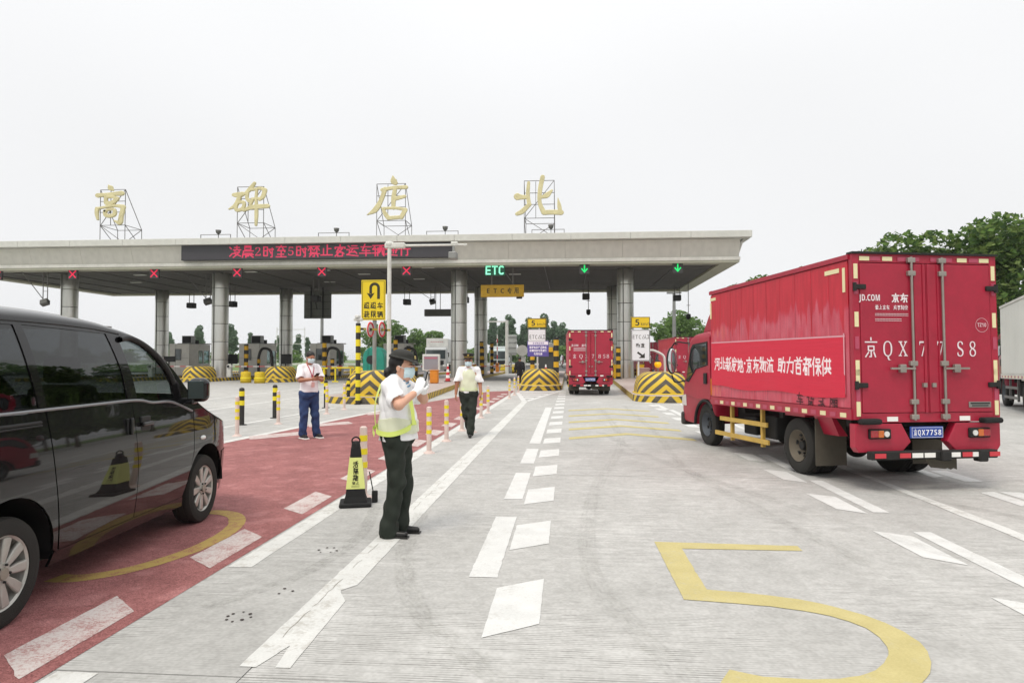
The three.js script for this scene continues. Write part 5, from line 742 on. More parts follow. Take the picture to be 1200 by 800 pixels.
{
  const t = thing('black_van', 'glossy black passenger van driving along the red lane', 'van', [-4.156, 0, -3.696], 0.0937);
  const paint = phys(0x060506, { roughness: 0.6, specularIntensity: 0.25, clearcoat: 1, clearcoatRoughness: 0.03, ior: 1.4 }), trim = mat(0x8d8f92, { metalness: 0.7, roughness: 0.3 }), plastic = mat(0x121212, { roughness: 0.55 });
  const tint = phys(lin(0.07, 0.078, 0.085), { transmission: 1, thickness: 0, roughness: 0.015, ior: 1.6 }), clearTint = phys(lin(0.42, 0.46, 0.46), { transmission: 1, thickness: 0, roughness: 0.015, ior: 1.55 });
  const tab = (rows, v) => { if (v <= rows[0][0]) return rows[0][1]; for (let i = 1; i < rows.length; i++) if (v <= rows[i][0]) { const [a, p] = rows[i - 1], [b, q] = rows[i], m0 = i > 1 ? (q - rows[i - 2][1]) / (b - rows[i - 2][0]) : (q - p) / (b - a), m1 = i + 1 < rows.length ? (rows[i + 1][1] - p) / (rows[i + 1][0] - a) : (q - p) / (b - a), u = (v - a) / (b - a), d = b - a; return p * (2 * u ** 3 - 3 * u * u + 1) + m0 * d * (u ** 3 - 2 * u * u + u) + q * (-2 * u ** 3 + 3 * u * u) + m1 * d * (u ** 3 - u * u); } return rows[rows.length - 1][1]; };
  const SF = 3.68;
  const hw = (s) => s > 2.6 ? 0.9 * Math.max(0, 1 - ((s - 2.6) / (SF - 2.6)) ** 3) ** (1 / 2.6) : tab([[-1.16, 0.8], [-0.95, 0.86], [-0.5, 0.89], [0, 0.9], [2.3, 0.9]], s);
  const fy = (y) => tab([[0.2, 0.94], [0.32, 0.965], [0.5, 0.99], [0.72, 1.0], [0.9, 0.994], [1.08, 0.977], [1.2, 0.957], [1.26, 0.947], [1.31, 0.942], [1.4, 0.934], [1.5, 0.922], [1.6, 0.906], [1.7, 0.885], [1.8, 0.858], [1.95, 0.8]], y);
  const X = (s, y) => hw(s) * fy(y);
  const T = (s) => tab([[-1.16, 1.62], [-1.0, 1.84], [-0.6, 1.925], [0.2, 1.945], [0.8, 1.93], [1.2, 1.89], [1.55, 1.805], [1.85, 1.68], [2.1, 1.52], [2.4, 1.29], [2.6, 1.165], [2.85, 1.07], [3.05, 1.01], [3.25, 0.95], [3.45, 0.86], [3.58, 0.76], [SF, 0.62]], s);
  const E = (s) => T(s) - tab([[-1.16, 0.1], [0, 0.135], [1.2, 0.115], [1.6, 0.06], [2.4, 0.04], [3.0, 0.05], [SF, 0.02]], s); // where side meets roof, pillar or bonnet
  const tess = new TessellateModifier(0.07, 8);
  // panel: outline in (s, y) bent onto the flank, edges turned in
  function panel(name, pts, m, side, parent = t, off = 0, holes = [], lip = 0.018) {
    const sh = new THREE.Shape(pts.map((p) => new THREE.Vector2(...p))); for (const hh of holes) sh.holes.push(new THREE.Path(hh.map((p) => new THREE.Vector2(...p))));
    let g = tess.modify(new THREE.ShapeGeometry(sh)); const p = g.attributes.position, n = new Float32Array(p.count * 3);
    const put = (s, y, o) => [side * (X(s, y) + o), y, -s];
    const nor = (s, y) => { const e = 0.004, dxs = (X(s + e, y) - X(s - e, y)) / (2 * e), dxy = (X(s, y + e) - X(s, y - e)) / (2 * e), l = Math.hypot(1, dxs, dxy); return [side / l, -dxy / l, dxs / l]; };
    for (let i = 0; i < p.count; i++) { const s = p.getX(i), y = p.getY(i); n.set(nor(s, y), 3 * i); p.setXYZ(i, ...put(s, y, off)); }
    g.setAttribute('normal', new THREE.BufferAttribute(n, 3)); g = orient(g.index ? g.toNonIndexed() : g);
    const list = [g];
    if (lip) for (const loop of [pts, ...holes]) { const q = [], w = []; for (let i = 0; i < loop.length; i++) { const a = loop[i], b = loop[(i + 1) % loop.length], c = Math.max(1, Math.ceil(Math.hypot(a[0] - b[0], a[1] - b[1]) / 0.08)); for (let j = 0; j < c; j++) { const u0 = j / c, u1 = (j + 1) / c, A = [lerp(a[0], b[0], u0), lerp(a[1], b[1], u0)], B = [lerp(a[0], b[0], u1), lerp(a[1], b[1], u1)]; const p0 = put(...A, off), p1 = put(...B, off), p2 = put(...B, off - lip), p3 = put(...A, off - lip); q.push(...p0, ...p1, ...p2, ...p0, ...p2, ...p3); } } const lg = new THREE.BufferGeometry(); lg.setAttribute('position', new THREE.Float32BufferAttribute(q, 3)); lg.computeVertexNormals(); list.push(lg); }
    return part(name, list, m, parent);
  }
  const archPts = (c, r, a0, a1, n = 16) => { const o = []; for (let i = 0; i <= n; i++) { const a = lerp(a0, a1, i / n); o.push([c + r * Math.cos(a), 0.34 + r * Math.sin(a)]); } return o; };
  const edge = (s0, s1, f, n = 10) => { const o = []; for (let i = 0; i <= n; i++) { const s = lerp(s0, s1, i / n); o.push([s, f(s)]); } return o; };
  const gp = 0.004;
  for (const sd of [1, -1]) {
    panel('rear_quarter', [[-1.14, 0.3], [-0.43, 0.3], ...archPts(0, 0.42, Math.PI * 1.0, 0.02), [0.47, 0.32], [0.40, 0.8], [0.35, 1.24], [-1.13, 1.26]], paint, sd);
    const sdr = panel('sliding_door', [[0.48 + gp, 0.335], [1.39 - gp, 0.335], [1.40 - gp, 0.7], [1.37 - gp, 1.245], [0.358 + gp, 1.245], [0.405 + gp, 0.8]], paint, sd);
    const fdr = panel('front_door', [[1.39 + gp, 0.335], [2.2, 0.335], [2.27, 0.46], [2.37, 0.72], [2.39 - gp, 1.08], [2.1, 1.2], [1.66, 1.215], [1.55, 1.235], [1.37 + gp, 1.245], [1.40 + gp, 0.7]], paint, sd);
    panel('front_fender', [[2.28, 0.44], ...archPts(2.67, 0.42, Math.PI * 0.94, 0.1).slice(0), [3.12, 0.42], [3.16, 0.78], ...edge(3.16, 2.44, (s) => E(s) - 0.012, 8), [2.398, 1.18], [2.4, 1.08], [2.38, 0.72]], paint, sd);
    panel('sill', [[0.42, 0.24], [2.26, 0.24], [2.24, 0.325], [0.46, 0.325]], paint, sd, t, -0.012);
    // greenhouse
    const wb = 1.275, w1 = [[-0.98, wb], [0.30, wb], [0.16, 1.795], [-0.8, 1.79]], w2 = [[0.375, wb], [1.315, wb], [1.26, 1.5], [1.13, 1.775], [0.235, 1.8]], w3 = [[1.46, 1.262], [1.40, 1.46], [1.285, 1.73], [1.42, 1.735], [1.6, 1.69], [1.78, 1.605], [1.93, 1.49], [2.03, 1.36], [2.065, 1.235], [1.72, 1.24], [1.58, 1.258]];
    panel('pillar_frame', [[-1.13, 1.262], [1.37, 1.262], [1.55, 1.25], [1.66, 1.23], [2.1, 1.215], [2.39, 1.095], [2.42, 1.2], ...edge(2.4, -1.13, E, 34)], paint, sd, t, 0, [w1, w2, w3]);
    const inset = (w) => { const cx = w.reduce((a, p) => a + p[0], 0) / w.length, cyy = w.reduce((a, p) => a + p[1], 0) / w.length; return w.map(([a, b]) => [cx + (a - cx) * 1.012, cyy + (b - cyy) * 1.02]); };
    panel('quarter_window', inset(w1), tint, sd, t, -0.006, [], 0); panel('sliding_window', inset(w2), tint, sd, t, -0.006, [], 0); panel('door_window', inset(w3), clearTint, sd, t, -0.006, [], 0);
    const at = (s, y, o = 0) => [sd * (X(s, y) + o), y, -s];
    part('belt_trim', tube([-1.1, -0.5, 0, 0.5, 1.0, 1.36, 1.52, 1.66, 2.0, 2.36].map((s) => at(s, s < 1.4 ? 1.256 : s < 1.55 ? 1.246 : s < 1.7 ? 1.222 : s < 2.2 ? 1.205 : 1.1, 0.004)), 0.011, 70, 8), trim, t);
    part('rain_guard', tube([[1.29, 1.735], [1.42, 1.75], [1.6, 1.71], [1.8, 1.615], [1.96, 1.49], [2.06, 1.37]].map(([s, y]) => at(s, y, 0.008)), 0.024, 40, 8), plastic, t);
    part('slide_track', [tube([-1.05, -0.5, 0, 0.3].map((s) => at(s, 1.18, -0.002)), 0.012, 24, 6), tube([-1.05, -0.5, 0, 0.3].map((s) => at(s, 1.162, 0.004)), 0.006, 24, 6)], plastic, t);
    for (const [s, d] of [[1.29, sdr], [1.53, fdr]]) { part('handle_cup', place(rb(0.02, 0.12, s < 1.4 ? 0.06 : 0.14, 0.008), ...at(s, 1.06, -0.002)), plastic, d); part('handle', place(rb(0.035, s < 1.4 ? 0.13 : 0.035, s < 1.4 ? 0.03 : 0.16, 0.012), ...at(s, 1.06, 0.018)), paint, d); }
    part('side_repeater', place(new THREE.SphereGeometry(1, 16, 10).scale(0.02, 0.022, 0.05), ...at(2.56, 0.83, 0.002)), lampClear, t);
    const mm = part('door_mirror', [place(new RoundedBoxGeometry(0.18, 0.22, 0.13, 5, 0.06), sd * 0.985, 1.3, -2.27), place(rb(0.14, 0.06, 0.1, 0.02), sd * 0.9, 1.2, -2.24)], paint, t); part('mirror_glass', place(rb(0.14, 0.17, 0.02, 0.01), sd * 0.985, 1.3, -2.202, 0.05, sd * 0.25), mat(0x3c4444, { metalness: 0.9, roughness: 0.08 }), mm);
    part('headlamp', tube([[3.2, 0.84], [3.34, 0.82], [3.46, 0.79], [3.54, 0.75]].map(([s, y]) => [sd * (hw(s) * 0.985 - 0.045), y, -s]), 0.055, 20, 10), lampClear, t);
    for (const c of [0, 2.67]) part('arch_liner', (() => { const g = new THREE.CylinderGeometry(0.425, 0.425, 0.34, 28, 1, true, 0, Math.PI); return place(g, sd * 0.7, 0.34, -c, 0, 0, Math.PI / 2); })(), plastic, t);
    // wheels
    for (const c of [0, 2.67]) {
      const R = 0.325, w = 0.2, wp = [[R * 0.62, -w / 2], [R * 0.85, -w / 2], [R * 0.96, -w * 0.44], [R, -w * 0.32], [R, -w * 0.18], [R * 0.985, -w * 0.17], [R * 0.985, -w * 0.12], [R, -w * 0.11], [R, w * 0.11], [R * 0.985, w * 0.12], [R * 0.985, w * 0.17], [R, w * 0.18], [R, w * 0.32], [R * 0.96, w * 0.44], [R * 0.85, w / 2], [R * 0.68, w / 2 - 0.008], [R * 0.66, w / 2 - 0.03]];
      const tg = toCreasedNormals(new THREE.LatheGeometry(wp.map((q) => new THREE.Vector2(...q)), 56), 0.5); tg.rotateZ(-Math.PI / 2);
      const wl = part('wheel', tg, tyreMat, t); wl.position.set(sd * 0.775, R, -c); if (sd < 0) wl.rotation.y = Math.PI; wl.rotation.x = c ? 0.2 : 0.5;
      const alloy = mat(0xc4c2bd, { metalness: 0.55, roughness: 0.35, map: grime });
      part('rim', [place(toCreasedNormals(new THREE.LatheGeometry([[R * 0.5, -0.05], [R * 0.6, 0.02], [R * 0.625, 0.075], [R * 0.672, 0.085], [R * 0.66, 0.06], [R * 0.64, -0.08]].map((q) => new THREE.Vector2(...q)), 48), 0.6).rotateZ(-Math.PI / 2))], alloy, wl); part('hub', place(new THREE.CylinderGeometry(0.062, 0.075, 0.05, 24), 0.058, 0, 0, 0, 0, -Math.PI / 2), alloy, wl);
      part('brake_disc', place(new THREE.CylinderGeometry(R * 0.52, R * 0.52, 0.02, 28), -0.02, 0, 0, 0, 0, Math.PI / 2), mat(0x2c2a28, { metalness: 0.5, roughness: 0.6 }), wl);
      for (let i = 0; i < 9; i++) { const a = (i / 9) * Math.PI * 2, g = extr([[-0.017, 0.05], [0.017, 0.05], [0.03, 0.13], [0.033, 0.2], [0.02, 0.207], [-0.02, 0.207], [-0.033, 0.2], [-0.03, 0.13]], 0.03, 0.009).translate(0, 0, -0.015); g.rotateY(Math.PI / 2); g.rotateZ(-0.06); g.translate(0.06, 0, 0); g.rotateX(a); part('spoke', g, alloy, wl); }
      part('centre_cap', place(new THREE.CylinderGeometry(0.035, 0.038, 0.012, 20), 0.09, 0, 0, 0, 0, -Math.PI / 2), mat(0x9a958a, { metalness: 0.5, roughness: 0.4 }), wl);
      for (let i = 0; i < 5; i++) { const a = (i / 5) * Math.PI * 2 + 0.3; part('wheel_nut', place(new THREE.CylinderGeometry(0.008, 0.008, 0.02, 6), 0.085, 0.052 * Math.cos(a), 0.052 * Math.sin(a), 0, 0, Math.PI / 2), plastic, wl); }
    }
  }
  // roof, windscreen, bonnet: lofted across from flank to flank
  function loft(name, s0, s1, ns, m, v0 = 0, v1 = 1, off = 0, nv = 24) {
    const pos = [], idx = [];
    for (let i = 0; i <= ns; i++) { const s = lerp(s0, s1, i / ns), e = E(s), xe = X(s, e), tt = T(s); for (let j = 0; j <= nv; j++) { const v = lerp(v0, v1, j / nv), a = Math.PI * v, c = Math.cos(a), sn = Math.sin(a), r = s < 1.5 ? 2.9 : lerp(2.9, 2.3, smooth(1.5, 2.4, s)); const x = xe * Math.sign(c) * Math.abs(c) ** (2 / r), y = e + (tt - e) * sn ** (2 / r); pos.push(x, y + off, -s); } }
    const w = nv + 1; for (let i = 0; i < ns; i++) for (let j = 0; j < nv; j++) { const a = i * w + j; idx.push(a, a + 1, a + w, a + 1, a + w + 1, a + w); }
    const g = new THREE.BufferGeometry(); g.setAttribute('position', new THREE.Float32BufferAttribute(pos, 3)); g.setIndex(idx); g.computeVertexNormals();
    if (g.attributes.normal.getY(Math.floor(g.attributes.normal.count / 2)) < 0) { const n = g.attributes.normal; for (let i = 0; i < n.count; i++) n.setXYZ(i, -n.getX(i), -n.getY(i), -n.getZ(i)); }
    orient(g); return part(name, g, m, t);
  }
  const roof = loft('roof', -1.15, 1.42, 40, paint); loft('windscreen', 1.42, 2.42, 24, clearTint, 0.14, 0.86, -0.004);
  loft('windscreen_pillar', 1.42, 2.42, 24, paint, 0, 0.145, 0, 6); loft('windscreen_pillar', 1.42, 2.42, 24, paint, 0.855, 1, 0, 6);
  const bonnet = loft('bonnet', 2.43, SF - 0.002, 34, paint);
  part('roof_gutter', [1, -1].map((sd) => tube(edge(-1.05, 1.3, (s) => E(s) + 0.01, 16).map(([s, y]) => [sd * (X(s, y) + 0.001), y, -s]), 0.006, 50, 6)), plastic, roof);
  const ruled = (name, f, s0, s1, n, m, y0, y1f) => { const pos = [], idx = []; for (const sd of [1, -1]) { const b = pos.length / 3; for (let i = 0; i <= n; i++) { const u = 1 - (1 - i / n) ** 2, s = lerp(s0, s1, u); for (let j = 0; j <= 6; j++) { const y = lerp(y0, y1f(s), j / 6); pos.push(sd * f(s, y), y, -s); } } for (let i = 0; i < n; i++) for (let j = 0; j < 6; j++) { const a = b + i * 7 + j; idx.push(a, a + 7, a + 1, a + 1, a + 7, a + 8); } } const g = new THREE.BufferGeometry(); g.setAttribute('position', new THREE.Float32BufferAttribute(pos, 3)); g.setIndex(idx); g.computeVertexNormals(); const nn = g.attributes.normal, pp = g.attributes.position; for (let i = 0; i < nn.count; i++) if (nn.getX(i) * pp.getX(i) + nn.getZ(i) * (pp.getZ(i) + 1) < 0) nn.setXYZ(i, -nn.getX(i), -nn.getY(i), -nn.getZ(i)); orient(g); return part(name, g, m, t); };
  ruled('nose_panel', (s, y) => X(s, y), 3.1, SF - 0.001, 22, paint, 0.62, (s) => E(s)); ruled('front_bumper', (s, y) => X(s, y) + 0.006, 3.06, SF - 0.001, 22, paint, 0.24, () => 0.64);
  part('grille', rb(0.7, 0.12, 0.04, 0.02, 0, 0.62, -SF - 0.0), plastic, t);
  part('front_plate', rb(0.44, 0.14, 0.015, 0.005, 0, 0.42, -SF - 0.02), mat(0x2f4fa8), t);
  part('tailgate', place(rb(1.5, 1.3, 0.06, 0.05), 0, 0.98, 1.13), paint, t); part('rear_window', place(rb(1.3, 0.5, 0.02, 0.02), 0, 1.42, 1.17), tint, t); part('rear_bumper', rb(1.62, 0.3, 0.2, 0.08, 0, 0.44, 1.14), plastic, t);
  for (const s of [-1, 1]) part('tail_lamp', rb(0.16, 0.5, 0.08, 0.03, s * 0.72, 1.12, 1.14), lampRed, t);
  part('underbody', [bx(1.36, 0.1, 4.3, 0, 0.28, -1.05), bx(1.7, 0.06, 1.75, 0, 0.31, -1.33)], plastic, t);
  const seatM = mat(0x55524f, { roughness: 0.85 });
  for (const [x, s] of [[0.42, 1.55], [-0.42, 1.55], [0.42, 0.55], [-0.42, 0.55], [0.42, -0.4], [-0.42, -0.4]]) part('seat', [rb(0.5, 0.16, 0.52, 0.06, x, 0.72, -s), rb(0.5, 0.66, 0.14, 0.06, x, 1.06, -s + 0.3, 0.18), rb(0.26, 0.2, 0.1, 0.04, x, 1.5, -s + 0.36)], seatM, t);
  part('dashboard', [rb(1.6, 0.3, 0.4, 0.1, 0, 1.0, -2.3), place(new THREE.TorusGeometry(0.18, 0.016, 8, 24), -0.42, 1.1, -2.02, -0.5)], plastic, t);
  part('headlining', [bx(1.4, 0.02, 2.3, 0, 1.83, -0.2)], mat(0x8a8884), t);
}

// ---------- people ----------
// distance field of tapered capsules and ellipsoids, meshed with surface nets
const cap = (a, b, r0, r1 = r0, k = 0.02) => ({ a, b, r0, r1, k });
const ell = (c, r, k = 0.015, q) => ({ c, r, k, q });
function dist(list, x, y, z) {
  let d = 1e3;
  for (const s of list) {
    let v; if (s.below !== undefined) { d = Math.max(d, s.below - y); continue; }
    if (s.c) { let px = x - s.c[0], py = y - s.c[1], pz = z - s.c[2]; if (s.q) { const [cs, sn] = s.q; const t = px * cs - py * sn; py = px * sn + py * cs; px = t; } const k0 = Math.hypot(px / s.r[0], py / s.r[1], pz / s.r[2]), k1 = Math.hypot(px / s.r[0] ** 2, py / s.r[1] ** 2, pz / s.r[2] ** 2); v = k1 < 1e-9 ? -Math.min(...s.r) : (k0 * (k0 - 1)) / k1; }
    else { const ax = s.b[0] - s.a[0], ay = s.b[1] - s.a[1], az = s.b[2] - s.a[2], px = x - s.a[0], py = y - s.a[1], pz = z - s.a[2], t = clamp((px * ax + py * ay + pz * az) / (ax * ax + ay * ay + az * az + 1e-9)), sx = s.sx ?? 1; v = Math.hypot(px - ax * t, py - ay * t, (pz - az * t)) - lerp(s.r0, s.r1, t); }
    if (s.cut) d = Math.max(d, -v); else { const h = clamp(0.5 + (0.5 * (d - v)) / s.k); d = lerp(d, v, h) - s.k * h * (1 - h); }
  }
  return d;
}
function netMesh(list, cell, warp) {
  let lo = [1e3, 1e3, 1e3], hi = [-1e3, -1e3, -1e3];
  for (const s of list) if (!s.cut && s.below === undefined) for (let i = 0; i < 3; i++) { const a = s.c ? s.c[i] - Math.max(...s.r) : Math.min(s.a[i] - s.r0, s.b[i] - s.r1), b = s.c ? s.c[i] + Math.max(...s.r) : Math.max(s.a[i] + s.r0, s.b[i] + s.r1); lo[i] = Math.min(lo[i], a); hi[i] = Math.max(hi[i], b); }
  lo = lo.map((v) => v - 3 * cell); const n = hi.map((v, i) => Math.ceil((v + 3 * cell - lo[i]) / cell) + 1), [nx, ny, nz] = n, F = new Float32Array(nx * ny * nz), f = (x, y, z) => dist(list, x, y, z) + (warp ? warp(x, y, z) : 0);
  for (let k = 0; k < nz; k++) for (let j = 0; j < ny; j++) for (let i = 0; i < nx; i++) F[i + nx * (j + ny * k)] = f(lo[0] + i * cell, lo[1] + j * cell, lo[2] + k * cell);
  const id = new Int32Array(nx * ny * nz).fill(-1), pos = [], nor = [], idx = [], at = (i, j, k) => F[i + nx * (j + ny * k)];
  for (let k = 0; k + 1 < nz; k++) for (let j = 0; j + 1 < ny; j++) for (let i = 0; i + 1 < nx; i++) {
    let m = 0, sx = 0, sy = 0, sz = 0; const c = [];
    for (let q = 0; q < 8; q++) c.push(at(i + (q & 1), j + ((q >> 1) & 1), k + (q >> 2)));
    for (let q = 0; q < 8; q++) for (const b of [1, 2, 4]) if (!(q & b)) { const r = q | b; if (c[q] < 0 !== c[r] < 0) { const t = c[q] / (c[q] - c[r]); sx += (q & 1) + (b === 1 ? t : 0); sy += ((q >> 1) & 1) + (b === 2 ? t : 0); sz += (q >> 2) + (b === 4 ? t : 0); m++; } }
    if (!m) continue;
    const x = lo[0] + (i + sx / m) * cell, y = lo[1] + (j + sy / m) * cell, z = lo[2] + (k + sz / m) * cell, e = cell * 0.5;
    let gx = f(x + e, y, z) - f(x - e, y, z), gy = f(x, y + e, z) - f(x, y - e, z), gz = f(x, y, z + e) - f(x, y, z - e); const l = Math.hypot(gx, gy, gz) || 1;
    id[i + nx * (j + ny * k)] = pos.length / 3; pos.push(x, y, z); nor.push(gx / l, gy / l, gz / l);
  }
  for (let k = 1; k + 1 < nz; k++) for (let j = 1; j + 1 < ny; j++) for (let i = 1; i + 1 < nx; i++) { const v = at(i, j, k) < 0; const I = (a, b, c) => id[a + nx * (b + ny * c)];
    const quad = (a, b, c, d, fl) => { if (a < 0 || b < 0 || c < 0 || d < 0) return; fl ? idx.push(a, b, c, a, c, d) : idx.push(a, c, b, a, d, c); };
    if (v !== at(i + 1, j, k) < 0) quad(I(i, j - 1, k - 1), I(i, j, k - 1), I(i, j, k), I(i, j - 1, k), v);
    if (v !== at(i, j + 1, k) < 0) quad(I(i - 1, j, k - 1), I(i - 1, j, k), I(i, j, k), I(i, j, k - 1), v);
    if (v !== at(i, j, k + 1) < 0) quad(I(i - 1, j - 1, k), I(i, j - 1, k), I(i, j, k), I(i - 1, j, k), v);
  }
  const g = new THREE.BufferGeometry(); g.setAttribute('position', new THREE.Float32BufferAttribute(pos, 3)); g.setAttribute('normal', new THREE.Float32BufferAttribute(nor, 3)); g.setIndex(idx); return g;
}
const mix = (a, b, t) => a.map((v, i) => lerp(v, b[i], t));
const v3 = { add: (a, b, s = 1) => [a[0] + b[0] * s, a[1] + b[1] * s, a[2] + b[2] * s], norm: (a) => { const l = Math.hypot(...a); return a.map((q) => q / l); }, cross: (a, b) => [a[1] * b[2] - a[2] * b[1], a[2] * b[0] - a[0] * b[2], a[0] * b[1] - a[1] * b[0]] };
function hand(w, dir, palm, thumb, curl = 0.5, sc = 1) { // w wrist, dir towards the fingers, palm way the palm faces, thumb +1/-1 side
  dir = v3.norm(dir); let side = v3.norm(v3.cross(dir, palm)); palm = v3.cross(side, dir); side = side.map((q) => q * thumb); const P = (u, v, n) => v3.add(v3.add(v3.add(w, dir, u * sc), side, v * sc), palm, n * sc), o = [];
  for (const v of [-0.028, -0.01, 0.01, 0.026]) o.push(cap(P(0.012, v * 0.7, 0), P(0.085, v, 0), 0.015 * sc, 0.0135 * sc, 0.012));
  [[-0.031, 0.056], [-0.011, 0.068], [0.01, 0.074], [0.03, 0.066]].forEach(([v, L], i) => { let p = P(0.085, v, 0), a = 0; for (let q = 0; q < 3; q++) { a += curl * (q ? 1 : 0.7) * (1 - 0.06 * i); const d = v3.add(dir.map((t) => t * Math.cos(a)), palm, Math.sin(a)), l = L * [0.46, 0.32, 0.24][q] * sc, e = v3.add(p, d, l); o.push(cap(p, e, (0.0092 - q * 0.0008) * sc, (0.0084 - q * 0.0009) * sc, 0.003)); p = e; } });
  { let p = P(0.025, 0.026, 0.004), d = v3.norm(v3.add(v3.add(side, dir, 0.9), palm, 0.5)); let e = v3.add(p, d, 0.04 * sc); o.push(cap(p, e, 0.013 * sc, 0.0105 * sc, 0.01)); d = v3.norm(v3.add(v3.add(dir, side, 0.35), palm, 0.6 * curl)); o.push(cap(e, v3.add(e, d, 0.045 * sc), 0.0105 * sc, 0.0085 * sc, 0.004)); }
  return o;
}
// head looking along +x before turning; returns skin parts about the head centre
function headParts() { return [ell([-0.012, 0.035, 0], [0.098, 0.1, 0.076], 0.01), ell([0.03, -0.03, 0], [0.066, 0.09, 0.06], 0.03), ell([0.05, -0.085, 0], [0.032, 0.028, 0.034], 0.03), cap([0.086, 0.02, 0], [0.1, -0.018, 0], 0.009, 0.014, 0.016), ell([0.092, -0.05, 0], [0.016, 0.012, 0.026], 0.012), ell([-0.012, -0.005, 0.077], [0.02, 0.032, 0.009], 0.006), ell([-0.012, -0.005, -0.077], [0.02, 0.032, 0.009], 0.006), ell([0.085, 0.022, 0.032], [0.022, 0.01, 0.02], 0.012), ell([0.085, 0.022, -0.032], [0.022, 0.01, 0.02], 0.012), cap([-0.02, -0.06, 0], [-0.035, -0.17, 0], 0.058, 0.062, 0.03)]; }
const skinM = phys(0xd6a58c, { roughness: 0.55, sheen: 0.2 }), tanM = phys(0xa9745a, { roughness: 0.55 }), hairM = mat(0x15110f, { roughness: 0.55 }), maskM = mat(0xcfe6ec, { roughness: 0.85 }), shirtM = mat(0xf0f0f1, { roughness: 0.85, bumpMap: fineBump, bumpScale: 0.001 }), trouserM = mat(0x20271f, { roughness: 0.85, bumpMap: fineBump, bumpScale: 0.001 }), shoeM = mat(0x141312, { roughness: 0.4 }), hiVis = mat(0xdcec7c, { roughness: 0.7 }), hiVisPale = phys(0xf3f6de, { roughness: 0.8, transmission: 0.4, thickness: 0 }), hatM = mat(0x2b2b27, { roughness: 0.8 }), gloveM = mat(0xf2f2f2, { roughness: 0.8 });
function headGroup(t, at, yaw, pitch, skin, o) { // head details baked into place
  const M = new THREE.Matrix4().makeTranslation(...at).multiply(new THREE.Matrix4().makeRotationY(yaw)).multiply(new THREE.Matrix4().makeRotationZ(pitch)), put = (g) => g.applyMatrix4(M);
  const head = put(netMesh(headParts(), o.cell ?? 0.006));
  for (const s of [-1, 1]) { part('eye', put(place(new THREE.SphereGeometry(1, 12, 8).scale(0.007, 0.006, 0.013), 0.0925, 0.014, s * 0.03)), mat(0x1a1412, { roughness: 0.25 }), t); part('eyebrow', put(place(rb(0.008, 0.006, 0.034, 0.003), 0.098, 0.034, s * 0.032, 0, s * 0.35)), hairM, t); }
  const mg = new THREE.SphereGeometry(1, 30, 18, Math.PI - 1.25, 2.5, 1.05, 1.25), p = mg.attributes.position; for (let i = 0; i < p.count; i++) { const a = p.getX(i), b = p.getY(i), c = p.getZ(i), fold = 0.0022 * Math.sin(b * 22); p.setXYZ(i, a * 0.098 + 0.012 + (Math.abs(c) < 0.35 ? 0.012 * (1 - Math.abs(c) / 0.35) : 0) + fold, b * 0.088 - 0.03, c * 0.075); } mg.computeVertexNormals();
  const maskSolid = [put(mg)];
  part('face_mask', maskSolid, maskM, t).material.side = THREE.DoubleSide;
  for (const s of [-1, 1]) part('mask_strap', put(tube([[0.052, -0.008, s * 0.07], [0.02, 0.004, s * 0.081], [-0.012, 0.016, s * 0.083]], 0.0022, 10, 5)), maskM, t);
  return head;
}
const ridge = (v) => 1 - 2 * Math.abs(Math.sin(v));
const loose = (amp, fr) => (x, y, z) => amp * 0.55 * (ridge(fr * 0.42 * (y * 1.2 + x * 1.1 + z * 0.7) + 1.7 * Math.sin(x * 9 + z * 7)) + 0.6 * ridge(fr * 0.7 * (y * 0.9 - x * 0.8 + z) + Math.sin(y * 11))) - amp * 0.45 + amp * 0.7 * (Math.sin(fr * (y * 2.1 + x * 1.3) + 2 * Math.sin(z * 13)) * 0.6 + Math.sin(fr * 1.9 * (y + z * 0.8 - x)) * 0.4); // cloth folds
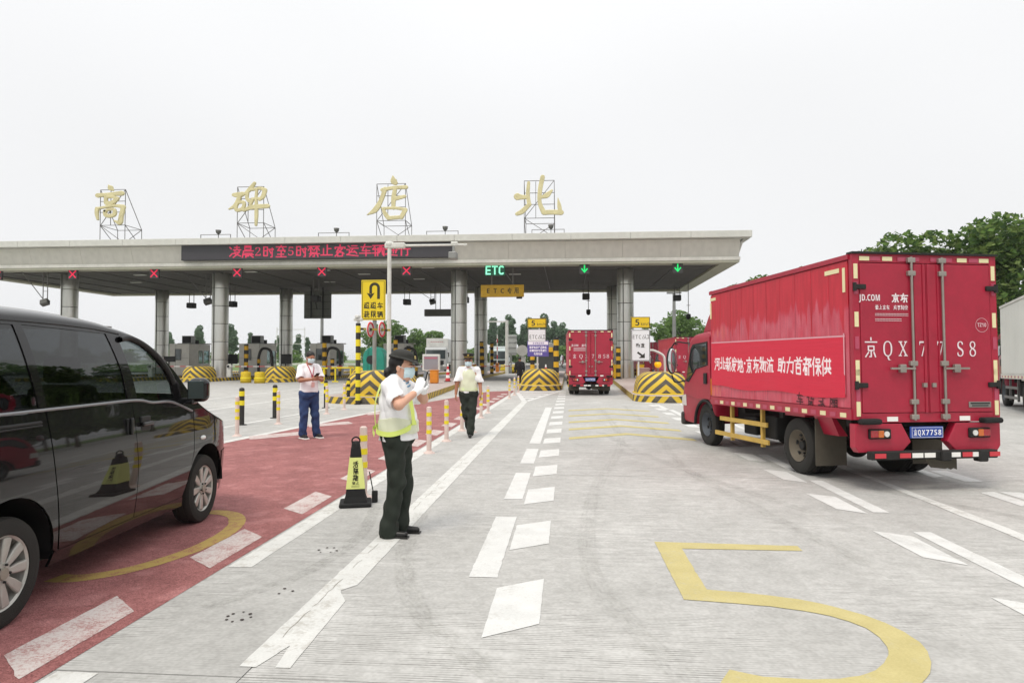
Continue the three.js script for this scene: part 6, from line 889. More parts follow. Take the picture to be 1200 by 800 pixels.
{ // woman in profile, arms raised with a phone; x runs to her front
  const t = thing('person', 'person in a white shirt and dark brimmed hat, gloved hands raised', 'person', [-1.535, 0, -6.08], -0.04);
  const sh = [-0.015, 1.345, 0.165], el = [0.115, 1.19, 0.345], wr = [0.225, 1.305, 0.13], sh2 = [-0.005, 1.345, -0.165], el2 = [0.16, 1.2, -0.33], wr2 = [0.225, 1.31, -0.09];
  const legs = (r) => [cap([0.0, 0.86, 0.085], [0.02, 0.47, 0.085], 0.088 * r, 0.058 * r, 0.05), cap([0.02, 0.47, 0.085], [-0.045, 0.1, 0.09], 0.06 * r, 0.042 * r, 0.03), cap([0.0, 0.86, -0.085], [0.05, 0.47, -0.085], 0.088 * r, 0.058 * r, 0.05), cap([0.05, 0.47, -0.085], [0.0, 0.1, -0.09], 0.06 * r, 0.042 * r, 0.03)];
  const torso = [ell([0.0, 0.95, 0], [0.12, 0.13, 0.165], 0.06), ell([-0.005, 1.2, 0], [0.115, 0.2, 0.16], 0.08), cap([-0.015, 1.34, 0.12], [-0.015, 1.34, -0.12], 0.06, 0.06, 0.05)];
  const arms = [cap(sh, el, 0.05, 0.042, 0.03), cap(el, wr, 0.041, 0.028, 0.02), cap(sh2, el2, 0.05, 0.042, 0.03), cap(el2, wr2, 0.041, 0.028, 0.02)];
  const h1 = hand(wr, [0.12, 0.7, -0.55], [-0.3, 0.1, -1], -1, 0.5), h2 = hand(wr2, [0.12, 0.7, 0.45], [-0.3, 0.1, 1], 1, 0.5);
  const head = headGroup(t, [0.045, 1.505, 0], -0.03, -0.08, skinM, { cell: 0.0055 });
  part('body', [netMesh([...legs(0.92), ...torso, ...arms, cap([-0.02, 1.32, 0], [0.01, 1.43, 0], 0.055, 0.05, 0.04)], 0.013), head, netMesh(h1, 0.005), netMesh(h2, 0.005)], skinM, t);
  const shirt = part('shirt', netMesh([cap([0.012, 1.0, 0.03], [0.014, 0.86, 0.03], 0.14, 0.155, 0.05), cap([0.012, 1.0, -0.03], [0.014, 0.86, -0.03], 0.14, 0.155, 0.05), ell([-0.005, 1.2, 0], [0.145, 0.23, 0.18], 0.09), cap([-0.02, 1.345, 0.12], [-0.02, 1.345, -0.12], 0.075, 0.075, 0.06), cap(sh, mix(sh, el, 0.72), 0.07, 0.078, 0.03), cap(sh2, mix(sh2, el2, 0.72), 0.07, 0.078, 0.03), { ...cap(mix(sh, el, 1.02), wr, 0.082, 0.06), cut: 1 }, { ...cap(mix(sh2, el2, 1.02), wr2, 0.082, 0.06), cut: 1 }, { below: 0.865 }], 0.0095, loose(0.0105, 15)), shirtM, t);
  part('collar', [lathe([[0.068, 0], [0.075, 0.03], [0.062, 0.075]], 24, -0.005, 1.375, 0)], mat(0xbcd3e2, { roughness: 0.8 }), shirt).material.side = THREE.DoubleSide;
  part('scarf_stripe', [0, 1, 2].map((i) => place(new THREE.TorusGeometry(0.082 + 0.006 * i, 0.006, 6, 28), 0.004 + 0.008 * i, 1.395 - 0.026 * i, 0, Math.PI / 2 + 0.18, 0)), mat(0x4f86a8, { roughness: 0.7 }), shirt);
  part('trousers', netMesh([...legs(1.1).map((c, i) => (i % 2 ? { ...c, r1: 0.068 } : c)), ell([-0.0, 0.9, 0], [0.145, 0.12, 0.17], 0.06), cap([-0.045, 0.1, 0.09], [-0.05, 0.045, 0.09], 0.076, 0.078, 0.02), cap([0.0, 0.1, -0.09], [0.0, 0.045, -0.09], 0.074, 0.078, 0.02)], 0.0115, loose(0.011, 19)), trouserM, t);
  for (const [x, z] of [[-0.03, 0.092], [0.03, -0.092]]) part('shoe', [netMesh([ell([x - 0.02, 0.05, z], [0.05, 0.045, 0.04], 0.02), cap([x, 0.035, z], [x + 0.13, 0.03, z], 0.036, 0.028, 0.03), { ...cap([x, -0.06, z], [x + 0.1, -0.06, z], 0.06), cut: 1 }], 0.008), rb(0.24, 0.014, 0.075, 0.005, x + 0.045, 0.008, z)], shoeM, t);
  // hair, bun, hat
  const hp = (g) => g.applyMatrix4(new THREE.Matrix4().makeTranslation(0.045, 1.505, 0).multiply(new THREE.Matrix4().makeRotationZ(-0.08)));
  part('hair', hp(netMesh([ell([-0.03, 0.04, 0], [0.1, 0.1, 0.085], 0.02), ell([-0.125, -0.055, 0], [0.045, 0.05, 0.05], 0.02), ell([-0.06, -0.03, 0], [0.06, 0.06, 0.07], 0.02), { ...ell([0.075, -0.02, 0], [0.085, 0.1, 0.12]), cut: 1 }], 0.007)), hairM, t);
  const brim = new THREE.LatheGeometry([[0.09, 0.0], [0.125, -0.012], [0.142, -0.018], [0.143, -0.013], [0.122, 0.0], [0.092, 0.01]].map((q) => new THREE.Vector2(...q)), 40); { const p = brim.attributes.position; for (let i = 0; i < p.count; i++) { const x = p.getX(i), z = p.getZ(i); p.setY(i, p.getY(i) + (x < 0 ? 0.028 : -0.016) * (x / 0.14) ** 2 + 0.02 * (z / 0.14) ** 2); if (x < 0) p.setX(i, x * 0.93 - 0.004); else p.setX(i, x * 1.1); p.setZ(i, z * 0.86); } brim.computeVertexNormals(); }
  const hat = part('hat', [hp(place(netMesh([ell([-0.012, 0.0, 0], [0.122, 0.07, 0.1], 0.02), ell([-0.005, 0.045, 0], [0.1, 0.048, 0.085], 0.02), { below: 0.0 }], 0.006), 0, 0.075, 0, 0, 0, -0.1)), hp(place(brim, 0.005, 0.082, 0, 0, 0, -0.1))], hatM, t);
  part('hat_badge', hp(place(rb(0.012, 0.03, 0.026, 0.004), 0.112, 0.1, 0, 0, 0, 0.2)), mat(0xc9b878, { metalness: 0.6, roughness: 0.35 }), hat);
  part('glove', netMesh([...h1.map((c) => ({ ...c, r0: c.r0 + 0.0025, r1: c.r1 + 0.0025 })), cap(wr, v3.add(wr, [-0.02, -0.02, 0.03]), 0.034, 0.036, 0.01)], 0.0045), gloveM, t); part('glove', netMesh([...h2.map((c) => ({ ...c, r0: c.r0 + 0.0025, r1: c.r1 + 0.0025 })), cap(wr2, v3.add(wr2, [-0.01, -0.02, -0.03]), 0.034, 0.036, 0.01)], 0.0045), gloveM, t);
  // hi-vis harness
  const band = (pts, w) => tube(pts, w, 40, 6);
  const vest = part('hi_vis_vest', netMesh([cap([0.012, 1.03, 0.032], [0.014, 0.95, 0.032], 0.163, 0.172, 0.05), cap([0.012, 1.03, -0.032], [0.014, 0.95, -0.032], 0.163, 0.172, 0.05), { below: 0.925 }, { ...cap([-0.6, 1.6, 0], [0.6, 1.6, 0], 0.57), cut: 1 }], 0.009, loose(0.004, 15)), hiVisPale, t);
  const strap = (pts) => { const c = new THREE.CatmullRomCurve3(pts.map((q) => V(...q))), P = c.getPoints(40), pos = [], idx = []; P.forEach((q, i) => { const nrm = V(q.x, 0, q.z).normalize(), tg = c.getTangent(i / 40), b = tg.clone().cross(nrm).normalize().multiplyScalar(0.022); pos.push(q.x + b.x, q.y + b.y, q.z + b.z, q.x - b.x, q.y - b.y, q.z - b.z); if (i < 40) idx.push(2 * i, 2 * i + 1, 2 * i + 2, 2 * i + 1, 2 * i + 3, 2 * i + 2); }); const g = new THREE.BufferGeometry(); g.setAttribute('position', new THREE.Float32BufferAttribute(pos, 3)); g.setIndex(idx); g.computeVertexNormals(); return g; };
  const hv = hiVis.clone(); hv.side = THREE.DoubleSide;
  part('hi_vis_strap', strap([[-0.12, 1.36, 0.1], [-0.168, 1.22, 0.1], [-0.175, 1.06, 0.1], [-0.165, 0.98, 0.1]]), hv, vest); part('hi_vis_strap', strap([[0.15, 1.22, 0.1], [0.168, 1.12, 0.1], [0.182, 1.0, 0.1]]), hv, vest);
  part('hi_vis_strap', strap([[-0.176, 0.99, 0.06], [-0.125, 0.94, 0.175], [0.0, 0.925, 0.21], [0.125, 0.96, 0.172], [0.192, 1.02, 0.06]]), hv, vest);
  part('hi_vis_strap', strap([[-0.165, 0.985, 0.02], [-0.2, 0.96, 0.08], [-0.16, 0.91, 0.16]]), hv, vest);
  const ph = thing('phone', 'phone held up in the white gloved hands', 'phone', [-1.535 + 0.255, 1.405, -6.08 + 0.02], 0.6); part('case', rb(0.012, 0.135, 0.068, 0.005, 0, 0, 0, 0, 0, -0.25), mat(0x1b1c1f, { roughness: 0.3 }), ph); part('screen', rb(0.002, 0.124, 0.06, 0.001, -0.0072, 0, 0, 0, 0, -0.25), phys(0x0e1114, { roughness: 0.05, clearcoat: 1 }), ph);
}
{ // officer walking towards the camera; z runs to his front, x to his left
  const t = thing('person', 'person in peaked cap and pale vest walking toward the camera', 'person', [-2.03, 0, -13.95], 0.08);
  const arm = (s, sw) => { const a = [s * 0.172, 1.355, 0], e = [s * 0.235, 1.1, 0.02 - sw * 0.4], w = [s * 0.255, 0.87, 0.1 + sw * 0.2]; return [a, e, w]; };
  const A = arm(1, 0.05), B = arm(-1, -0.12), legA = [[0.09, 0.85, 0], [0.08, 0.47, 0.12], [0.05, 0.09, 0.2]], legB = [[-0.09, 0.85, 0], [-0.05, 0.47, 0.03], [0.01, 0.13, -0.22]];
  const legs = (r, c = 0) => [cap(legA[0], legA[1], 0.088 * r, 0.062 * r, 0.05), cap(legA[1], legA[2], 0.062 * r, (0.044 + c) * r, 0.03), cap(legB[0], legB[1], 0.088 * r, 0.062 * r, 0.05), cap(legB[1], legB[2], 0.062 * r, (0.044 + c) * r, 0.03)];
  const arms = [cap(A[0], A[1], 0.052, 0.042, 0.03), cap(A[1], A[2], 0.041, 0.029, 0.02), cap(B[0], B[1], 0.052, 0.042, 0.03), cap(B[1], B[2], 0.041, 0.029, 0.02)];
  const head = headGroup(t, [0, 1.53, 0.03], -Math.PI / 2 - 0.05, -0.06, tanM, { cell: 0.008 });
  part('body', [netMesh([...legs(0.9), ...arms, ell([0, 0.95, 0], [0.16, 0.13, 0.11], 0.05), ell([0, 1.2, 0], [0.165, 0.2, 0.11], 0.08), cap([0, 1.35, 0], [0, 1.45, 0.01], 0.06, 0.055, 0.05)], 0.017), head, netMesh(hand(A[2], [0.05, -1, 0.12], [-1, 0, 0], -1, 0.5), 0.007), netMesh(hand(B[2], [-0.05, -1, 0.12], [1, 0, 0], 1, 0.5), 0.007)], tanM, t);
  const shirt = part('shirt', netMesh([cap([0.05, 1.02, 0], [0.05, 0.9, 0], 0.118, 0.124, 0.05), cap([-0.05, 1.02, 0], [-0.05, 0.9, 0], 0.118, 0.124, 0.05), ell([0, 1.2, 0], [0.175, 0.22, 0.122], 0.06), cap([0.12, 1.375, 0], [-0.12, 1.375, 0], 0.058, 0.058, 0.05), cap(A[0], mix(A[0], A[1], 0.85), 0.066, 0.072, 0.02), cap(B[0], mix(B[0], B[1], 0.85), 0.066, 0.072, 0.02), { ...cap(mix(A[0], A[1], 1.05), A[2], 0.075, 0.085), cut: 1 }, { ...cap(mix(B[0], B[1], 1.05), B[2], 0.075, 0.085), cut: 1 }, { below: 0.9 }], 0.012, loose(0.008, 15)), shirtM, t);
  part('collar', [place(rb(0.09, 0.02, 0.07, 0.008), 0.045, 1.425, 0.06, 0.7, 0, -0.35), place(rb(0.09, 0.02, 0.07, 0.008), -0.045, 1.425, 0.06, 0.7, 0, 0.35)], shirtM, shirt); for (const s of [-1, 1]) part('epaulette', rb(0.08, 0.012, 0.045, 0.005, s * 0.125, 1.437, 0, 0, 0, -s * 0.2), mat(0xc9b04a), shirt);
  part('hi_vis_vest', netMesh([cap([0.048, 1.04, 0], [0.048, 0.96, 0], 0.136, 0.142, 0.05), cap([-0.048, 1.04, 0], [-0.048, 0.96, 0], 0.136, 0.142, 0.05), ell([0, 1.2, 0], [0.165, 0.23, 0.138], 0.06), { ...cap([0, 1.5, 0.1], [0, 1.3, 0.19], 0.1, 0.03), cut: 1 }, { ...cap([0.2, 1.5, 0], [0.235, 1.1, 0], 0.09, 0.075), cut: 1 }, { ...cap([-0.2, 1.5, 0], [-0.235, 1.1, 0], 0.09, 0.075), cut: 1 }, { below: 0.93 }], 0.012, loose(0.004, 13)), hiVisPale, t); part('vest_band', netMesh([cap([0.05, 1.0, 0], [0.05, 0.95, 0], 0.139, 0.143, 0.05), cap([-0.05, 1.0, 0], [-0.05, 0.95, 0], 0.139, 0.143, 0.05), { below: 0.935 }, { ...cap([-0.6, 1.6, 0], [0.6, 1.6, 0], 0.6), cut: 1 }], 0.012), mat(0xdcebb0, { roughness: 0.6 }), t);
  part('trousers', netMesh([...legs(1.12, 0.016), ell([0, 0.88, 0], [0.175, 0.12, 0.125], 0.06)], 0.013, loose(0.011, 17)), trouserM, t);
  for (const [p, f, up] of [[legA[2], 0.16, 0.25], [legB[2], -0.02, -0.35]]) part('shoe', netMesh([cap([p[0], p[1] - 0.04, p[2] - 0.02], [p[0], Math.max(0.035, p[1] - 0.05 - (up < 0 ? 0.06 : 0.0)), p[2] + 0.15], 0.042, 0.036, 0.02)], 0.01), shoeM, t);
  const M = (g) => place(g, 0, 1.605, 0.02, -0.06);
  const c = part('peaked_cap', [M(lathe([[0.092, 0], [0.096, 0.045], [0.125, 0.075], [0.122, 0.09], [0.06, 0.105], [0, 0.105]], 32).scale(1, 1, 1.12)), M(place(new THREE.CylinderGeometry(0.115, 0.122, 0.008, 24, 1, false, -1.1, 2.2), 0, 0.0, 0.03, 0.3))], mat(0x1c1d1a, { roughness: 0.6 }), t); part('cap_badge', M(place(new THREE.SphereGeometry(1, 14, 10).scale(0.022, 0.026, 0.008), 0, 0.062, 0.124)), mat(0xd0b45c, { metalness: 0.6, roughness: 0.3 }), c); part('cap_band', M(lathe([[0.0965, 0.008], [0.0985, 0.02], [0.097, 0.03]], 32).scale(1, 1, 1.12)), mat(0x8a7434), c);
  part('hair', place(netMesh([ell([0, 0.01, -0.015], [0.08, 0.06, 0.095], 0.01), { ...ell([0, -0.03, 0.09], [0.12, 0.1, 0.1]), cut: 1 }], 0.01), 0, 1.56, 0.02), hairM, t);
}
{ // man in jeans looking at his phone; x runs to his front
  const t = thing('person', 'person in a white T-shirt and jeans looking at a phone', 'person', [-5.16, 0, -13.3], -0.75);
  const sh = [-0.01, 1.41, 0.17], el = [0.1, 1.17, 0.235], wr = [0.3, 1.19, 0.08], sh2 = [0, 1.41, -0.17], el2 = [0.1, 1.17, -0.225], wr2 = [0.31, 1.2, -0.04];
  const legs = (r, c = 0) => [cap([0, 0.88, 0.095], [0.02, 0.48, 0.11], 0.092 * r, 0.064 * r, 0.05), cap([0.02, 0.48, 0.11], [-0.01, 0.1, 0.12], 0.064 * r, (0.044 + c) * r, 0.03), cap([0, 0.88, -0.095], [0.03, 0.48, -0.12], 0.092 * r, 0.064 * r, 0.05), cap([0.03, 0.48, -0.12], [0.02, 0.1, -0.16], 0.064 * r, (0.044 + c) * r, 0.03)];
  const head = headGroup(t, [0.06, 1.605, 0], 0, -0.25, tanM, { cell: 0.008 });
  part('body', [netMesh([...legs(0.9), cap(sh, el, 0.054, 0.044, 0.03), cap(el, wr, 0.043, 0.03, 0.02), cap(sh2, el2, 0.054, 0.044, 0.03), cap(el2, wr2, 0.043, 0.03, 0.02), ell([0, 0.98, 0], [0.12, 0.14, 0.165], 0.06), ell([0, 1.25, 0], [0.12, 0.22, 0.165], 0.08), cap([-0.01, 1.42, 0], [0.02, 1.52, 0], 0.06, 0.055, 0.05)], 0.017), head, netMesh(hand(wr, [0.7, 0.1, -0.3], [0, 0.3, -1], 1, 0.6), 0.007), netMesh(hand(wr2, [0.7, 0.15, 0.3], [0, 0.3, 1], -1, 0.6), 0.007)], tanM, t);
  const shirt = part('t_shirt', netMesh([cap([0.012, 1.05, 0.04], [0.014, 0.9, 0.04], 0.135, 0.145, 0.05), cap([0.012, 1.05, -0.04], [0.014, 0.9, -0.04], 0.135, 0.145, 0.05), ell([0, 1.25, 0], [0.14, 0.23, 0.175], 0.07), cap([-0.01, 1.435, 0.11], [-0.01, 1.435, -0.11], 0.06, 0.06, 0.05), cap(sh, mix(sh, el, 0.75), 0.068, 0.076, 0.02), cap(sh2, mix(sh2, el2, 0.75), 0.068, 0.076, 0.02), { below: 0.93 }, { ...cap(mix(sh, el, 1.0), [0.3, 1.16, 0.12], 0.08, 0.07), cut: 1 }, { ...cap(mix(sh2, el2, 1.0), [0.3, 1.17, -0.08], 0.08, 0.07), cut: 1 }], 0.014, loose(0.007, 14)), mat(0xf1eef0, { roughness: 0.9 }), t);
  part('jeans', netMesh([...legs(1.12, 0.02), ell([0, 0.9, 0], [0.15, 0.12, 0.18], 0.06)], 0.012, loose(0.011, 18)), mat(0x2f4572, { roughness: 0.9, map: grime }), t);
  for (const [x, z] of [[0.0, 0.125], [0.035, -0.17]]) { const s = part('shoe', netMesh([cap([x - 0.03, 0.06, z], [x + 0.15, 0.045, z], 0.048, 0.04, 0.02), ell([x, 0.09, z], [0.05, 0.05, 0.042], 0.02)], 0.01), mat(0x1d1c1e, { roughness: 0.7 }), t); part('sole', rb(0.3, 0.03, 0.1, 0.012, x + 0.06, 0.016, z), mat(0xdcdad6), s); }
  part('hair', place(netMesh([ell([-0.02, 0.055, 0], [0.1, 0.088, 0.084], 0.02), { ...ell([0.1, -0.035, 0], [0.09, 0.1, 0.12]), cut: 1 }, { ...ell([0.0, -0.12, 0], [0.15, 0.1, 0.12]), cut: 1 }], 0.009), 0.06, 1.605, 0, 0, 0, -0.25), hairM, t);
  part('lanyard', [tube([[-0.02, 1.51, 0.06], [0.1, 1.42, 0.055], [0.152, 1.28, 0.02], [0.165, 1.15, 0.0]], 0.009, 24, 6), tube([[-0.02, 1.51, -0.06], [0.1, 1.42, -0.055], [0.152, 1.28, -0.01], [0.165, 1.15, 0.0]], 0.009, 24, 6)], mat(0xb03a4c), shirt); part('badge', rb(0.008, 0.1, 0.065, 0.003, 0.178, 1.08, 0), mat(0xe6b9b4), shirt);
  const ph = thing('phone', 'dark phone held by the person in jeans', 'phone', [-5.16 + 0.27, 1.265, -13.3 + 0.29], -0.75); part('case', rb(0.012, 0.15, 0.075, 0.004, 0, 0, 0, 0, 0, -0.9), mat(0x1c1a1c, { roughness: 0.4 }), ph); part('screen', rb(0.002, 0.138, 0.066, 0.001, -0.0072 * Math.cos(0.9), 0.0058, 0, 0, 0, -0.9), phys(0x101216, { roughness: 0.05 }), ph);
}
{ // person in black seen from behind, far lane
  const t = thing('person', 'person in black walking beside the middle island', 'person', [-2.72, 0, -39], 0.1), bk = mat(0x17171a, { roughness: 0.85 });
  part('body', [netMesh([ell([0, 1.6, 0], [0.08, 0.11, 0.1], 0.02), cap([0, 1.4, 0], [0, 1.5, 0], 0.06, 0.05, 0.03), cap([0.2, 1.36, 0], [0.25, 1.08, 0.03], 0.05, 0.04, 0.03), cap([0.25, 1.08, 0.03], [0.24, 0.84, -0.04], 0.04, 0.03, 0.02), cap([-0.2, 1.36, 0], [-0.26, 1.08, 0], 0.05, 0.04, 0.03), cap([-0.26, 1.08, 0], [-0.26, 0.84, -0.1], 0.04, 0.03, 0.02), ell([0, 1.15, 0], [0.16, 0.3, 0.1], 0.05), cap([0.08, 0.85, 0], [0.08, 0.05, -0.1], 0.08, 0.05, 0.04), cap([-0.08, 0.85, 0], [-0.07, 0.05, 0.1], 0.08, 0.05, 0.04)], 0.025), netMesh(hand([0.24, 0.84, -0.04], [0, -1, 0], [-1, 0, 0], -1, 0.4), 0.012), netMesh(hand([-0.26, 0.84, -0.1], [0, -1, 0], [1, 0, 0], 1, 0.4), 0.012)], tanM, t);
  part('jacket', netMesh([ell([0, 1.15, 0], [0.2, 0.33, 0.14], 0.05), cap([0.14, 1.38, 0], [-0.14, 1.38, 0], 0.075, 0.075, 0.05), cap([0.2, 1.36, 0], [0.25, 1.08, 0.03], 0.07, 0.06, 0.03), cap([0.25, 1.08, 0.03], [0.24, 0.88, -0.03], 0.06, 0.05, 0.02), cap([-0.2, 1.36, 0], [-0.26, 1.08, 0], 0.07, 0.06, 0.03), cap([-0.26, 1.08, 0], [-0.26, 0.88, -0.08], 0.06, 0.05, 0.02)], 0.025, loose(0.008, 14)), bk, t); part('trousers', netMesh([cap([0.08, 0.88, 0], [0.08, 0.06, -0.1], 0.1, 0.07, 0.04), cap([-0.08, 0.88, 0], [-0.07, 0.06, 0.1], 0.1, 0.07, 0.04)], 0.025), bk, t); part('hair', place(netMesh([ell([0, 1.63, 0.01], [0.09, 0.1, 0.105], 0.01)], 0.02), 0, 0, 0), hairM, t);
  for (const [x, z] of [[0.08, -0.14], [-0.07, 0.06]]) part('shoe', netMesh([cap([x, 0.04, z + 0.05], [x, 0.035, z - 0.14], 0.045, 0.04, 0.02)], 0.015), shoeM, t);
}

// ---------- trees ----------
const bark = mat(0x6a5c4a, { roughness: 0.95, map: grime });
function leafMat() { return new THREE.MeshPhysicalMaterial({ vertexColors: true, roughness: 1, transmission: 0.4, thickness: 0, specularIntensity: 0.3, side: THREE.DoubleSide }); }
const leafM = leafMat();
function crownGeo(lobes, n, size, tones) { // leaf blades spread through the lobes, denser towards their skins
  const pos = [], col = [], idx = [], nor = []; let tot = lobes.reduce((a, l) => a + l.r[0] * l.r[1] * l.r[2], 0);
  for (const l of lobes) { const m = Math.round((n * l.r[0] * l.r[1] * l.r[2]) / tot); for (let i = 0; i < m; i++) {
    let x, y, z, d; do { x = rr(-1, 1); y = rr(-1, 1); z = rr(-1, 1); d = Math.hypot(x, y, z); } while (d > 1 || d < 0.05); const k = (0.45 + 0.55 * Math.cbrt(rnd())) / d * (1 + 0.16 * Math.sin(7 * x / d + 3 * l.c[0]) * Math.sin(6 * y / d + l.c[2])) ; 
    const c = [l.c[0] + x * k * l.r[0], l.c[1] + y * k * l.r[1], l.c[2] + z * k * l.r[2]], s = size * rr(0.6, 1.35), a = rr(0, 6.28), e = rr(-0.9, 0.9);
    const u = V(Math.cos(a) * Math.cos(e), Math.sin(e), Math.sin(a) * Math.cos(e)).multiplyScalar(s * 0.62), w = V(rr(-1, 1), rr(-1, 1), rr(-1, 1)).cross(u).normalize().multiplyScalar(s * 0.36), b = pos.length / 3;
    pos.push(c[0] - u.x, c[1] - u.y, c[2] - u.z, c[0] + w.x, c[1] + w.y, c[2] + w.z, c[0] + u.x, c[1] + u.y, c[2] + u.z, c[0] - w.x, c[1] - w.y, c[2] - w.z); idx.push(b, b + 1, b + 2, b, b + 2, b + 3);
    const t = tones[Math.floor(rnd() * tones.length)], q = rr(0.8, 1.2), nn = w.clone().cross(u).normalize(); for (let j = 0; j < 4; j++) { col.push(t[0] * q, t[1] * q, t[2] * q); nor.push(nn.x, nn.y, nn.z); } } }
  const g = new THREE.BufferGeometry(); g.setAttribute('position', new THREE.Float32BufferAttribute(pos, 3)); g.setAttribute('normal', new THREE.Float32BufferAttribute(nor, 3)); g.setAttribute('color', new THREE.Float32BufferAttribute(col, 3)); g.setIndex(idx); return g;
}
const broad = [[0.1, 0.18, 0.045], [0.13, 0.22, 0.05], [0.065, 0.125, 0.038], [0.2, 0.28, 0.08]], blueGreen = [[0.16, 0.245, 0.15], [0.135, 0.215, 0.13], [0.185, 0.27, 0.165]], fresh = [[0.15, 0.25, 0.07], [0.12, 0.21, 0.06], [0.19, 0.3, 0.09]];
function broadTree(h, w, n, size, tones, s) { // rounded leafy tree, h high, w wide
  seed = s; const lobes = []; for (let i = 0; i < 15; i++) { const y = lerp(0.3, 0.93, (i + rnd()) / 15), a = rr(0, 6.28), sp = Math.sqrt(Math.max(0.05, 1 - ((y - 0.55) / 0.5) ** 2)) * w * 0.33; lobes.push({ c: [Math.cos(a) * sp, y * h, Math.sin(a) * sp], r: [w * rr(0.16, 0.26), h * rr(0.075, 0.12), w * rr(0.16, 0.26)] }); }
  lobes.push({ c: [0, h * 0.58, 0], r: [w * 0.3, h * 0.26, w * 0.3] });
  const trunk = [cy(h * 0.022, h * 0.012, h * 0.5, 0, h * 0.25, 0, 8)]; for (const l of lobes.slice(0, 9)) trunk.push(bar([0, h * rr(0.25, 0.5), 0], l.c, h * 0.012, 0, 5));
  return [join(trunk), crownGeo(lobes, n, size, tones)];
}
function poplar(h, w, n, size, s) { seed = s; const lobes = []; for (let i = 0; i < 12; i++) { const y = lerp(0.14, 0.95, i / 11), r = w * 0.5 * Math.sin(Math.PI * Math.min(1, (1 - y) * 1.15 + 0.1)) ** 0.7 * rr(0.7, 1.15); lobes.push({ c: [rr(-0.15, 0.15) * w, y * h, rr(-0.15, 0.15) * w], r: [r, h * 0.07, r] }); } return [join([cy(h * 0.014, h * 0.004, h * 0.95, 0, h * 0.47, 0, 6)]), crownGeo(lobes, n, size, blueGreen)]; }
function plant(kind, variant, x, z, sc, label, group, cat = 'tree') { const t = new THREE.Group(); t.name = numbered(kind); t.position.set(x, 0, z); t.rotation.y = rr(0, 6.28); t.scale.set(sc * rr(0.92, 1.08), sc, sc * rr(0.92, 1.08)); tag(t, label, cat, group); scene.add(t); const a = new THREE.Mesh(variant[0], bark), b = new THREE.Mesh(variant[1], leafM); a.name = 'trunk'; b.name = 'crown'; t.add(a, b); return t; }
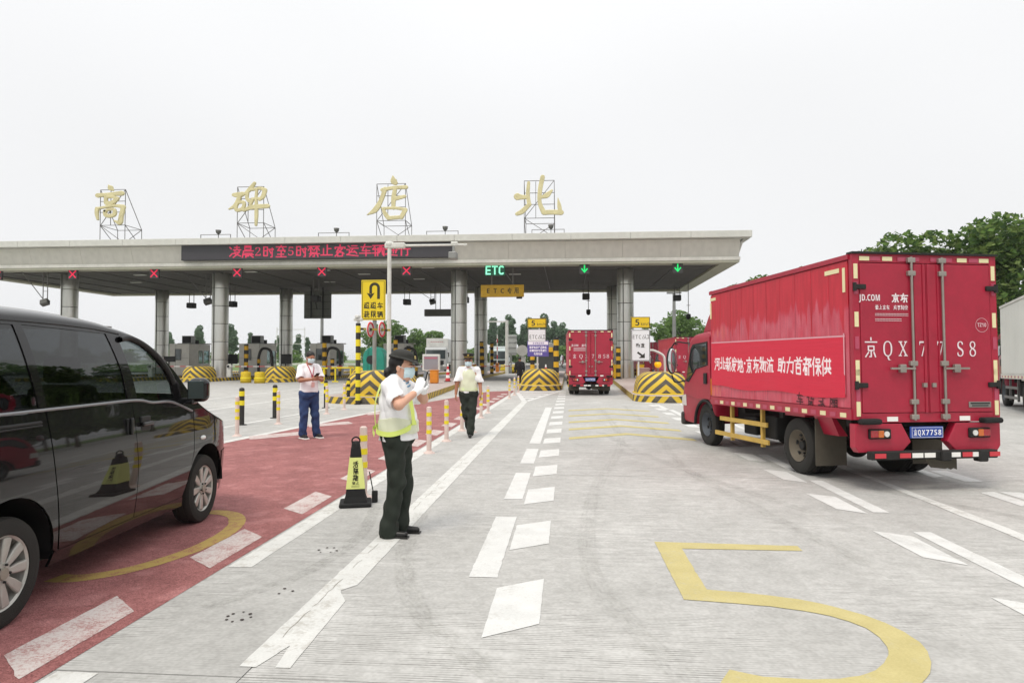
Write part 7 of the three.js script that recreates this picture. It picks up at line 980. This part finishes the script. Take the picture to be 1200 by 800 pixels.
{
  const B = [broadTree(9, 6.4, 7500, 0.3, broad, 21), broadTree(9, 5.2, 6500, 0.29, broad, 22), broadTree(9, 7, 8000, 0.31, broad, 23)], G = [broadTree(8, 8, 6500, 0.36, fresh, 31)], Pp = [poplar(12, 3.2, 3400, 0.42, 41), poplar(12, 2.6, 3000, 0.4, 42), poplar(12, 3.8, 3600, 0.44, 43)], H = [broadTree(3.2, 5, 2200, 0.3, fresh, 51), broadTree(3.2, 6, 2400, 0.3, broad, 52)];
  seed = 99;
  // roadside trees on the right
  const R = [[26.3, -41, 1.1, 'tall leafy tree above the white truck, nearest the right edge'], [23.6, -44, 1.08, 'leafy tree right behind the red truck rear corner'], [21.6, -47, 1.06, 'leafy tree with a pointed top behind the red truck'], [20.0, -50.5, 1.0, 'small leafy tree left of the group behind the red truck'], [29.5, -37, 1.12, 'leafy tree at the right edge behind the white truck'], [19.4, -62, 1.04, 'tree tip showing over the middle of the red truck roof'], [17.5, -66, 1.0, 'tree tip showing over the red truck roof, farther left'], [33, -32, 1.1, 'leafy roadside tree beyond the right edge, near the white truck'], [35, -26, 1.1, 'leafy roadside tree beyond the right edge, second on']];
  R.forEach(([x, z, s, l], i) => plant('roadside_tree', B[i % 3], x, z, s, l, 'leafy trees along the right side'));
  for (const [x, z, s, l] of [[36, -19, 1.05, 'first roadside tree right of the camera, beyond the frame'], [36.5, -12, 1.15, 'second roadside tree right of the camera, beyond the frame'], [37, -5, 1.05, 'third roadside tree right of the camera, beyond the frame'], [37, 2, 1.1, 'fourth roadside tree right of the camera, beyond the frame'], [37.5, 9, 1.15, 'fifth roadside tree right of the camera, beyond the frame'], [38, 16, 1.1, 'sixth roadside tree right of the camera, beyond the frame'], [38, 24, 1.1, 'seventh roadside tree right of the camera, beyond the frame'], [31, -52, 1.05, 'leafy tree hidden behind the red truck, first row'], [34, -60, 1.1, 'leafy tree hidden behind the red truck, second row'], [33, -70, 1.05, 'leafy tree hidden behind the red truck, third row'], [36, -80, 1.1, 'leafy tree hidden behind the red truck, fourth row'], [35, -92, 1.0, 'leafy tree hidden behind the red truck, fifth row'], [42, -48, 1.1, 'leafy tree hidden behind the white truck, back row']]) plant('roadside_tree', B[Math.floor(rnd() * 3)], x, z, s, l, 'leafy trees along the right side');
  plant('willow_tree', G[0], 14.2, -92, 0.98, 'bright green bushy tree right of the white lane sign', 'bright green trees'); plant('willow_tree', G[0], 19.5, -96, 0.78, 'bright green tree above the cab of the near truck', 'bright green trees');
  plant('willow_tree', G[0], -30.5, -112, 1.0, 'pale green tree behind the booth of the man in jeans', 'bright green trees'); plant('willow_tree', G[0], -25, -118, 0.86, 'pale green tree left of the yellow and black pole', 'bright green trees');
  // far poplars
  const row = [[-19, 1.0], [-16.6, 0.82], [-13.9, 1.02], [-11.2, 0.86], [-9.4, 0.98], [-7.6, 0.8], [-5.5, 1.08], [-3.2, 0.9], [-1.5, 0.86], [0.2, 0.74]]; row.forEach(([x, s], i) => plant('poplar_tree', Pp[i % 3], x, -172 + (i % 3) * 4, s, 'far slender poplar behind the middle lanes', 'far poplars behind the middle lanes'));
  const rowL = [[-103.5, 0.72], [-100.8, 0.66], [-95.5, 0.86], [-93, 0.78], [-86.5, 0.82], [-84, 0.86], [-81.6, 0.7], [-71.5, 0.62], [-69, 0.66], [-64.5, 0.58]]; rowL.forEach(([x, s], i) => plant('poplar_tree', Pp[(i + 1) % 3], x, -170 + (i % 2) * 5, s, 'far bluish poplar between the columns on the left', 'far poplars between the left columns'));
  [[-44, 0.66], [-41, 0.58], [-36.5, 0.6], [-33, 0.66], [-30, 0.55], [-27, 0.7], [4.5, 0.6], [9.5, 0.62]].forEach(([x, s], i) => plant('poplar_tree', Pp[i % 3], x, -175, s, 'far low poplar on the horizon', 'far poplars on the horizon'));
  // shrub bank
  for (let i = 0; i < 30; i++) plant('shrub', H[i % 2], -112 + i * 4.6 + rr(-1, 1), -140 + rr(-6, 6), rr(0.85, 1.35), 'green shrub in the bank beyond the guard rail', 'shrubs beyond the guard rail', 'shrub');
}

for (const o of scene.children) o.traverse((c) => { if (c.isMesh) { c.castShadow = true; c.receiveShadow = true; } });
renderer.render(scene, camera);
